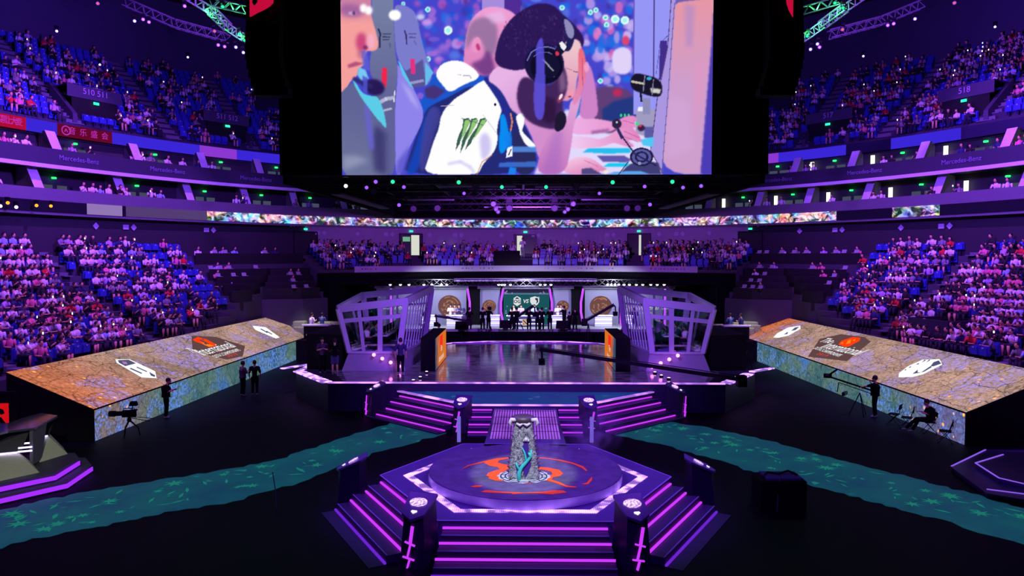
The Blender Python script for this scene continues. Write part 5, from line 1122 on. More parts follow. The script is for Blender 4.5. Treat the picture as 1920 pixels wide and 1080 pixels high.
# table, wall, things on the right
C.flat([(1060, 205), (1240, 225), (1240, 327), (1000, 327)], (226, 216, 252), 1, 2)
C.fill([(1108, 160), (1190, 165), (1190, 225), (1180, 250), (1120, 250), (1105, 200)], (96, 62, 120), 1, 2); C.fill([(1128, 205), (1150, 190), (1192, 180), (1200, 225), (1130, 228)], (36, 56, 130), 1, 2)
C.ell(1157, 174, 9, 7, (200, 40, 90), .9, 2)
C.flat([(1187, -45), (1262, -45), (1250, 170), (1235, 215), (1187, 215)], (150, 150, 246)); C.line([(1224, -45), (1224, 150)], 2, (70, 50, 130)); C.line([(1187, -45), (1187, 150)], 1.6, (110, 90, 190))
C.flat([(1236, 78), (1248, 78), (1250, 92), (1240, 150), (1234, 150)], (66, 44, 140)); C.line([(1229, 140), (1236, 82), (1260, 60)], 1, (70, 60, 150))
C.flat([(1192, 205), (1240, 205), (1232, 262), (1192, 250)], (160, 155, 195), 1, 1); C.flat([(1205, 184), (1218, 184), (1218, 215), (1205, 215)], (140, 140, 185)); C.flat([(1196, 200), (1205, 200), (1204, 209), (1195, 209)], (240, 238, 250))
C.flat([(1208, 238), (1236, 238), (1232, 262), (1208, 258)], (90, 90, 165), 1, 1)
for k in range(3): C.ell(1164+k*7, 216, 2, 3, (40, 230, 120), 1, .5)
C.ell(1194, 232, 3, 3, (40, 230, 120), 1, .5); C.ell(1202, 240, 7, 6, (60, 30, 70), 1, 1); C.ell(1200, 236, 3, 2, (230, 60, 90), 1, .5)
# pink monitor at the right edge
C.grad([(1262, 6), (1300, 2), (1360, -45), (1360, 327), (1243, 327), (1238, 250), (1248, 120), (1258, 40)], (232, 150, 165), (206, 158, 205), (1290, 0), (1290, 160), 1, 1)
C.fill([(1280, 10), (1300, 15), (1296, 90), (1284, 90)], (180, 140, 200), .7, 3); C.fill([(1300, 130), (1322, 100), (1318, 180), (1300, 260)], (226, 150, 195), .6, 4); C.fill([(1250, 180), (1290, 190), (1300, 280), (1250, 300)], (212, 170, 222), .5, 6)
C.flat([(1262, -45), (1340, -45), (1335, 0), (1262, 8)], (112, 96, 176), 1, 1); C.flat([(1338, -45), (1330, 100), (1313, 327), (1350, 327), (1350, -45)], (74, 60, 180), 1, 1.5)
C.flat([(1262, -45), (1264, 5), (1254, 170), (1240, 327), (1243, 327), (1220, 282), (1232, 180), (1252, 90), (1256, 0)], (170, 150, 225), 1, 1); C.line([(1256, 0), (1250, 90), (1232, 180), (1220, 282), (1243, 325)], 1.6, (84, 66, 120)); C.line([(1262, 8), (1252, 170), (1241, 325)], 1.3, (100, 78, 150))
# camera lens
C.fill([(1181, 148), (1190, 137), (1205, 140), (1240, 150), (1241, 182), (1222, 182), (1192, 172), (1182, 165)], (24, 20, 44), 1, .8)
C.flat([(1182, 151), (1208, 156), (1208, 160), (1182, 155)], (220, 215, 190), .9); C.flat([(1218, 165), (1238, 168), (1236, 176), (1220, 174)], (230, 230, 220), .9, 1); C.ell(1216, 148, 5, 3, (60, 190, 240), .9, .6); C.line([(1208, 143), (1205, 172)], 2, (130, 130, 160)); C.line([(1224, 150), (1222, 178)], 2, (120, 120, 150)); C.line([(1200, 172), (1202, 190)], 4, (30, 26, 50))
# cyan mats and keyboard
C.flat([(1093, 285), (1102, 278), (1180, 277), (1184, 286), (1140, 288)], (40, 190, 240), 1, 1); C.flat([(1200, 262), (1226, 256), (1224, 276), (1205, 272)], (80, 200, 245), 1, 1)
C.flat([(1120, 292), (1170, 291), (1185, 300), (1175, 304), (1130, 303)], (96, 86, 170), 1, 1); C.flat([(1140, 306), (1180, 305), (1176, 313), (1130, 313)], (30, 200, 240), 1, 1); C.fill([(1160, 327), (1180, 308), (1205, 300), (1235, 305), (1240, 327)], (64, 62, 118), 1, 1)
C.flat([(1150, 322), (1200, 320), (1220, 327), (1140, 327)], (90, 170, 240), 1, 1)
for r in (22, 18, 13, 9): C.ell(1203, 294, r, r*.8, (30, 28, 70) if r in (22, 13) else (90, 90, 160), 1, .5)
C.ell(1199, 306, 3, 3, (150, 150, 190), 1, .4); C.line([(1178, 303), (1160, 327)], 1.5, (40, 30, 80))
# hands on the right
C.grad([(1068, 222), (1090, 218), (1140, 226), (1165, 232), (1150, 246), (1110, 252), (1068, 252)], (238, 176, 232), (232, 150, 205), (1070, 230), (1160, 240))
C.grad([(1060, 254), (1100, 256), (1130, 262), (1160, 240), (1182, 234), (1200, 255), (1203, 268), (1190, 262), (1175, 262), (1192, 275), (1178, 276), (1150, 266), (1130, 275), (1090, 278), (1060, 276)], (240, 200, 240), (226, 130, 190), (1080, 250), (1200, 260))
C.fill([(1155, 228), (1170, 218), (1190, 216), (1196, 226), (1186, 226), (1195, 240), (1180, 238), (1168, 240), (1158, 242)], (230, 140, 200), 1, 1)
for a, b in (((1170, 246), (1198, 258)), ((1165, 254), (1196, 266)), ((1168, 226), (1190, 232))): C.line([a, b], 1, (170, 70, 150), .8)
C.line([(1110, 248), (1140, 244)], 5, (110, 60, 130), .7, 2)
C.grad([(1058, 310), (1068, 298), (1090, 292), (1112, 297), (1130, 312), (1139, 316), (1135, 322), (1122, 320), (1130, 327), (1058, 327)], (244, 196, 228), (226, 140, 190), (1080, 295), (1090, 327))
C.fill([(1090, 316), (1108, 314), (1130, 327), (1090, 327)], (80, 72, 130), 1, 1); C.line([(1096, 300), (1122, 312)], 1.2, (190, 90, 160), .8); C.ell(1136, 322, 5, 4, (235, 235, 220), 1, 1)
C.ell(1156, 232, 9, 9, (44, 34, 66), 1, .7); C.ell(1156, 229, 2, 2, (220, 200, 230), 1, .5); C.line([(1158, 240), (1168, 258), (1190, 288), (1215, 302), (1230, 310)], 3, (40, 36, 90)); C.line([(1159, 244), (1166, 258)], 6, (44, 44, 100))
# second player, shaved head and white shirt
C.fill([(1090, 118), (1104, 120), (1112, 140), (1120, 190), (1121, 222), (1088, 224), (1080, 195), (1095, 160)], (206, 130, 200), 1, 1.2); C.fill([(1075, 205), (1090, 180), (1086, 215), (1076, 225)], (30, 110, 210), .8, 1)
C.grad([(868, 130), (870, 90), (876, 52), (888, 30), (908, 15), (928, 13), (950, 18), (970, 30), (980, 60), (975, 120), (930, 140), (905, 142), (885, 135)], (240, 160, 215), (222, 130, 190), (920, 15), (920, 130))
C.fill([(872, 98), (874, 60), (884, 40), (900, 33), (916, 32), (928, 38), (934, 60), (930, 100), (912, 108), (905, 80), (892, 66), (882, 80)], (148, 112, 158), .9, 3); C.fill([(908, 28), (940, 22), (950, 40), (925, 45)], (232, 190, 235), .7, 3)
C.ell(893, 84, 8.5, 14, (236, 150, 200), 1, .8, 10); C.ell(896, 88, 3.5, 7, (190, 50, 120), .9, 1, -15)
C.fill([(880, 118), (905, 112), (912, 90), (925, 110), (928, 140), (905, 143), (892, 130)], (104, 52, 128), .85, 3)
C.fill([(795, 175), (815, 130), (835, 150), (900, 140), (925, 150), (870, 180), (820, 205), (795, 215), (785, 200)], (28, 86, 205), 1, 1); C.fill([(795, 165), (812, 158), (835, 170), (815, 185), (798, 182)], (70, 50, 120), 1, 1.5)
C.fill([(814, 140), (826, 119), (848, 112), (870, 115), (893, 132), (900, 146), (868, 158), (842, 174), (830, 160)], (255, 253, 255), 1, .8); C.line([(858, 139), (864, 140)], 1.5, (200, 195, 200)); C.line([(868, 141), (880, 141), (883, 146)], 2, (185, 180, 190))
# main player body: jersey
C.fill([(750, 327), (762, 300), (775, 265), (790, 225), (800, 200), (830, 186), (900, 150), (960, 200), (1000, 260), (1010, 327)], (36, 42, 118), 1, 1)
C.fill([(772, 290), (790, 230), (804, 205), (822, 196), (800, 260), (780, 327), (757, 327)], (20, 70, 190), .85, 2); C.fill([(800, 200), (822, 198), (826, 220), (812, 250), (800, 300), (790, 327), (782, 300)], (70, 66, 150), .8, 2)
C.fill([(791, 327), (802, 295), (812, 262), (822, 240), (826, 212), (848, 186), (875, 170), (905, 149), (916, 152), (935, 172), (944, 195), (938, 214), (931, 238), (933, 266), (925, 286), (906, 305), (900, 318), (893, 327)], (255, 254, 255), 1, .8, True)
C.fill([(898, 255), (912, 245), (922, 268), (916, 292), (903, 302), (900, 280)], (196, 184, 240), .8, 3); C.line([(840, 306), (862, 302), (880, 312), (888, 322)], 5, (205, 196, 242), .8, 2); C.line([(905, 214), (930, 248)], 1.5, (200, 195, 225), .8); C.line([(826, 198), (850, 196)], 1.3, (205, 180, 190)); C.line([(893, 327), (903, 303), (922, 290)], 1.6, (200, 110, 80), .8)
C.fill([(903, 145), (916, 143), (935, 162), (950, 185), (958, 212), (960, 248), (948, 240), (938, 195), (918, 165)], (38, 44, 140), 1, .8); C.ell(928, 195, 2.2, 3, (30, 24, 60), 1, .4)
C.line([(957, 212), (960, 228), (957, 245)], 3, (225, 140, 100), .9)
C.fill([(936, 215), (946, 212), (952, 240), (956, 262), (946, 285), (936, 288), (934, 262), (938, 240)], (10, 140, 240), 1, 1); C.fill([(944, 255), (958, 244), (960, 275), (950, 282)], (20, 130, 240), .9, 1)
# neck, forearm
C.grad([(912, 150), (925, 128), (950, 118), (1005, 120), (1010, 200), (1040, 235), (1030, 300), (1010, 300), (1000, 262), (985, 232), (972, 214), (958, 206), (945, 178), (930, 160)], (232, 180, 232), (212, 142, 205), (935, 150), (1010, 250))
C.grad([(1024, 232), (1052, 242), (1066, 215), (1068, 190), (1080, 185), (1090, 175), (1084, 205), (1076, 230), (1070, 280), (1060, 327), (1005, 327), (1012, 285), (1026, 262)], (224, 160, 214), (196, 116, 190), (1060, 200), (1030, 327))
C.fill([(1040, 240), (1056, 244), (1050, 327), (1015, 327), (1030, 270)], (140, 90, 190), .35, 5)
C.fill([(965, 216), (980, 210), (984, 212), (982, 236), (977, 244), (990, 258), (1003, 270), (1004, 276), (990, 276), (976, 258), (972, 238)], (255, 255, 255), 1, .7); C.fill([(962, 244), (975, 250), (985, 275), (1004, 280), (1003, 327), (962, 327)], (40, 42, 96), 1, 1)
C.flat([(960, 274), (1004, 274), (1006, 285), (960, 285)], (92, 160, 250), .75, 1); C.flat([(936, 304), (1005, 302), (1004, 312), (934, 312)], (70, 140, 250), .65, 1); C.fill([(955, 312), (968, 314), (966, 327), (952, 327)], (30, 130, 240), 1, 1)
C.flat([(951, 276), (961, 273), (961, 292), (948, 295)], (248, 248, 255)); C.line([(953, 290), (958, 279)], 2, (40, 40, 90))
# hair and beard
C.fill([(935, 124), (926, 112), (930, 92), (935, 72), (945, 52), (960, 34), (978, 20), (1000, 9), (1022, 7), (1040, 13), (1052, 26), (1066, 38), (1082, 54), (1092, 68), (1095, 82), (1088, 92), (1072, 82), (1050, 84), (1020, 96), (1000, 116), (985, 130), (962, 132), (945, 128)], (44, 24, 86), 1, 1)
for i in range(260):
    a = rc.uniform(.3, 2.2); x = 1000+rc.uniform(-62, 66); y = 60+rc.uniform(-48, 60)
    if ((x-1000)/62)**2+((y-62)/50)**2 < .9: C.line([(x, y), (x+4*math.cos(a), y+4*math.sin(a))], 1.2, rc.choice([(80, 52, 130), (24, 12, 56), (110, 84, 170), (60, 40, 104)]), .55, .8)
C.grad([(1040, 98), (1056, 82), (1072, 72), (1088, 78), (1090, 100), (1087, 126), (1083, 142), (1080, 156), (1078, 174), (1068, 188), (1056, 190), (1044, 184), (1036, 160), (1042, 128)], (238, 196, 205), (222, 150, 185), (1070, 90), (1060, 180), 1, 1)
C.fill([(970, 160), (980, 142), (998, 148), (1020, 158), (1036, 158), (1045, 138), (1054, 118), (1062, 138), (1064, 160), (1060, 178), (1053, 190), (1056, 206), (1053, 228), (1043, 242), (1020, 240), (994, 230), (978, 214), (968, 190)], (66, 36, 92), 1, 1.6); C.fill([(1046, 135), (1058, 135), (1062, 165), (1050, 176)], (150, 112, 150), .7, 3)
C.fill([(1020, 180), (1040, 185), (1044, 226), (1030, 232), (1010, 222)], (44, 20, 60), .8, 3); C.ell(1050, 184, 5, 9, (150, 60, 100), .9, 1.2, 25); C.ell(1051, 181, 2.5, 6, (250, 235, 240), 1, .6, 25); C.ell(1071, 176, 8, 8, (236, 156, 182), 1, 1.4); C.ell(1068, 181, 3, 2, (140, 40, 90), .9, .8); C.line([(1062, 128), (1072, 132)], 1.4, (170, 100, 130), .7); C.line([(1075, 134), (1084, 136)], 2, (130, 70, 110), .8)
# hand over the face
C.grad([(1085, 90), (1092, 92), (1097, 108), (1098, 130), (1096, 155), (1090, 175), (1084, 190), (1074, 200), (1073, 182), (1082, 165), (1084, 140), (1083, 112)], (238, 104, 120), (224, 140, 190), (1090, 95), (1080, 195))
C.line([(1091, 110), (1092, 160)], 1.3, (180, 60, 110), .7); C.ell(1099, 126, 5, 10, (240, 160, 205), .9, 1)
# headphones
C.fill([(1052, 32), (1060, 34), (1072, 46), (1079, 62), (1074, 84), (1066, 98), (1056, 96), (1062, 80), (1062, 60), (1054, 44)], (32, 30, 84), 1, .8); C.fill([(1056, 36), (1064, 38), (1073, 50), (1077, 62), (1072, 76), (1062, 68), (1058, 50)], (142, 140, 188), 1, .8)
C.ell(1020, 120, 37, 37, (26, 20, 66), 1, .8); C.ell(1024, 124, 30, 33, (14, 12, 40), 1, .8); 
C.line([(988, 114), (996, 98), (1010, 90), (1026, 88), (1040, 92)], 2, (130, 130, 210), .9); C.line([(1000, 106), (1012, 98), (1030, 99), (1044, 112), (1046, 130), (1038, 144)], 1.6, (110, 110, 190), .9)
C.ell(1030, 124, 19, 22, (20, 18, 50), 1, .5); C.line([(1018, 112), (1037, 133)], 2.6, (200, 200, 220), .8, .6)
C.flat([(1043, 85), (1056, 78), (1064, 90), (1052, 104), (1042, 96)], (24, 20, 52), 1, .8); C.flat([(1048, 82), (1053, 78), (1062, 88), (1057, 96), (1051, 90)], (250, 250, 255), .95, .5); C.ell(1044, 101, 3.5, 4.5, (220, 50, 90), 1, .6, -30)
C.fill([(1003, 92), (1010, 74), (1017, 70), (1020, 100), (1022, 150), (1021, 226), (1001, 222), (1000, 160), (1006, 130)], (96, 84, 232), .82, 1)
C.ell(1051, 226, 10.5, 18, (30, 24, 50), 1, .8, 8); C.ell(1046, 238, 7, 8, (30, 24, 50), 1, .8)
# green claw mark on the sleeve
for off, h in ((0, 60), (14, 66), (30, 58)):
    pts = [(868+off*1.05, 222), (878+off*1.05, 220), (882+off, 226), (874+off*.9, 240), (872+off*.8, 248), (864+off*.75, 258), (861+off*.7, 268), (853+off*.6, 222+h), (856+off*.7, 262), (860+off*.8, 250), (866+off*.9, 238)]
    C.fill(pts, (60, 96, 84), 1, .5, False); C.fill([(x+1.0, y+.6) for x, y in [(870+off*1.05, 224), (878+off*1.05, 222), (879+off, 228), (871+off*.85, 246), (862+off*.75, 262)]], (150, 205, 120), .95, .6, False)
C.line([(864, 221), (876, 223), (890, 228), (905, 234)], 1.2, (70, 90, 90), .8)
# chairs and face at the left
C.fill([(738, 10), (752, 8), (768, 14), (779, 24), (785, 50), (790, 75), (797, 100), (812, 140), (800, 160), (790, 158), (745, 120), (738, 60)], (124, 124, 205), 1, .8)
C.fill([(756, 135), (792, 110), (798, 160), (770, 164)], (88, 84, 150), 1, 1); C.flat([(768, 110), (777, 110), (778, 137), (770, 138)], (228, 50, 130)); C.line([(762, 156), (792, 150)], 5, (170, 170, 220), .8, .7); C.flat([(797, 116), (812, 135), (797, 160)], (100, 190, 235), 1, .6)
C.line([(758, 57), (761, 65), (762, 82)], 3, (60, 54, 110)); C.line([(766, 63), (779, 63)], 3, (80, 76, 140), .8); C.line([(767, 69), (778, 70)], 3, (80, 76, 140), .8); C.line([(776, 76), (780, 83)], 3, (96, 92, 150), .6)
C.fill([(742, 118), (748, 122), (760, 140), (776, 168), (795, 208), (788, 235), (768, 270), (757, 300), (750, 327), (738, 327), (738, 200), (744, 150)], (142, 132, 236), 1, .8); C.fill([(750, 150), (770, 170), (786, 205), (770, 190)], (200, 190, 245), .6, 3); C.fill([(744, 300), (768, 270), (756, 327), (738, 327)], (90, 84, 200), .8, 3)
C.flat([(745, 112), (749, 116), (760, 138), (775, 166), (768, 160), (754, 140)], (90, 200, 235), 1, .6)
C.grad([(696, -45), (736, -45), (738, 30), (740, 100), (746, 125), (740, 180), (738, 230), (740, 327), (716, 327), (700, 150), (690, 130), (697, 80)], (118, 128, 165), (96, 98, 150), (715, 0), (715, 200))
C.flat([(715, 126), (724, 126), (724, 150), (722, 165), (714, 150)], (236, 40, 80)); C.line([(709, 54), (712, 62), (711, 88)], 3.5, (50, 50, 84)); C.line([(717, 63), (732, 63)], 3, (60, 60, 96), .8); C.line([(717, 68), (730, 69)], 3, (60, 60, 96), .8); C.line([(717, 73), (729, 73)], 2.5, (60, 60, 96), .8); C.line([(730, 80), (731, 88)], 4, (84, 88, 120), .6)
C.line([(711, 190), (722, 184), (735, 182)], 7, (214, 214, 236), .7, .8); C.line([(739, 168), (737, 190)], 1.8, (230, 230, 240)); C.line([(717, 206), (732, 202)], 4, (200, 200, 226), .8, .7)
C.grad([(638, -60), (697, -60), (694, 20), (700, 45), (706, 65), (709, 82), (706, 92), (696, 95), (688, 93), (684, 102), (680, 112), (684, 118), (676, 124), (670, 130), (668, 142), (655, 150), (645, 170), (630, 175)], (205, 130, 165), (246, 160, 158), (660, 10), (660, 45), 1, 1)
C.fill([(638, 8), (655, 6), (680, 12), (684, 24), (670, 32), (648, 30), (638, 26)], (150, 88, 158), .75, 4); C.ell(660, 24, 8, 3.5, (206, 170, 215), .8, 1.2); C.ell(663, 24, 3, 4, (84, 50, 110), .9, 1)
C.ell(677, 78, 11, 18, (196, 56, 120), .85, 3.5); C.ell(694, 76, 8, 14, (246, 180, 210), .8, 3); C.ell(684, 88, 5, 4, (120, 40, 110), .9, 1.5); C.fill([(650, 120), (665, 114), (682, 117), (668, 122), (652, 126)], (170, 70, 120), .9, 1.5); C.ell(676, 100, 8, 9, (172, 84, 130), .55, 3)
C.ell(681, 15, 7, 8, (255, 255, 255), 1, 2); C.ell(691, 19, 7, 8, (255, 255, 255), 1, 2); C.ell(740, 28, 11.5, 10, (255, 255, 252), 1, 1.3); C.ell(788, 32, 8, 5, (205, 215, 245), .9, 2); C.ell(800, 42, 9, 6, (210, 150, 235), .9, 2)
C.flat([(676, 95), (684, 92), (690, 110), (692, 130), (680, 130)], (96, 96, 210), .8, 1.5)
C.grad([(630, 178), (650, 160), (662, 150), (684, 188), (706, 218), (722, 240), (724, 300), (724, 340), (630, 340)], (96, 100, 150), (110, 116, 156), (680, 200), (640, 320)); C.fill([(702, 232), (722, 248), (723, 327), (700, 320), (694, 260)], (56, 52, 110), .85, 5)
C.fill([(680, 190), (690, 195), (698, 250), (700, 280), (690, 282), (684, 240)], (104, 98, 210), .8, 2.5); C.fill([(640, 290), (665, 290), (690, 300), (640, 318)], (160, 165, 195), .7, 5)
C.fill([(656, 144), (664, 150), (676, 172), (690, 178), (706, 178), (716, 200), (721, 222), (723, 242), (712, 228), (704, 220), (692, 204), (674, 180)], (92, 205, 232), 1, .8); C.fill([(672, 124), (684, 130), (690, 146), (676, 150), (668, 138)], (120, 200, 240), 1, 1)
C.ell(700, 162, 20, 15, (40, 24, 86), 1, 2, 15); C.line([(662, 146), (680, 155), (695, 160)], 8, (46, 40, 110), .9, 1.5); C.flat([(678, 140), (687, 144), (688, 172), (680, 172)], (80, 84, 205), .85, 1)
hang = (0, 45, 10.2)
scr = thing('suspended_screen', 'huge flown screen showing a player in headphones covering his face, in a black housing', 'screen', (0, YS, 10.0)); inv = Matrix.Translation((0, -YS, -10.0))
C.display('picture', Plane((tl.x, 0, tl.z-10.0), (1, 0, 0), (0, 0, 1)), SW, SH, scr, 1.0)
xl, xr = py(525, 345, YS).x, py(1440, 345, YS).x; xm = (xl+xr)/2
q = MB(); zb = py(985, 345, YS).z-10.0; top = tl.z-10+1.5
for a, b in ((xl, tl.x-.02), (br.x+.02, xr)): q.box(((a+b)/2, .25, zb+.4), (b-a, .5, top-zb-.4))
q.box((xm, .25, tl.z-10.0), (xr-xl, .5, 1.5)); q.box((xm, .3, zb+.4), (xr-xl, .4, br.z-10-zb-.4))
q.box((xm, 4, zb+.9), (xr-xl, 7, top-zb-.9)); q.build('housing', M_DRAPE, scr)
q = MB()
for x in (xl+.1, xr-.1): q.beam((x, -.02, zb+.4), (x, -.02, top), .05, .03)
q.build('housing_edge', mat('housing edge', (24, 22, 40), .5), scr)
# red emblem banners on the side faces of the housing
M_RED = emat('crimson emblem', (205, 12, 62), .9, False)
for s, pts, hole in ((-1, [(468, -30), (513, -30), (512, 5), (505, 12), (495, 18), (482, 24), (470, 31), (468, 31)], [(474, -5), (482, -8), (483, 4), (477, 11), (473, 5)]), (1, [(1473, -30), (1488, -30), (1487, 32), (1480, 20), (1475, 5)], None)):
    o = py(pts[0][0], 0, 29.6); t = thing('emblem_banner', 'large crimson emblem banner hanging at the top %s corner of the black housing' % ('left' if s < 0 else 'right'), 'banner', (o.x, 29.6, o.z))
    q = MB(); pp = [py(u, v, 29.6)-o for u, v in pts]; q.poly(pp); q.add([p+Vector((0, .04, 0)) for p in pp], [tuple(range(len(pp)-1, -1, -1))]); q.build('emblem', M_RED, t)
    if hole: q = MB(); q.poly([py(u, v, 29.6)-o+Vector((0, -.01, 0)) for u, v in hole]); q.build('emblem_hole', M_BLK, t)
# line arrays either side
for s, nm in ((-1, 'left'), (1, 'right')):
    u0 = 503 if s < 0 else 1464
    for j in range(2):
        t = thing('line_array', 'tall curved black loudspeaker column hanging %s of the screen, %s' % (nm, ('outer one', 'inner one')[j]), 'loudspeaker', tuple(py(u0+(12 if j else -9)*-s*-1*(1 if s > 0 else 1), 190, 30.4)))
        base = Vector(t.location)
        for k in range(16):
            zz = (15-k)*.36+.05; yy = -.02*k*k*.14; q = MB(); xo = -s*(max(0, k-10)**1.6)*.035
            q.box((xo, yy, zz), (.92, .6, .34)); q.build('speaker_box', M_BLK, t, bevel=.02)
# --- lighting rig under the housing
YB = 58.0; ZR = 10.0
rig = thing('lighting_rig', 'broad black flown truss grid behind and below the big screen', 'rig', (0, 45, ZR)); inv = Matrix.Translation((0, -45, -ZR))
xa, xb = xl, xr
q = MB(); q.box((xm, (YS+YB)/2+.3, ZR+1.6), (xb-xa, YB-YS, .2)); q.box((xm, YB, ZR), (xb-xa, .2, 1.7)); 
for x in (xa+.1, xb-.1): q.box((x, (YS+YB)/2+.3, ZR+.05), (.2, YB-YS-.2, 1.6))
q.xf(inv); q.build('canopy', M_DRAPE, rig)
def truss(mb, p0, p1, w=.5, r=.035, seg=None):
    p0 = Vector(p0); p1 = Vector(p1); d = (p1-p0); L = d.length; d.normalize(); up_ = Vector((0, 0, 1)) if abs(d.z) < .9 else Vector((0, 1, 0)); x = d.cross(up_).normalized()*w/2; y = x.cross(d).normalized()*w/2
    n = seg or max(2, int(L/w)); cs = [x+y, -x+y, -x-y, x-y]
    for c in cs: mb.beam(p0+c, p1+c, r*2)
    for i in range(n):
        a, b = p0+d*L*i/n, p0+d*L*(i+1)/n
        for j in range(4):
            c0, c1 = cs[j], cs[(j+1) % 4]; mb.beam(a+(c0 if i % 2 else c1), b+(c1 if i % 2 else c0), r*1.1)
for yy in (32.5, 36, 40, 45, 50, 56.5):
    q = MB(); truss(q, (xa+.5, yy, ZR+.75), (xb-.5, yy, ZR+.75), .5, .03, 26); q.xf(inv); q.build('cross_truss', M_BLKM, rig)
for xx in (xa+1.5, xm-5, xm, xm+5, xb-1.5):
    q = MB(); q.beam((xx, YS+1, ZR+1.2), (xx, YB-1, ZR+1.2), .12, .3); q.xf(inv); q.build('long_beam', M_BLKM, rig)
for xx, yy, w in ((-2.5, 38, 4), (3, 38.3, 5), (-6, 47, 3), (5.5, 47, 4), (0, 54, 6)):
    q = MB(); q.beam((xx-w/2, yy, ZR+.55), (xx+w/2, yy, ZR+.55), .08, .08); q.xf(inv); q.build('batten', M_ALU, rig)
for s in (-1, 1):
    q = MB(); a = pz(630 if s < 0 else 1340, 363, ZR-.02); b = pz(722 if s < 0 else 1243, 391, ZR-.02); q.beam(a, b, .55, .08); q.xf(inv); q.build('side_rail', mat('worn grey rail', (70, 66, 84), .6), rig)
def moving_head(u, v, z, col, st, r=.14, aim=None, nm='lighting rig under the big screen', size=1.0, cname=''):
    c = pz(u, v, z) if z else None
    return head_at(c, col, st, r, nm, size, cname)
def head_at(c, col, st, r, nm, size, cname):
    if 'roof' in nm: r *= .75
    t = thing('stage_light', '%s stage light hanging from the %s' % (cname, nm), 'stage light', tuple(c), 0, '%s stage lights on the %s' % (cname, nm))
    k = size; q = MB(); q.box((0, 0, .32*k), (.3*k, .3*k, .16*k)); q.build('base', M_BLKM, t)
    q = MB(); q.beam((-.17*k, 0, .31*k), (-.17*k, 0, .0), .04*k, .1*k); q.beam((.17*k, 0, .31*k), (.17*k, 0, .0), .04*k, .1*k); q.beam((-.17*k, 0, .31*k), (.17*k, 0, .31*k), .04*k, .1*k); q.build('yoke', M_BLKM, t)
    d = (Vector((0, 8, CAMZ-3))-Vector(c)); d.normalize(); R = d.to_track_quat('Z', 'Y').to_matrix().to_4x4()
    q = MB(); q.lathe([(.1*k, -.2*k), (.14*k, -.15*k), (.15*k, .1*k), (.16*k, .18*k)], n=14); q.xf(R); q.build('head', mat('grey lamp body', (64, 60, 78), .5), t, smooth=False)
    if st: q = MB(); q.lathe([(r*k, .185*k), (r*.7*k, .21*k)], n=14); q.xf(R); q.build('lens', emat(cname+' lens', col, st, False), t)
    return t
VIO = (130, 72, 250); GRN = (30, 235, 130); WHT = (245, 240, 220)
for u, v, c in [(648, 341, 'w'), (687, 344, 'v'), (704, 333, 'v'), (757, 350, 'v'), (736, 333, 'g'), (860, 334, 'g'), (941, 350, 'g'), (1024, 350, 'g'), (1149, 334, 'g'), (1261, 333, 'g'), (1281, 344, 'v'), (1315, 341, 'v'), (1209, 349, 'v'), (1124, 362, 'v'), (870, 362, 'v'),
                (748, 384, 'v'), (925, 382, 'v'), (930, 392, 'v'), (934, 397, 'v'), (1075, 382, 'v'), (1065, 392, 'v'), (1059, 397, 'v'), (1219, 383, 'v'), (892, 344, 'o'), (1080, 344, 'o'), (820, 390, 'o'), (955, 390, 'o'), (1040, 390, 'o'), (1176, 390, 'o'), (775, 391, 'o'), (1196, 390, 'o'), (1268, 356, 'o'), (700, 358, 'o')]:
    zz = ZR+.25
    col, st, cn = {'w': (WHT, 5, 'white'), 'v': (VIO, 2.0, 'violet'), 'g': (GRN, 2.6, 'green'), 'o': (VIO, 0, 'unlit grey')}[c]
    p = pz(u, v+(7 if v < 346 else 0), zz); sc_ = 1.0 if p.y < 42 else 1.35
    head_at(p, col, st, .11, 'rig under the big screen', sc_*(.95 if c == 'o' else .75), cn)
# --- outer trusses up in the roof
M_TR = mat('truss aluminium', (120, 116, 140), .45, .3)
def tline(label, pts, Y, w, seg, m_=None):
    p = [py(u, v, yy) for (u, v), yy in zip(pts, Y)]; t = thing('roof_truss', label, 'truss', tuple(p[0])); inv = Matrix.Translation(-p[0])
    for a, b in zip(p, p[1:]):
        q = MB(); truss(q, a, b, w, .03, seg); q.xf(inv); q.build('truss_section', m_ or M_TR, t)
    return p
PL = []
PL += tline('kinked aluminium roof truss washed green, left of the screen housing', [(352, -6), (396, 20), (428, 52), (452, 68), (482, 84)], [36, 36, 37, 37, 37], .34, 6)
PL += tline('short aluminium roof truss washed green running to the left emblem banner', [(396, 4), (466, 19)], [36, 34], .34, 7)
PL += tline('kinked aluminium roof truss washed green, right of the screen housing', [(1622, -10), (1585, 15), (1540, 48), (1512, 68), (1488, 82)], [36, 36, 37, 37, 37], .34, 6)
PL += tline('short aluminium roof truss washed green running to the right emblem banner', [(1568, 2), (1488, 25)], [36, 34], .34, 7)
tline('long faint roof truss beyond the green one on the left', [(235, 4), (330, 45), (428, 72)], [44, 44, 44], .45, 11, mat('dim truss', (70, 66, 84), .5)); tline('long faint roof truss beyond the green one on the right', [(1728, 8), (1650, 40), (1555, 65)], [44, 44, 44], .45, 11, mat('dim truss', (70, 66, 84), .5))
tline('short bit of roof truss above the right black housing', [(1436, 8), (1445, -12)], [33, 33], .4, 3); 
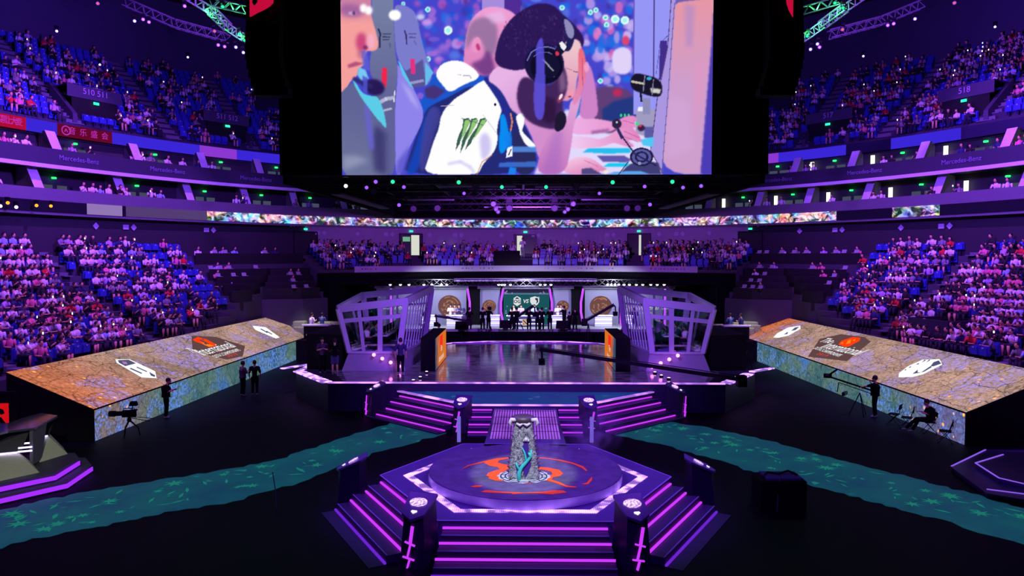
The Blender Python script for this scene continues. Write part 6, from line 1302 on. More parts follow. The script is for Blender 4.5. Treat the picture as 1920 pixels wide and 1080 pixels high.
for u, v, yy, c in [(388, 20, 36, 'g'), (417, 12, 35, 'g'), (449, 64, 36.5, 'g'), (458, 75, 36.5, 'g'), (1581, 14, 35.5, 'g'), (1566, 5, 35, 'g'), (1514, 67, 36.5, 'g'), (1492, 28, 34.5, 'g'),
                    (252, 39, 42, 'w'), (268, 36, 42, 'm'), (279, 41, 42, 'm'), (409, 84, 42, 'm'), (421, 87, 42, 'm'), (442, 88, 40, 'l'), (456, 98, 40, 'l'), (106, 58, 44, 'l'), (187, 121, 50, 'l'), (352, 107, 50, 'l'), (183, 6, 42, 'a'), (402, 58, 42, 'a'), (346, 11, 40, 'm'),
                    (1665, 47, 42, 'm'), (1676, 44, 42, 'm'), (1716, 35, 42, 'l'), (1533, 82, 40, 'l'), (1537, 88, 40, 'm'), (1520, 92, 40, 'l'), (1619, 105, 50, 'l'), (1790, 5, 42, 'a'), (1866, 50, 48, 'l'), (1580, 55, 42, 'a'), (1462, 4, 33, 'm'), (14, 380, 36, 'y'), (68, 385, 36, 'y'), (95, 386, 36, 'y'), (30, 388, 36, 'l'), (0, 386, 36, 'l')]:
    p = py(u, v, yy); col, st, cn = {'g': ((120, 255, 170), 5, 'green'), 'w': (WHT, 4, 'warm white'), 'm': ((220, 90, 255), 3.5, 'magenta'), 'l': ((215, 205, 255), 3.5, 'pale violet'), 'a': ((220, 90, 40), 1.6, 'amber'), 'y': ((255, 150, 20), 2.2, 'orange')}[c]
    if v > 300: p = px(u, v, -27.1)
    head_at(p, col, st, .14, 'left balcony front' if v > 300 else 'roof trusses', .62, cn)
for p, e in ((py(388, 24, 35.8), 260), (py(440, 14, 34.6), 200), (py(452, 68, 36.4), 240), (py(1575, 18, 35.6), 260), (py(1530, 12, 34.8), 200), (py(1515, 62, 36.4), 240)):
    point('green_truss_light', p, e*.6, (.06, 1.0, .16), .12)
# ================================================================ CASTER STAGE AT THE FAR END
ZC = 1.43; YC = 60.0
cs = MB(); cs.prism([(-13.2, 56.3), (13.2, 56.3), (13.2, 61.2), (-13.2, 61.2)], 0, ZC-.01)
tag(cs.build('caster_stage', [mat('grey stage cloth', (120, 124, 135), .6)]), 'long low grey stage with picture panels behind, at the far end', 'stage')
mk = MB(); mk.box((0, 54.0, 0), (30, .2, 1.45)); tag(mk.build('black_barrier', M_DRAPE), 'long plain black barrier in front of the far caster stage', 'barrier')
def ex(u): return py(u, 580, YC).x
def ez(v): return py(985, v, YC).z
def panel(u0, u1, label, kind, bl=0, br_=0):
    x0, x1 = ex(u0), ex(u1); z0, z1 = ez(613), ez(541); zm = z0+(z1-z0)*.55; t = thing('backdrop_panel', label, 'backdrop', ((x0+x1)/2, YC, ZC)); cx = (x0+x1)/2
    w = (x1-x0)/2; a, b = bl*.35, br_*.35
    prof = [(-w+a*.6, z0-ZC), (-w-a*.0, zm-ZC), (-w+a*.5, z1-ZC), (w-b*.5, z1-ZC), (w+b*.0, zm-ZC), (w-b*.6, z0-ZC)]
    q = MB(); n = len(prof); q.add([(x, 0, z) for x, z in prof]+[(x, .12, z) for x, z in prof], [tuple(range(n)), tuple(range(2*n-1, n-1, -1))]+[(i, i+n, (i+1) % n+n, (i+1) % n) for i in range(n)])
    q.build('panel', mat('slate picture panel', (92, 94, 118), .6, emis=(80, 82, 112), estr=.22) if kind != 'vs' else emat('teal picture', (30, 96, 104), .75, False), t)
    q = MB(); q.box((0, -.25, z1-ZC), (w*2+.1, .5, .22), 0, 0, (1, .7)); q.build('header', mat('grey header', (125, 130, 142), .5), t)
    P = Plane((0, -.02, 0), (1, 0, 0), (0, 0, 1))
    if kind == 'shield':
        mo = emat('gold shield glow', (205, 140, 95), .75, False); md = emat('bronze shield glow', (130, 88, 90), .7, False); zc = (z0+z1)/2-ZC+.12; k = min(w*.62, .95)
        q = MB(); P.poly(q, [(k*1.0*math.cos(i*PI/12), zc+k*.95*math.sin(i*PI/12)) for i in range(24)], .01); q.build('round_shield', md, t)
        q = MB()
        for i in range(26):
            a = random.uniform(0, 6.28); r = k*random.uniform(.15, .85); l = random.uniform(.3, .8); P.stroke(q, [(r*math.cos(a+j*l/3), zc+r*.95*math.sin(a+j*l/3)) for j in range(4)], k*.07, .012+.001*i); q.build('shield_relief', mo, t)
        q = MB(); ml = emat('white splash', (150, 160, 200), .7, False)
        for i in range(7): 
            xx = random.uniform(-w*.85, w*.8); zz = random.uniform(.5, 1.3); P.stroke(q, [(xx, zz), (xx+random.uniform(.1, .35), zz+random.uniform(-.1, .25))], .04, .03)
        q.build('splash_marks', ml, t)
    elif kind == 'text':
        mw = emat('white panel lettering', (215, 215, 225), .85, False)
        text('script_lettering', 'The\nInternational', .5, P.p(0, (z0+z1)/2-ZC+.25, .02), (1, 0, 0), (0, 0, 1), mw, t, shear=.3); text('block_lettering', 'CHAMPIONSHIPS', .16, P.p(.2, (z0+z1)/2-ZC-.42, .02), (1, 0, 0), (0, 0, 1), mw, t)
        q = MB(); mc = emat('lilac flourish', (165, 150, 220), .7, False)
        for i in range(14): xx = random.uniform(-w*.9, w*.9); zz = random.choice([random.uniform(.4, 1.0), z1-ZC-.35]); P.stroke(q, [(xx, zz), (xx+random.uniform(-.2, .3), zz+random.uniform(-.2, .25))], .06, .02)
        q.build('flourish', mc, t)
    else:
        mw = emat('white panel lettering', (225, 228, 230), .95, False); mt = emat('dark teal logo line', (30, 60, 84), .7, False)
        k = 60/1387; Z = lambda v: ez(v)-ZC; X = lambda u: ex(u)-cx
        q = MB(); P.poly(q, [(X(x), Z(y)) for x, y in [(963, 559), (969.5, 555), (976.5, 559), (976.5, 569.5), (969.5, 574), (963, 569.5)]], .02); q.build('team_logo', mw, t)
        text('logo_letters', 'OG', .36, P.p(X(969.7), Z(565.5), .03), (1, 0, 0), (0, 0, 1), mt, t, bold=.01)
        q = MB(); P.poly(q, [(X(x), Z(y)) for x, y in [(965, 560.5), (969.5, 557), (974.5, 560.5)]], .03); q.build('logo_roof', mt, t)
        q = MB(); P.poly(q, [(X(x), Z(y)) for x, y in [(994, 558), (1003, 555.5), (1011, 558), (1011, 566), (1008, 571), (1002.5, 574), (997, 571), (994, 566)]], .02); q.build('team_logo', mw, t)
        q = MB(); P.poly(q, [(X(x), Z(y)) for x, y in [(1004, 558.5), (1008.5, 559), (1009, 566), (1005, 570), (1006.5, 564), (1003, 561)]], .03); q.build('horse_mane', mt, t)
        text('versus_lettering', 'VS', .42, P.p(X(985.5), Z(565), .02), (1, 0, 0), (0, 0, 1), mw, t, shear=.2, bold=.01)
        q = MB(); P.stroke(q, [(-w*.97, Z(551)), (w*.97, Z(551))], .05, .02); 
        for i in range(18): xx = random.choice([random.uniform(-w*.95, -w*.6), random.uniform(w*.5, w*.95)]); zz = random.uniform(Z(590), Z(551)+.2) if i % 2 else Z(550.5); P.stroke(q, [(xx, zz), (xx+random.uniform(-.2, .2), zz+random.uniform(-.15, .2))], .09, .02)
        q.build('flourish', emat('lilac flourish', (165, 150, 220), .7, False), t)
        q = MB(); P.poly(q, [(-w*.98, Z(548)), (w*.98, Z(548)), (w*.98, Z(542)), (-w*.98, Z(542))], .015); q.build('dark_heading', emat('plum heading', (60, 40, 84), .6, False), t)
panel(706, 733, 'narrow slate backdrop panel at the far left end of the caster stage', 'blank', 1, 0)
panel(737, 800, 'slate backdrop panel with white script lettering behind the left booth', 'text')
panel(808, 878, 'slate backdrop panel with a gold round shield, left of the dark gap', 'shield', 0, 1)
panel(897, 938, 'narrow slate backdrop panel with a gold shield left of the teal versus screen', 'shield', 1, 0)
panel(944, 1030, 'teal backdrop screen with two white team logos and VS between them', 'vs')
panel(1036, 1074, 'narrow slate backdrop panel with a gold shield right of the teal versus screen', 'shield', 0, 1)
panel(1093, 1160, 'slate backdrop panel with a gold round shield, right of the dark gap', 'shield', 1, 0)
panel(1166, 1243, 'slate backdrop panel with white script lettering behind the right booth', 'text')
panel(1247, 1262, 'narrow slate backdrop panel at the far right end of the caster stage', 'blank', 0, 1)
for u, b in ((735, 0), (804, 0), (880, 1), (941, -1), (1033, 1), (1090, -1), (1163, 0), (1245, 0)):
    x = ex(u); q = MB(); zz0, zz1 = ez(612)-ZC, ez(541)-ZC; q.tube([(-b*.15, 0, zz0), (b*.06, 0, zz0+(zz1-zz0)*.4), (b*.06, 0, zz0+(zz1-zz0)*.65), (-b*.12, 0, zz1)], .09, 8)
    o = q.build('light_column', emat('violet light column', (190, 80, 255), 1.3), smooth=True); o.location = (x, YC-.35, ZC)
    tag(o, 'slim violet light column between the far backdrop panels, %s' % {735: 'outermost on the left', 804: 'second from the left', 880: 'left of the left dark gap', 941: 'left edge of the teal screen', 1033: 'right edge of the teal screen', 1090: 'right of the right dark gap', 1163: 'second from the right', 1245: 'outermost on the right'}[u], 'light column')
for u0, u1, nm in ((879, 896, 'left'), (1075, 1092, 'right')):
    q = MB(); q.box(((ex(u0)+ex(u1))/2, YC-.1, ZC), (ex(u1)-ex(u0)+.35, .3, 3.2)); tag(q.build('drape_column', M_DRAPE), 'dark draped column between the %s panels of the caster stage' % nm, 'drape')
# truss with white lamps over the caster stage
t = thing('lamp_truss', 'black truss carrying white lamps over the caster stage', 'truss', (0, 58.3, 4.9)); q = MB(); truss(q, (-12.4, 0, 0), (12.6, 0, 0), .5, .03, 44); q.build('truss_frame', M_BLKM, t)
for i, u in enumerate([732, 751, 767, 795, 810, 828, 838, 935, 941, 946, 957, 1013, 1022, 1033, 1139, 1146, 1153, 1160, 1170, 1180, 1193, 1205, 1220, 1232, 1245]):
    p = py(u, 533, 58.0); q = MB(); q.lathe([(.05, .2), (.12, .1), (.13, 0)], n=10); o = q.build('par_lamp', M_BLKM); o.location = (p.x, 57.95, p.z)
    l = MB(); l.ball((0, -.02, 0), .11, 10); l.build('lens', emat('white lamp lens', (240, 240, 235), 2.6 if i % 3 else 4.5, False), o)
    tag(o, 'white lamp on the black truss over the caster stage', 'lamp', 'white lamps over the caster stage')
rb = MB(); ring(rb, [(26.0, 36.5, 4.9), (26.0, 36.5, 5.15), (26.9, 37.4, 5.15)], -13, 13, 1); tag(rb.build('roof_beam', mat('violet catch beam', (150, 130, 180), .5)), 'long pale violet beam edge above the caster stage lamps', 'beam')
# black drops in the end stand
for (u0, u1, v0, v1, nm) in ((637, 698, 497, 531, 'left'), (1214, 1333, 489, 535, 'right')):
    a, b = py(u0, v0, 61.2), py(u1, v1, 61.2); q = MB(); q.box(((a.x+b.x)/2, 61.2, b.z), (b.x-a.x, .9, a.z-b.z)); tag(q.build('black_booth', M_BLK), 'plain black covered block at the front of the end stand, the %s one' % ('smaller' if nm == 'left' else 'larger'), 'block')
a, b = py(698, 497, 61.4), py(775, 531, 61.4); q = MB(); q.box(((a.x+b.x)/2, 61.4, b.z), (b.x-a.x, .5, a.z-b.z)); tag(q.build('blue_cover', mat('blue cloth', (50, 44, 190), .8)), 'blue cloth covered block beside the smaller black block', 'block')
a, b = py(927, 470, 62.0), py(975, 497, 62.0); q = MB(); q.box(((a.x+b.x)/2, 62.2, b.z), (b.x-a.x, 1.0, a.z-b.z)); tag(q.build('camera_platform', M_BLK), 'small black camera platform in the middle of the end stand', 'platform')
# lit rockery and guest desks beyond the booths
M_ROCK = mat('pale green stone block', (140, 150, 120), .85, var=.3, bump=.5)
for s, nm in ((-1, 'left'), (1, 'right')):
    base = pz(985-s*-400, 625, .9)
    t = thing('rockery', 'stepped pale green stone blocks beyond the far end of the %s display wedge' % nm, 'rockery', (s*16.0, 52.9, 0))
    for i in range(16):
        q = MB(); x = s*random.uniform(-2.4, .3); y = random.uniform(-.9, .5); h = .3+.5*max(0, y+.5)+.35*max(0, s*x+1)+random.uniform(0, .4)
        q.box((x, y, 0), (random.uniform(.7, 1.2), random.uniform(.6, 1.0), 1.2+h), random.uniform(-.3, .3), 0, (.88, .88)); q.build('stone_block', M_ROCK, t, bevel=.06)
    d = thing('guest_desk', 'small white topped curved desk with glowing strips beyond the %s booth' % nm, 'desk', (s*14.4, 50.6, 1.3))
    q = MB(); q.prism([(-.9, -.35), (.9, -.35), (1.1, .3), (-1.1, .3)], .9, .98); q.build('table_top', M_WHITE, d); q = MB(); q.prism([(-.8, -.3), (.8, -.3), (.95, .25), (-.95, .25)], 0, .9); q.build('body', M_BLK, d)
    q = MB(); q.box((-.3, -.33, .25), (.6, .03, .1)); q.build('led_strip', emat('white desk strip', (220, 215, 255), 2.5), d)
    pl = MB(); pl.box((s*14.6, 51.5, 0), (4.2, 4.2, 1.3)); tag(pl.build('guest_riser', M_BLK), 'black riser carrying the %s guest desk' % nm, 'riser')
    q = MB(); q.box((0, 0, 0), (1.2, .5, .55), 0, 0, (.9, .8)); o = q.build('red_couch', mat('red fabric', (170, 20, 28), .8), bevel=.05); o.location = (s*13.5, 52.2, 1.3); tag(o, 'red couch behind the %s guest desk' % nm, 'couch')
# ================================================================ NEAR SIDE PIECES
# lower-left faceted desk on its two-step platform
t = thing('trophy_desk', 'faceted grey and white desk with glowing bars, cut by the lower left edge', 'desk', (-15.9, 22.5, .42)); inv = Matrix.Translation((15.9, -22.5, -.42))
def hull(name, lo, z0, hi, z1, m_):
    q = MB(); n = len(lo); q.add([(x, y, z0) for x, y in lo]+[(x, y, z1) for x, y in hi], [tuple(range(n-1, -1, -1)), tuple(range(n, 2*n))]+[(i, (i+1) % n, (i+1) % n+n, i+n) for i in range(n)]); q.xf(inv); return q.build(name, m_, t)
def XY(u, v, z): p = pz(u, v, z); return (p.x, p.y)
M_CREAM = mat('cream panel', (215, 212, 190), .5); M_GREYP = mat('grey panel', (96, 96, 104), .5); M_DGP = mat('dark grey panel', (40, 40, 48), .5)
hull('front_plinth', [XY(-60, 915, .42), XY(74, 886, .42), XY(60, 868, .42), XY(-60, 885, .42)], .42, [XY(-60, 862, .8), XY(33, 848, .8), XY(30, 843, .8), XY(-60, 850, .8)], .8, M_CREAM)
hull('rear_plinth', [XY(74, 867, .42), XY(127, 851, .42), XY(118, 838, .42), XY(80, 845, .42)], .42, [XY(77, 819, .95), XY(90, 817, .95), XY(92, 812, .95), XY(80, 813, .95)], .95, M_CREAM)
hull('dark_front', [XY(-60, 855, .8), XY(40, 846, .8), XY(64, 872, .42), XY(66, 860, .42), XY(45, 835, .8), XY(-60, 845, .8)][:2]+[XY(45, 835, .8), XY(-60, 845, .8)], .8, [XY(-60, 815, 1.35), XY(55, 808, 1.35), XY(60, 795, 1.35), XY(-60, 800, 1.35)], 1.35, M_DGP)
hull('corner_fin', [XY(56, 868, .45), XY(62, 872, .45), XY(78, 862, .45), XY(70, 855, .45)], .45, [XY(55, 806, 1.4), XY(62, 806, 1.4), XY(88, 794, 1.4), XY(78, 790, 1.4)], 1.4, M_GREYP)
hull('rear_front', [XY(78, 818, .95), XY(92, 816, .95), XY(96, 808, .95), XY(80, 808, .95)], .95, [XY(84, 792, 1.4), XY(102, 784, 1.4), XY(108, 778, 1.4), XY(84, 782, 1.4)], 1.4, M_DGP)
M_TGL = mat('tinted glass top', (70, 76, 88), .12, spec=1, var=.5)
hull('glass_top', [XY(-60, 830, 1.4), XY(15, 812, 1.4), XY(65, 806, 1.4), XY(108, 783, 1.4), XY(78, 778, 1.4), XY(45, 787, 1.4), XY(15, 797, 1.4), XY(-60, 800, 1.4)], 1.4, [XY(-60, 826, 1.46), XY(15, 808, 1.46), XY(65, 802, 1.46), XY(108, 779, 1.46), XY(78, 774, 1.46), XY(45, 783, 1.46), XY(15, 793, 1.46), XY(-60, 796, 1.46)], 1.46, M_TGL)
for (u0, v0, u1, v1, z) in ((-60, 857, 33, 848, .83), (37, 832, 59, 830, 1.0), (35, 840, 61, 837.5, .92), (34, 847, 61, 844.5, .84), (78, 819, 90, 817, .97)):
    a, b = pz(u0, v0, z), pz(u1, v1, z); q = MB(); q.beam(a+Vector((0, -.02, 0)), b+Vector((0, -.02, 0)), .04, .045); q.xf(inv); q.build('light_bar', emat('white violet bar', (205, 190, 255), 3), t)
t = thing('stepped_base', 'dark two step base with purple strips under the faceted desk', 'platform', (-16, 22.5, 0)); inv = Matrix.Translation((16, -22.5, 0))
q = MB(); o1 = [XY(-90, 925, .4), XY(100, 889, .4), XY(150, 862, .4), XY(140, 850, .4), XY(60, 850, .4), XY(-90, 850, .4)]; q.prism(o1, .2, .42); q.xf(inv); q.build('upper_step', mat('grey step top', (66, 64, 74), .5), t)
q = MB(); o2 = [XY(-90, 948, .2), XY(125, 903, .2), XY(172, 872, .2), XY(160, 858, .2), XY(-90, 858, .2)]; q.prism(o2, 0, .2); q.xf(inv); q.build('lower_step', mat('grey step top', (66, 64, 74), .5), t)
for pts, z in (([(-90, 934), (0, 917), (105, 895), (150, 867)], .32), ([(-90, 958), (0, 939), (127, 910), (174, 878)], .12)):
    q = MB(); p = [pz(u, v, z) for u, v in pts]
    for a, b in zip(p, p[1:]): q.beam(a+Vector((.02, -.05, 0)), b+Vector((.02, -.05, 0)), .03, .13)
    q.xf(inv); q.build('led_strip', emat('deep violet strip', (150, 40, 255), 1.3), t)
# red emblem board behind the desk
o = py(8, 790, 26.6); t = thing('emblem_board', 'black board with a red emblem at the very left edge, behind the faceted desk', 'board', (o.x, 26.6, 0)); q = MB(); q.box((-.5, .2, 0), (1.6, .2, 2.0)); q.build('board', M_BLK, t)
q = MB(); pp = [py(u, v, 26.69)-Vector((o.x, 26.6, 0)) for u, v in [(-40, 757), (16, 756), (17, 800), (0, 799), (-40, 800)]]; q.poly(pp); q.build('red_emblem', emat('red board emblem', (215, 16, 28), .9, False), t)
q = MB(); q.poly([py(u, v, 26.68)-Vector((o.x, 26.6, 0)) for u, v in [(0, 766), (6, 768), (9, 775), (2, 778), (-4, 772)]]); q.poly([py(u, v, 26.68)-Vector((o.x, 26.6, 0)) for u, v in [(-6, 782), (2, 782), (12, 795), (12, 799), (4, 799)]]); q.build('emblem_slot', M_BLK, t)
# right low platform with thin lines
t = thing('arrow_platform', 'low dark violet platform with thin arrow shaped light lines at the right edge', 'platform', (15, 21, 0)); inv = Matrix.Translation((-15, -21, 0))
q = MB(); q.prism([XY(1784, 876, .12), XY(1850, 843, .12), XY(2060, 846, .12), XY(2060, 960, .12), XY(1850, 925, .12)], 0, .12); q.xf(inv); q.build('lower_step', mat('violet deck', (88, 60, 150), .4), t)
q = MB(); q.prism([XY(1829, 868, .3), XY(1881, 848, .3), XY(2060, 850, .3), XY(2060, 935, .3), XY(1873, 896, .3)], .12, .3); q.xf(inv); q.build('upper_step', mat('violet deck', (88, 60, 150), .4), t)
for pts, z in (([(1784, 874), (1848, 843)], .13), ([(1881, 852), (1829, 868), (1873, 896), (1920, 907), (2060, 930)], .31), ([(1850, 917), (1920, 926), (2060, 945)], .13)):
    q = MB(); p = [pz(u, v, z) for u, v in pts]
    for a, b in zip(p, p[1:]): q.beam(a, b, .05, .02)
    q.xf(inv); q.build('light_line', emat('violet light line', (140, 90, 235), 1.0), t)
# black cabinet on the floor, right of the platform
c = pz(1470, 958, 0); t = thing('floor_cabinet', 'black square cabinet on the dark floor below the right water path', 'cabinet', tuple(c)); q = MB(); q.box((0, .45, 0), (1.25, .9, .82)); q.build('body', M_BLK, t, bevel=.03)
q = MB(); q.box((.05, .45, .82), (1.0, .7, .05)); q.build('lid', mat('violet cloth lid', (90, 60, 130), .8), t)
q = MB(); q.tube([(-.5, .3, .85), (-.3, .5, .93), (0, .45, .9), (.3, .6, .95), (.5, .4, .88)], .03, 6); q.build('cable', M_BLKM, t, smooth=True)
# thin haze puffs by the monolith
def puff(name, loc, r, dens, label):
    m, nt, out = new_mat(name); v = nd(nt, 'ShaderNodeVolumePrincipled'); v.inputs['Color'].default_value = (.8, .7, 1, 1); tc = nd(nt, 'ShaderNodeTexCoord'); n = nd(nt, 'ShaderNodeTexNoise', Scale=1.6, Detail=4.0, Distortion=1.0); lk(nt, tc.outputs['Object'], n.inputs['Vector'])
    ln = nd(nt, 'ShaderNodeVectorMath', _operation='LENGTH'); lk(nt, tc.outputs['Object'], ln.inputs[0]); f = nd(nt, 'ShaderNodeMapRange'); f.inputs[1].default_value = 1; f.inputs[2].default_value = .2; f.inputs[3].default_value = 0; f.inputs[4].default_value = 1; lk(nt, ln.outputs['Value'], f.inputs[0])
    g = nd(nt, 'ShaderNodeMapRange'); g.inputs[1].default_value = .45; g.inputs[2].default_value = .75; g.inputs[4].default_value = dens; lk(nt, n.outputs['Fac'], g.inputs[0]); mu = nd(nt, 'ShaderNodeMath', _operation='MULTIPLY'); lk(nt, f.outputs[0], mu.inputs[0]); lk(nt, g.outputs[0], mu.inputs[1]); lk(nt, mu.outputs[0], v.inputs['Density']); lk(nt, v.outputs[0], out.inputs['Volume'])
    q = MB(); q.ball((0, 0, 0), 1, 16); o = q.build('stage_smoke', m); o.location = loc; o.scale = r; tag(o, label, 'smoke', kind='stuff')
puff('smoke right', (2.1, 22.4, 1.7), (1.0, .7, .95), 2.2, 'thin violet smoke drifting right of the carved monolith')
puff('smoke near', (.75, 20.3, 1.6), (.6, .5, .7), 1.2, 'thin smoke close against the carved monolith')
# ================================================================ PEOPLE AND CREW GEAR
def baked(mb, name, mats, parent, voxel):
    o = mb.build(name, mats, None); r = o.modifiers.new('r', 'REMESH'); r.mode = 'VOXEL'; r.voxel_size = voxel; sm = o.modifiers.new('s', 'SMOOTH'); sm.factor = .5; sm.iterations = 3
    me = bpy.data.meshes.new_from_object(o.evaluated_get(bpy.context.evaluated_depsgraph_get())); me.name = name; old = o.data; o.modifiers.clear(); o.data = me; bpy.data.meshes.remove(old)
    me.materials.clear(); me.materials.append(mats); me.polygons.foreach_set('use_smooth', [True]*len(me.polygons)); me.polygons.foreach_set('material_index', [0]*len(me.polygons)); o.parent = parent; return o
M_BLKC = mat('black clothing', (12, 11, 16), .9, spec=.1); M_DTR = mat('black trousers', (12, 12, 18), .9, spec=.1); M_DKSKIN = M_SKIN
ST = {'pel': (0, 0, .93), 'wa': (0, 0, 1.08), 'ch': (0, .01, 1.3), 'nk': (0, 0, 1.46), 'hd': (0, .03, 1.6)}
def human(label, loc, rz, arms, legs=None, sp=None, shirt=M_BLKC, trousers=M_DTR, voxel=.02, look=(0, .06, 0), scale=1, shorts=False, group=None, hairm=None):
    "arms: per side (elbow, wrist); legs: per side (knee, ankle); metres, figure faces +y"
    S = dict(ST); S.update(sp or {}); S = {k: Vector(v) for k, v in S.items()}
    t = thing('person', label, 'person', loc, rz, group); t.scale = (scale,)*3
    legs = legs or ((( -.1, .02, .5), (-.11, -.02, .08)), ((.1, .02, .5), (.11, -.02, .08)))
    B = MB(); C_ = MB(); T = MB(); SH = MB()
    up_ = (S['hd']-S['nk']).normalized()
    B.tube([S['pel'], S['wa'], S['ch'], S['nk']-up_*.03], [.13, .115, .15, .07], 12, sq=(1.2, .8))
    B.tube([S['nk']-up_*.04, S['hd']], [.055, .05], 10)
    B.ball(S['hd']+Vector((0, 0, .02)), .1, 12, sc=(.84, .98, 1.2)); L = Vector(look); B.ball(S['hd']+Vector((0, .035, -.05)), .06, 10, sc=(.95, 1, .9))
    B.tube([S['hd']+Vector((0, .09, .02)), S['hd']+Vector((0, .118, -.015))], [.012, .016], 6)
    for s in (-1, 1): B.ball(S['hd']+Vector((s*.085, -.005, .0)), .02, 6, sc=(.5, 1, 1.4))
    C_.tube([S['pel']-Vector((0, 0, .04)), S['wa'], S['ch'], S['nk']-up_*.035], [.155, .145, .175, .085], 12, sq=(1.2, .85))
    T.tube([S['wa']-Vector((0, 0, .03)), S['pel'], S['pel']-Vector((0, 0, .05))], [.14, .15, .12], 12, sq=(1.15, .85))
    for i, s in enumerate((-1, 1)):
        sh = S['ch']+Vector((s*.19, 0, .09)); el, wr = Vector(arms[i][0]), Vector(arms[i][1])
        B.tube([sh, sh.lerp(el, .5), el, el.lerp(wr, .3), wr], [.055, .05, .04, .042, .027], 8)
        C_.tube([S['ch']+Vector((s*.08, 0, .1)), sh, sh.lerp(el, .7), el.lerp(sh, .02)], [.07, .078, .066, .058], 9)
        # hand: palm, four fingers and a thumb
        d = (wr-el).normalized(); side = d.cross(Vector((0, 0, 1))); side = side.normalized() if side.length > .1 else Vector((1, 0, 0)); nrm = side.cross(d).normalized()
        B.tube([wr, wr+d*.045, wr+d*.09], [.026, .04, .036], 8, sq=(1, .55))
        for f, ln in ((-1.5, .06), (-.5, .075), (.5, .07), (1.5, .055)):
            a = wr+d*.085+side*f*.019; B.tube([a, a+d*ln*.55-nrm*.008, a+d*ln*.85-nrm*.03], [.011, .01, .008], 6)
        a = wr+d*.03+side*.035*(-s); B.tube([a, a+d*.035+side*.022*(-s), a+d*.065+side*.02*(-s)], [.013, .011, .009], 6)
        kn, an = Vector(legs[i][0]), Vector(legs[i][1]); hip = S['pel']+Vector((s*.09, 0, -.02))
        B.tube([hip, hip.lerp(kn, .5), kn, kn.lerp(an, .35), an], [.085, .075, .055, .055, .036], 9)
        if shorts: T.tube([hip, hip.lerp(kn, .5), kn], [.11, .105, .09], 10)
        else: T.tube([hip, hip.lerp(kn, .5), kn, kn.lerp(an, .4), an], [.105, .095, .075, .07, .06], 10)
        fd = Vector((0, 1, 0)); SH.tube([an+Vector((0, -.05, -.04)), an+Vector((0, .06, -.04)), an+Vector((0, .17, -.05))], [.048, .048, .035], 8, sq=(1, .8))
    baked(B, 'body', M_SKIN, t, voxel); baked(C_, 'shirt', shirt, t, max(voxel, .016)); baked(T, 'shorts' if shorts else 'trousers', trousers, t, max(voxel, .016)); baked(SH, 'shoe_pair', mat('grey trainers', (150, 148, 158), .6), t, .02)
    H = MB(); H.ball(S['hd']+Vector((0, -.018, .05)), .112, 12, sc=(.88, 1, 1.05)); baked(H, 'hair', hairm or M_HAIR, t, .016); return t
def ground(u, v, z=0): return pz(u, v, z)
dn_ = ((-.27, .02, 1.1), (-.27, .1, .86)), ((.27, .02, 1.1), (.27, .1, .86))
ph_ = ((-.25, .1, 1.14), (-.08, .3, 1.22)), ((.25, .1, 1.14), (.06, .32, 1.22))
cam_ = ((-.3, .2, 1.3), (-.14, .38, 1.5)), ((.28, .15, 1.15), (.12, .4, 1.3))
# the man with the phone before the left wedge
p = ground(312, 783); human('person in a dark hooded top looking at a phone before the left stone display', (p.x, p.y, 0), math.radians(-75), (((-.23, .12, 1.16), (-.1, .33, 1.2)), ((.23, .12, 1.16), (.02, .34, 1.2))), sp={'nk': (0, .05, 1.45), 'hd': (0, .12, 1.58)}, voxel=.013)
q = MB(); q.box((0, 0, 0), (.075, .14, .012)); o = q.build('phone', M_BLKM); o.location = (p.x+.36, p.y+.1, 1.22); tag(o, 'dark phone held by the person in the hooded top', 'phone')
# two figures near (478, 700)
p = ground(478, 740); human('person in black seen from behind, walking before the far half of the left stone display', (p.x, p.y, 0), math.radians(10), dn_, voxel=.02)
p = ground(463, 742); human('person in a dim grey shirt beside the one walking in black', (p.x-.2, p.y, 0), math.radians(-40), ph_, voxel=.02, shirt=mat('dim grey shirt', (74, 66, 84), .8))
# crew at the left booth
p = pz(630, 703, 0.0); 
a = Vector((-10.0, 36.1, ZS)); human('person in a dark shirt with bare forearms, left of the one in shorts', a, math.radians(200), ph_, voxel=.016, shirt=mat('plum shirt', (70, 40, 90), .8))
a = Vector((-9.25, 35.6, ZS)); human('person in black shirt and knee length shorts, arms bent, by the left booth', a, math.radians(15), ph_, voxel=.016, shorts=True, trousers=mat('blue grey shorts', (60, 60, 110), .8))
a = Vector((-6.1, 35.9, ZS)); human('person in a long dark coat standing in front of the left booth door', a, math.radians(5), dn_, voxel=.018, shirt=mat('dark violet shirt', (40, 30, 84), .8))
a = Vector((-5.2, 41.0, ZS)); human('camera operator in black behind the left display cabinet', (-5.9, 42.8, ZS), math.radians(-20), cam_, voxel=.018, scale=1.05)
human('camera operator in black in front of the right booth', (5.95, 43.0, ZS), math.radians(20), cam_, voxel=.018, scale=1.05)
human('person in grey behind the camera operator near the left booth', (-5.1, 43.6, ZS), math.radians(60), dn_, voxel=.02, shirt=M_SH['grey'])
a = pz(1378, 712, 0); human('person in a lit violet shirt holding a tablet by the right black box', (a.x, a.y, .0), math.radians(30), ph_, voxel=.016, shirt=mat('violet grey shirt', (110, 100, 150), .8))
# coach inside the right booth and left booth
human('person in a grey polo leaning over the desk inside the right booth', (6.8, 37.9, ZB+.03), math.radians(-60), (((-.25, .2, 1.15), (-.2, .45, 1.0)), ((.25, .2, 1.15), (.2, .45, 1.0))), voxel=.02, shirt=M_SH['grey'], sp={'ch': (0, .12, 1.28), 'nk': (0, .2, 1.42), 'hd': (0, .27, 1.54)})
human('person in pale shirt standing behind the players in the left booth', (-6.7, 39.2, ZB+.03), math.radians(60), dn_, voxel=.02, shirt=M_SH['lilac'])
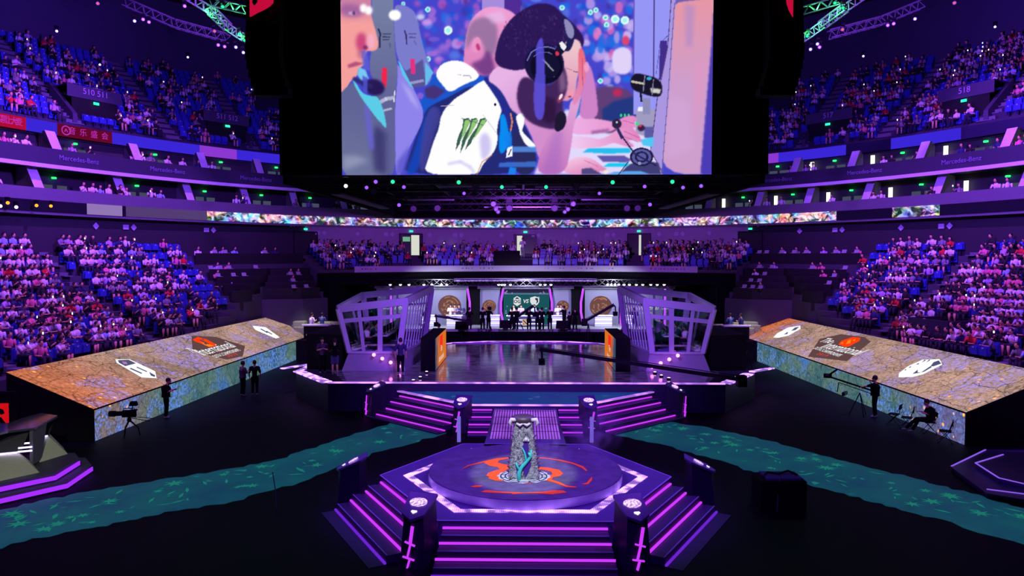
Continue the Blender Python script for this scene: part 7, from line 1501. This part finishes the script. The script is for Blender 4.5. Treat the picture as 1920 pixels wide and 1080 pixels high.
# jib camera operator before the right wedge
p = ground(1640, 782); human('person in black working a small jib camera before the right stone display', (p.x, p.y, 0), math.radians(55), (((-.2, .28, 1.3), (-.1, .5, 1.22)), ((.3, .1, 1.2), (.25, .25, 1.44))), voxel=.013, scale=1.04)
jb = Vector((p.x, p.y, 0))
t = thing('jib_camera', 'small black jib arm with a camera on its end, worked before the right stone display', 'jib', (jb.x-.5, jb.y+.35, 0))
q = MB()
for k in range(3): a = k*2.1+.5; q.tube([(0, 0, 1.0), (.42*math.cos(a), .42*math.sin(a), 0)], .02, 6)
q.build('tripod', M_BLKM, t); q = MB(); q.beam((.55, -.35, 1.1), (-1.15, .65, 1.62), .05, .07); q.beam((.4, -.3, 1.0), (-.75, .42, 1.38), .03, .03); q.beam((-.75, .42, 1.38), (-.8, .45, .95), .03); q.build('arm', M_BLKM, t)
q = MB(); q.box((-.55, .25, .85), (.5, .12, .14), .9); q.box((-1.15, .65, 1.55), (.34, .16, .18), -.4); q.lathe([(.06, 0), (.07, .15)], (-1.3, .55, 1.64), 10, axis='x'); q.build('camera_body', M_BLKM, t); q = MB(); q.beam((-1.1, .6, 1.7), (-.8, .5, 1.95), .02, .08); q.build('top_handle', M_BLKM, t)
# seated man and folding chairs
def folding_chair(label, u, v, rz, used=False):
    p = ground(u, v); t = thing('folding_chair', label, 'chair', (p.x, p.y, 0), rz)
    q = MB(); q.box((0, 0, .43), (.42, .4, .03)); q.build('seat', M_BLK, t, bevel=.01)
    q = MB(); q.box((0, -.24, .66), (.4, .03, .2), 0, 0, (.92, 1)); q.build('backrest', M_BLK, t, bevel=.01)
    for s in (-1, 1):
        q = MB(); q.tube([(s*.21, -.26, .86), (s*.21, -.12, .43), (s*.21, .24, 0)], .013, 6); q.build('leg', M_BLKM, t)
        q = MB(); q.tube([(s*.18, .12, .43), (s*.18, -.26, 0)], .013, 6); q.build('leg', M_BLKM, t)
    q = MB(); q.tube([(-.21, .2, .05), (.21, .2, .05)], .011, 6); q.tube([(-.18, -.24, .05), (.18, -.24, .05)], .011, 6); q.build('cross_bar', M_BLKM, t); return t
folding_chair('open black folding chair, nearest the standing jib operator', 1676, 796, math.radians(50)); folding_chair('open black folding chair between its twin and the seated person', 1700, 803, math.radians(60)); folding_chair('open black folding chair behind the seated person', 1772, 830, math.radians(60))
c4 = folding_chair('black folding chair that the person with a phone sits on', 1742, 812, math.radians(75))
s_leg = (((-.12, .42, .52), (-.13, .62, .12)), ((.12, .44, .52), (.14, .8, .12)))
human('person in black seated on a folding chair with legs stretched, holding a phone', (c4.location.x, c4.location.y, 0), math.radians(75), (((-.24, .1, .78), (-.08, .32, .84)), ((.24, .1, .78), (.05, .34, .84))), legs=s_leg, sp={'pel': (0, -.04, .55), 'wa': (0, -.05, .7), 'ch': (0, 0, .92), 'nk': (0, .06, 1.07), 'hd': (0, .12, 1.2)}, voxel=.013)
# broadcast camera on a pedestal before the left wedge
p = ground(243, 817); t = thing('broadcast_camera', 'black broadcast camera with long lens on a tripod before the left stone display', 'camera', (p.x, p.y, 0), math.radians(8))
q = MB()
for k in range(3): a = k*2.1+.3; q.tube([(0, 0, .62), (.3*math.cos(a), .3*math.sin(a), .3), (.36*math.cos(a), .36*math.sin(a), 0)], [.035, .025, .02], 7)
q.lathe([(.07, .55), (.09, .62), (.05, .74)], n=10); q.build('tripod', M_BLKM, t)
q = MB(); q.box((0, 0, .74), (.5, .2, .26)); q.box((.18, 0, .98), (.24, .18, .05)); q.build('camera_body', M_BLK, t, bevel=.02); q = MB(); q.lathe([(.09, -.25), (.1, -.5), (.12, -.52), (.12, -.72), (.1, -.74)], (0, 0, .88), 12, axis='x'); q.build('lens', M_BLKM, t)
q = MB(); q.tube([(-.2, 0, 1.0), (-.2, 0, 1.08), (.2, 0, 1.08), (.2, 0, 1.0)], .018, 6); q.build('handle', M_BLKM, t); q = MB(); q.tube([(.1, .0, 1.05), (.16, 0, 1.2)], .02, 6); q.box((.17, 0, 1.18), (.3, .22, .16), .1, 0, (.7, 1)); q.build('viewfinder', M_BLK, t)
for s in (-1, 1): q = MB(); q.tube([(.1, s*.08, .72), (.5, s*.2, .66), (.85, s*.22, .6)], .014, 6); q.build('pan_bar', M_BLKM, t)
# camera cranes
def crane(label, base, zb, head, tail, hgt=1.35):
    b = Vector(base); t = thing('camera_crane', label, 'crane', (b.x, b.y, zb)); h = Vector(head)-Vector((b.x, b.y, zb)); g = Vector(tail)-Vector((b.x, b.y, zb)); inv = 0
    q = MB()
    for k in range(3): a = k*2.1+.4; q.tube([(0, 0, hgt), (.5*math.cos(a), .5*math.sin(a), 0)], .03, 6)
    q.build('tripod', M_BLKM, t); q = MB(); q.beam(g, h, .13, .17); q.beam(g+Vector((0, 0, .16)), h+Vector((0, 0, .12)), .03, .03); q.build('arm', M_BLKM, t)
    q = MB(); q.box((g.x, g.y, g.z-.3), (.4, .4, .5)); q.build('counterweight', M_BLK, t)
    q = MB(); q.tube([h, h+Vector((.1, 0, -.12)), h+Vector((.12, 0, -.45))], .05, 7); q.box((h.x+.1, h.y, h.z-.75), (.3, .4, .28)); q.lathe([(.08, 0), (.09, -.2)], (h.x+.1, h.y-.2, h.z-.6), 10, axis='y'); q.build('camera_head', M_BLK, t); return t
crane('dark camera crane reaching up over the teal versus screen', py(970, 618, 55.3), 1.43, py(1000, 574, 55), py(962, 600, 55.5), 1.0)
crane('dark camera crane with its arm raised before the right backdrop panels', py(1103, 622, 52.5), 0.0, py(1151, 572, 52), py(1096, 603, 53), 2.2)
crane('long dark camera crane lying low over the left of the caster stage', py(920, 622, 52.5), 0.0, py(815, 592, 52), py(880, 602, 52.5), 2.0)
crane('very long dark camera crane stretched low over the glossy stage from the right', pz(1330, 706, 0) + Vector((2.2, 0, 0)), 0.0, py(1012, 655, 36.0), py(1390, 712, 33.2), 1.5)
# small figures about the caster stage: prototypes copied
def mk(src, loc, rz, label, shirt=None, trousers=None, group=None, scale=1):
    o = copy_tree(src); o.location = loc; o.rotation_euler = (0, 0, rz); o.scale = (scale,)*3; o['label'] = label
    if 'group' in o: del o['group']
    if group: o['group'] = group
    for ch in o.children:
        m_ = shirt if ch.name.startswith('shirt') else trousers if ch.name.startswith('trousers') else None
        if m_: ch.material_slots[0].link = 'OBJECT'; ch.material_slots[0].material = m_
    return o
YF = 55.0
protoA = human('person in black standing before the left gold shield panel, hands together', (*py(905, 600, YF)[:2], 1.43), 0, ph_, voxel=.03)
protoB = human('camera operator in black with a shoulder camera before the left gold shield panel', (*py(916, 600, YF+.6)[:2], 1.43), math.radians(-30), cam_, voxel=.03)
q = MB(); q.box((0, 0, 0), (.2, .5, .25)); o = q.build('shoulder_camera', M_BLK); o.location = (*py(919, 600, YF+.3)[:2], 2.95); tag(o, 'small black shoulder camera before the left gold shield panel', 'camera')
for u, y, rz, l in ((960, 54.9, 0, 'person in black standing left of the centre caster desk emblem'), (968, 55.3, .5, 'person in black half hidden behind the one left of the centre desk'), (992, 55.0, -.2, 'slim person in black just right of the desk emblem'), (1008, 54.8, .1, 'person in black, left one of the pair right of the desk emblem'), (1016, 55.0, -.3, 'person in black, right one of the pair right of the desk emblem'), (1031, 55.2, .2, 'person in black at the right edge of the teal screen'), (1068, 54.9, 1.0, 'person crouching in black right of the tilted monitor'), (1078, 54.9, 0, 'person in black before the right dark draped column'), (880, 55.0, 0, 'person in black before the left dark draped column'), (800, 54.6, .7, 'person in black between the left booth and its cabinet'), (1190, 54.8, 0, 'person in black before the right booth louvres')):
    mk(protoA, (*py(u, 600, y)[:2], 1.43), rz, l, scale=.82 if 'crouching' in l else 1)
mk(protoB, (*py(1058, 600, 57.0)[:2], ZC), .9, 'camera operator in black leaning toward the right gold shield panel')
WH, GY = M_SH['white'], M_SH['grey']
for u, y, l, c in ((845, 59.3, 'caster in white standing at the left shield desk', WH), (853, 59.3, 'caster in grey suit, middle one at the left shield desk', GY), (861, 59.3, 'caster in dark suit, right one at the left shield desk', M_SH['navy']), (802, 59.3, 'caster in white seated beside the left script panel', WH),
                   (963, 59.2, 'caster in pale yellow at the centre desk, left one', mat('pale yellow shirt', (230, 220, 160), .8)), (977, 59.2, 'caster in pale shirt at the centre desk, right one', M_SH['lilac']), (1002, 59.2, 'caster in pale blue before the white horse logo', M_SH['pale blue']), (1046, 59.2, 'caster in white before the right narrow shield panel', WH), (1051, 59.4, 'second caster in grey before the right narrow shield panel', GY), (1178, 59.3, 'caster in grey before the right script panel', GY)):
    mk(protoA, (*py(u, 600, y)[:2], ZC), PI, l, shirt=c, scale=.97)
def cdesk(u, y, w, label, logo=False):
    p = py(u, 600, y); t = thing('caster_desk', label, 'desk', (p.x, y, ZC)); q = MB(); q.box((0, 0, .82), (w, .6, .06)); q.build('table_top', M_WHITE, t)
    q = MB(); q.box((0, 0, 0), (w*.9, .5, .82)); q.build('body', mat('pale grey desk body', (170, 172, 185), .5) if not logo else mat('navy desk body', (40, 40, 84), .5), t)
    for z in (.2, .5): q = MB(); q.box((0, -.27, z), (w*.9, .03, .07)); q.build('light_strip', emat('white desk strip', (220, 215, 255), 2.5), t)
    if logo:
        q = MB(); q.box((0, -.3, .1), (.5, .04, .5)); q.build('emblem_board', emat('cream emblem board', (225, 190, 160), .8, False), t)
        q = MB(); P = Plane((0, -.325, .35), (1, 0, 0), (0, 0, 1)); P.stroke(q, [(-.18, .18), (.18, -.18)], .08, .01); P.poly(q, [(.06, .17), (.17, .17), (.17, .05)], .01); P.poly(q, [(-.17, -.05), (-.17, -.17), (-.06, -.17)], .01); q.build('emblem', emat('brown emblem', (110, 60, 50), .6, False), t)
    return t
cdesk(852, 58.7, 1.3, 'white topped caster desk before the left gold shield'); cdesk(985, 58.4, 3.0, 'wide navy caster desk with a square cream emblem in the centre', True); cdesk(1131, 58.7, 1.5, 'rounded pale caster desk before the right gold shield'); cdesk(1046, 58.6, 1.4, 'pale caster desk before the right narrow shield panel'); cdesk(806, 58.7, 1.3, 'pale caster desk beside the left script panel'); cdesk(1180, 58.7, 1.2, 'pale caster desk beside the right script panel'); cdesk(927, 58.8, .9, 'tall pale cabinet like desk before the left narrow shield panel')
for u, y, rz, l in ((1054, 55.1, .2, 'black tilted monitor on the caster stage front, right of centre'), (865, 53.6, -.25, 'black tilted monitor between the left cabinet and the draped column'), (948, 55.4, 0, 'small black lectern left of the crane')):
    p = py(u, 600, y); t = thing('floor_monitor', l, 'monitor', (p.x, y, 1.43 if y > 54.5 else 0), rz); h0 = 0 if y > 54.5 else 1.5
    q = MB(); q.box((0, 0, h0+.15), (.95, .12, .6), 0, 0, (.9, 1)); q.build('screen_case', M_BLK, t); q = MB(); q.box((0, 0, h0), (.4, .3, .15)); q.build('foot', M_BLKM, t)
    if h0: q = MB(); q.box((0, .1, 0), (.1, .1, h0)); q.build('post', M_BLKM, t)
# guests by the rockeries
for s, nm in ((-1, 'left'), (1, 'right')):
    mk(protoA, (s*14.9, 51.2, 1.3), s*.8, 'person in %s standing outermost at the %s guest desk' % ('a light shirt' if s < 0 else 'a dark suit', nm), shirt=WH if s < 0 else M_SH['navy'])
    mk(protoA, (s*14.2, 51.3, 1.3), s*.3, 'person in blue jacket standing inner at the %s guest desk' % nm, shirt=mat('blue jacket', (60, 84, 140), .8))
# crew in the end stand
mk(protoA, (*py(955, 470, 62.2)[:2], 5.55+.2), PI, 'camera operator standing on the small platform of the end stand')
mk(protoA, (*py(980, 470, 65.0)[:2], 6.85), PI, 'pale figure standing in the lit doorway of the end stand', shirt=WH, trousers=M_SH['grey'])
mk(protoA, (*py(643, 480, 62.6)[:2], 5.95), 0, 'person in black standing among the end stand seats above the smaller black block')
mk(protoA, (*py(676, 480, 62.9)[:2], 5.95), 0, 'person in black standing among the end stand seats above the blue cover')
# ================================================================ LIGHTS
PU = (.42, .085, 1.0); PB = (.22, .055, 1.0)
for sg in (-1, 1):
    spot('wash', (sg*13.5, 34, 27), (sg*27, 42, 4.5), 34000, PU, 88, .7, .5)
    spot('wash', (sg*10, 14, 20), (sg*25, 36, 4), 15000, PU, 52, .7, .5)
    spot('upper_wash', (sg*14, 34, 13.5), (sg*35, 54, 18.5), 15000, PB, 105, .7, .5)
    spot('upper_wall_fill', (sg*15, 34, 17), (sg*44, 46, 27), 15000, PB, 80, .8, .5)  # unseen spot added to lift the purple on the upper wall
    spot('stage_wash', (sg*9, 22, 17), (sg*1, 21, .8), 11000, (.26, .05, 1), 34, .6, .3)
    spot('booth_wash', (sg*2, 28, 9), (sg*8, 38, 2.8), 3200, (.42, .18, 1), 32, .6, .3)
    spot('guest_light', (sg*13, 50, 9), (sg*15.3, 52.0, 1.8), 2200, (1, .95, .75), 30, .6, .2)
    spot('caster_light', (sg*7, 55.8, 5.0), (sg*7, 60, 2.0), 1800, (.85, .9, 1), 120, .7, .2)
spot('caster_light', (0, 55.8, 5.0), (0, 60, 2.0), 1800, (.85, .9, 1), 120, .7, .2)
spot('end_wash', (0, 40, 9.2), (0, 66, 7.5), 12000, PU, 100, .6, .5)
spot('key_light', (0, 10, 14), (-.05, 19.6, 1.5), 11000, (.93, 1, .95), 11, .35, .1)
spot('key_light', (-8, 8, 12), (-15.8, 22.4, .8), 3500, (1, 1, .9), 18, .5, .2)
spot('front_stage_wash', (0, 4, 20), (0, 24, .8), 11500, (.2, .035, 1), 44, .8, .4)
spot('river_wash', (0, 20, 9.5), (0, 40, 0), 9000, (.3, .06, 1), 60, .8, .4)
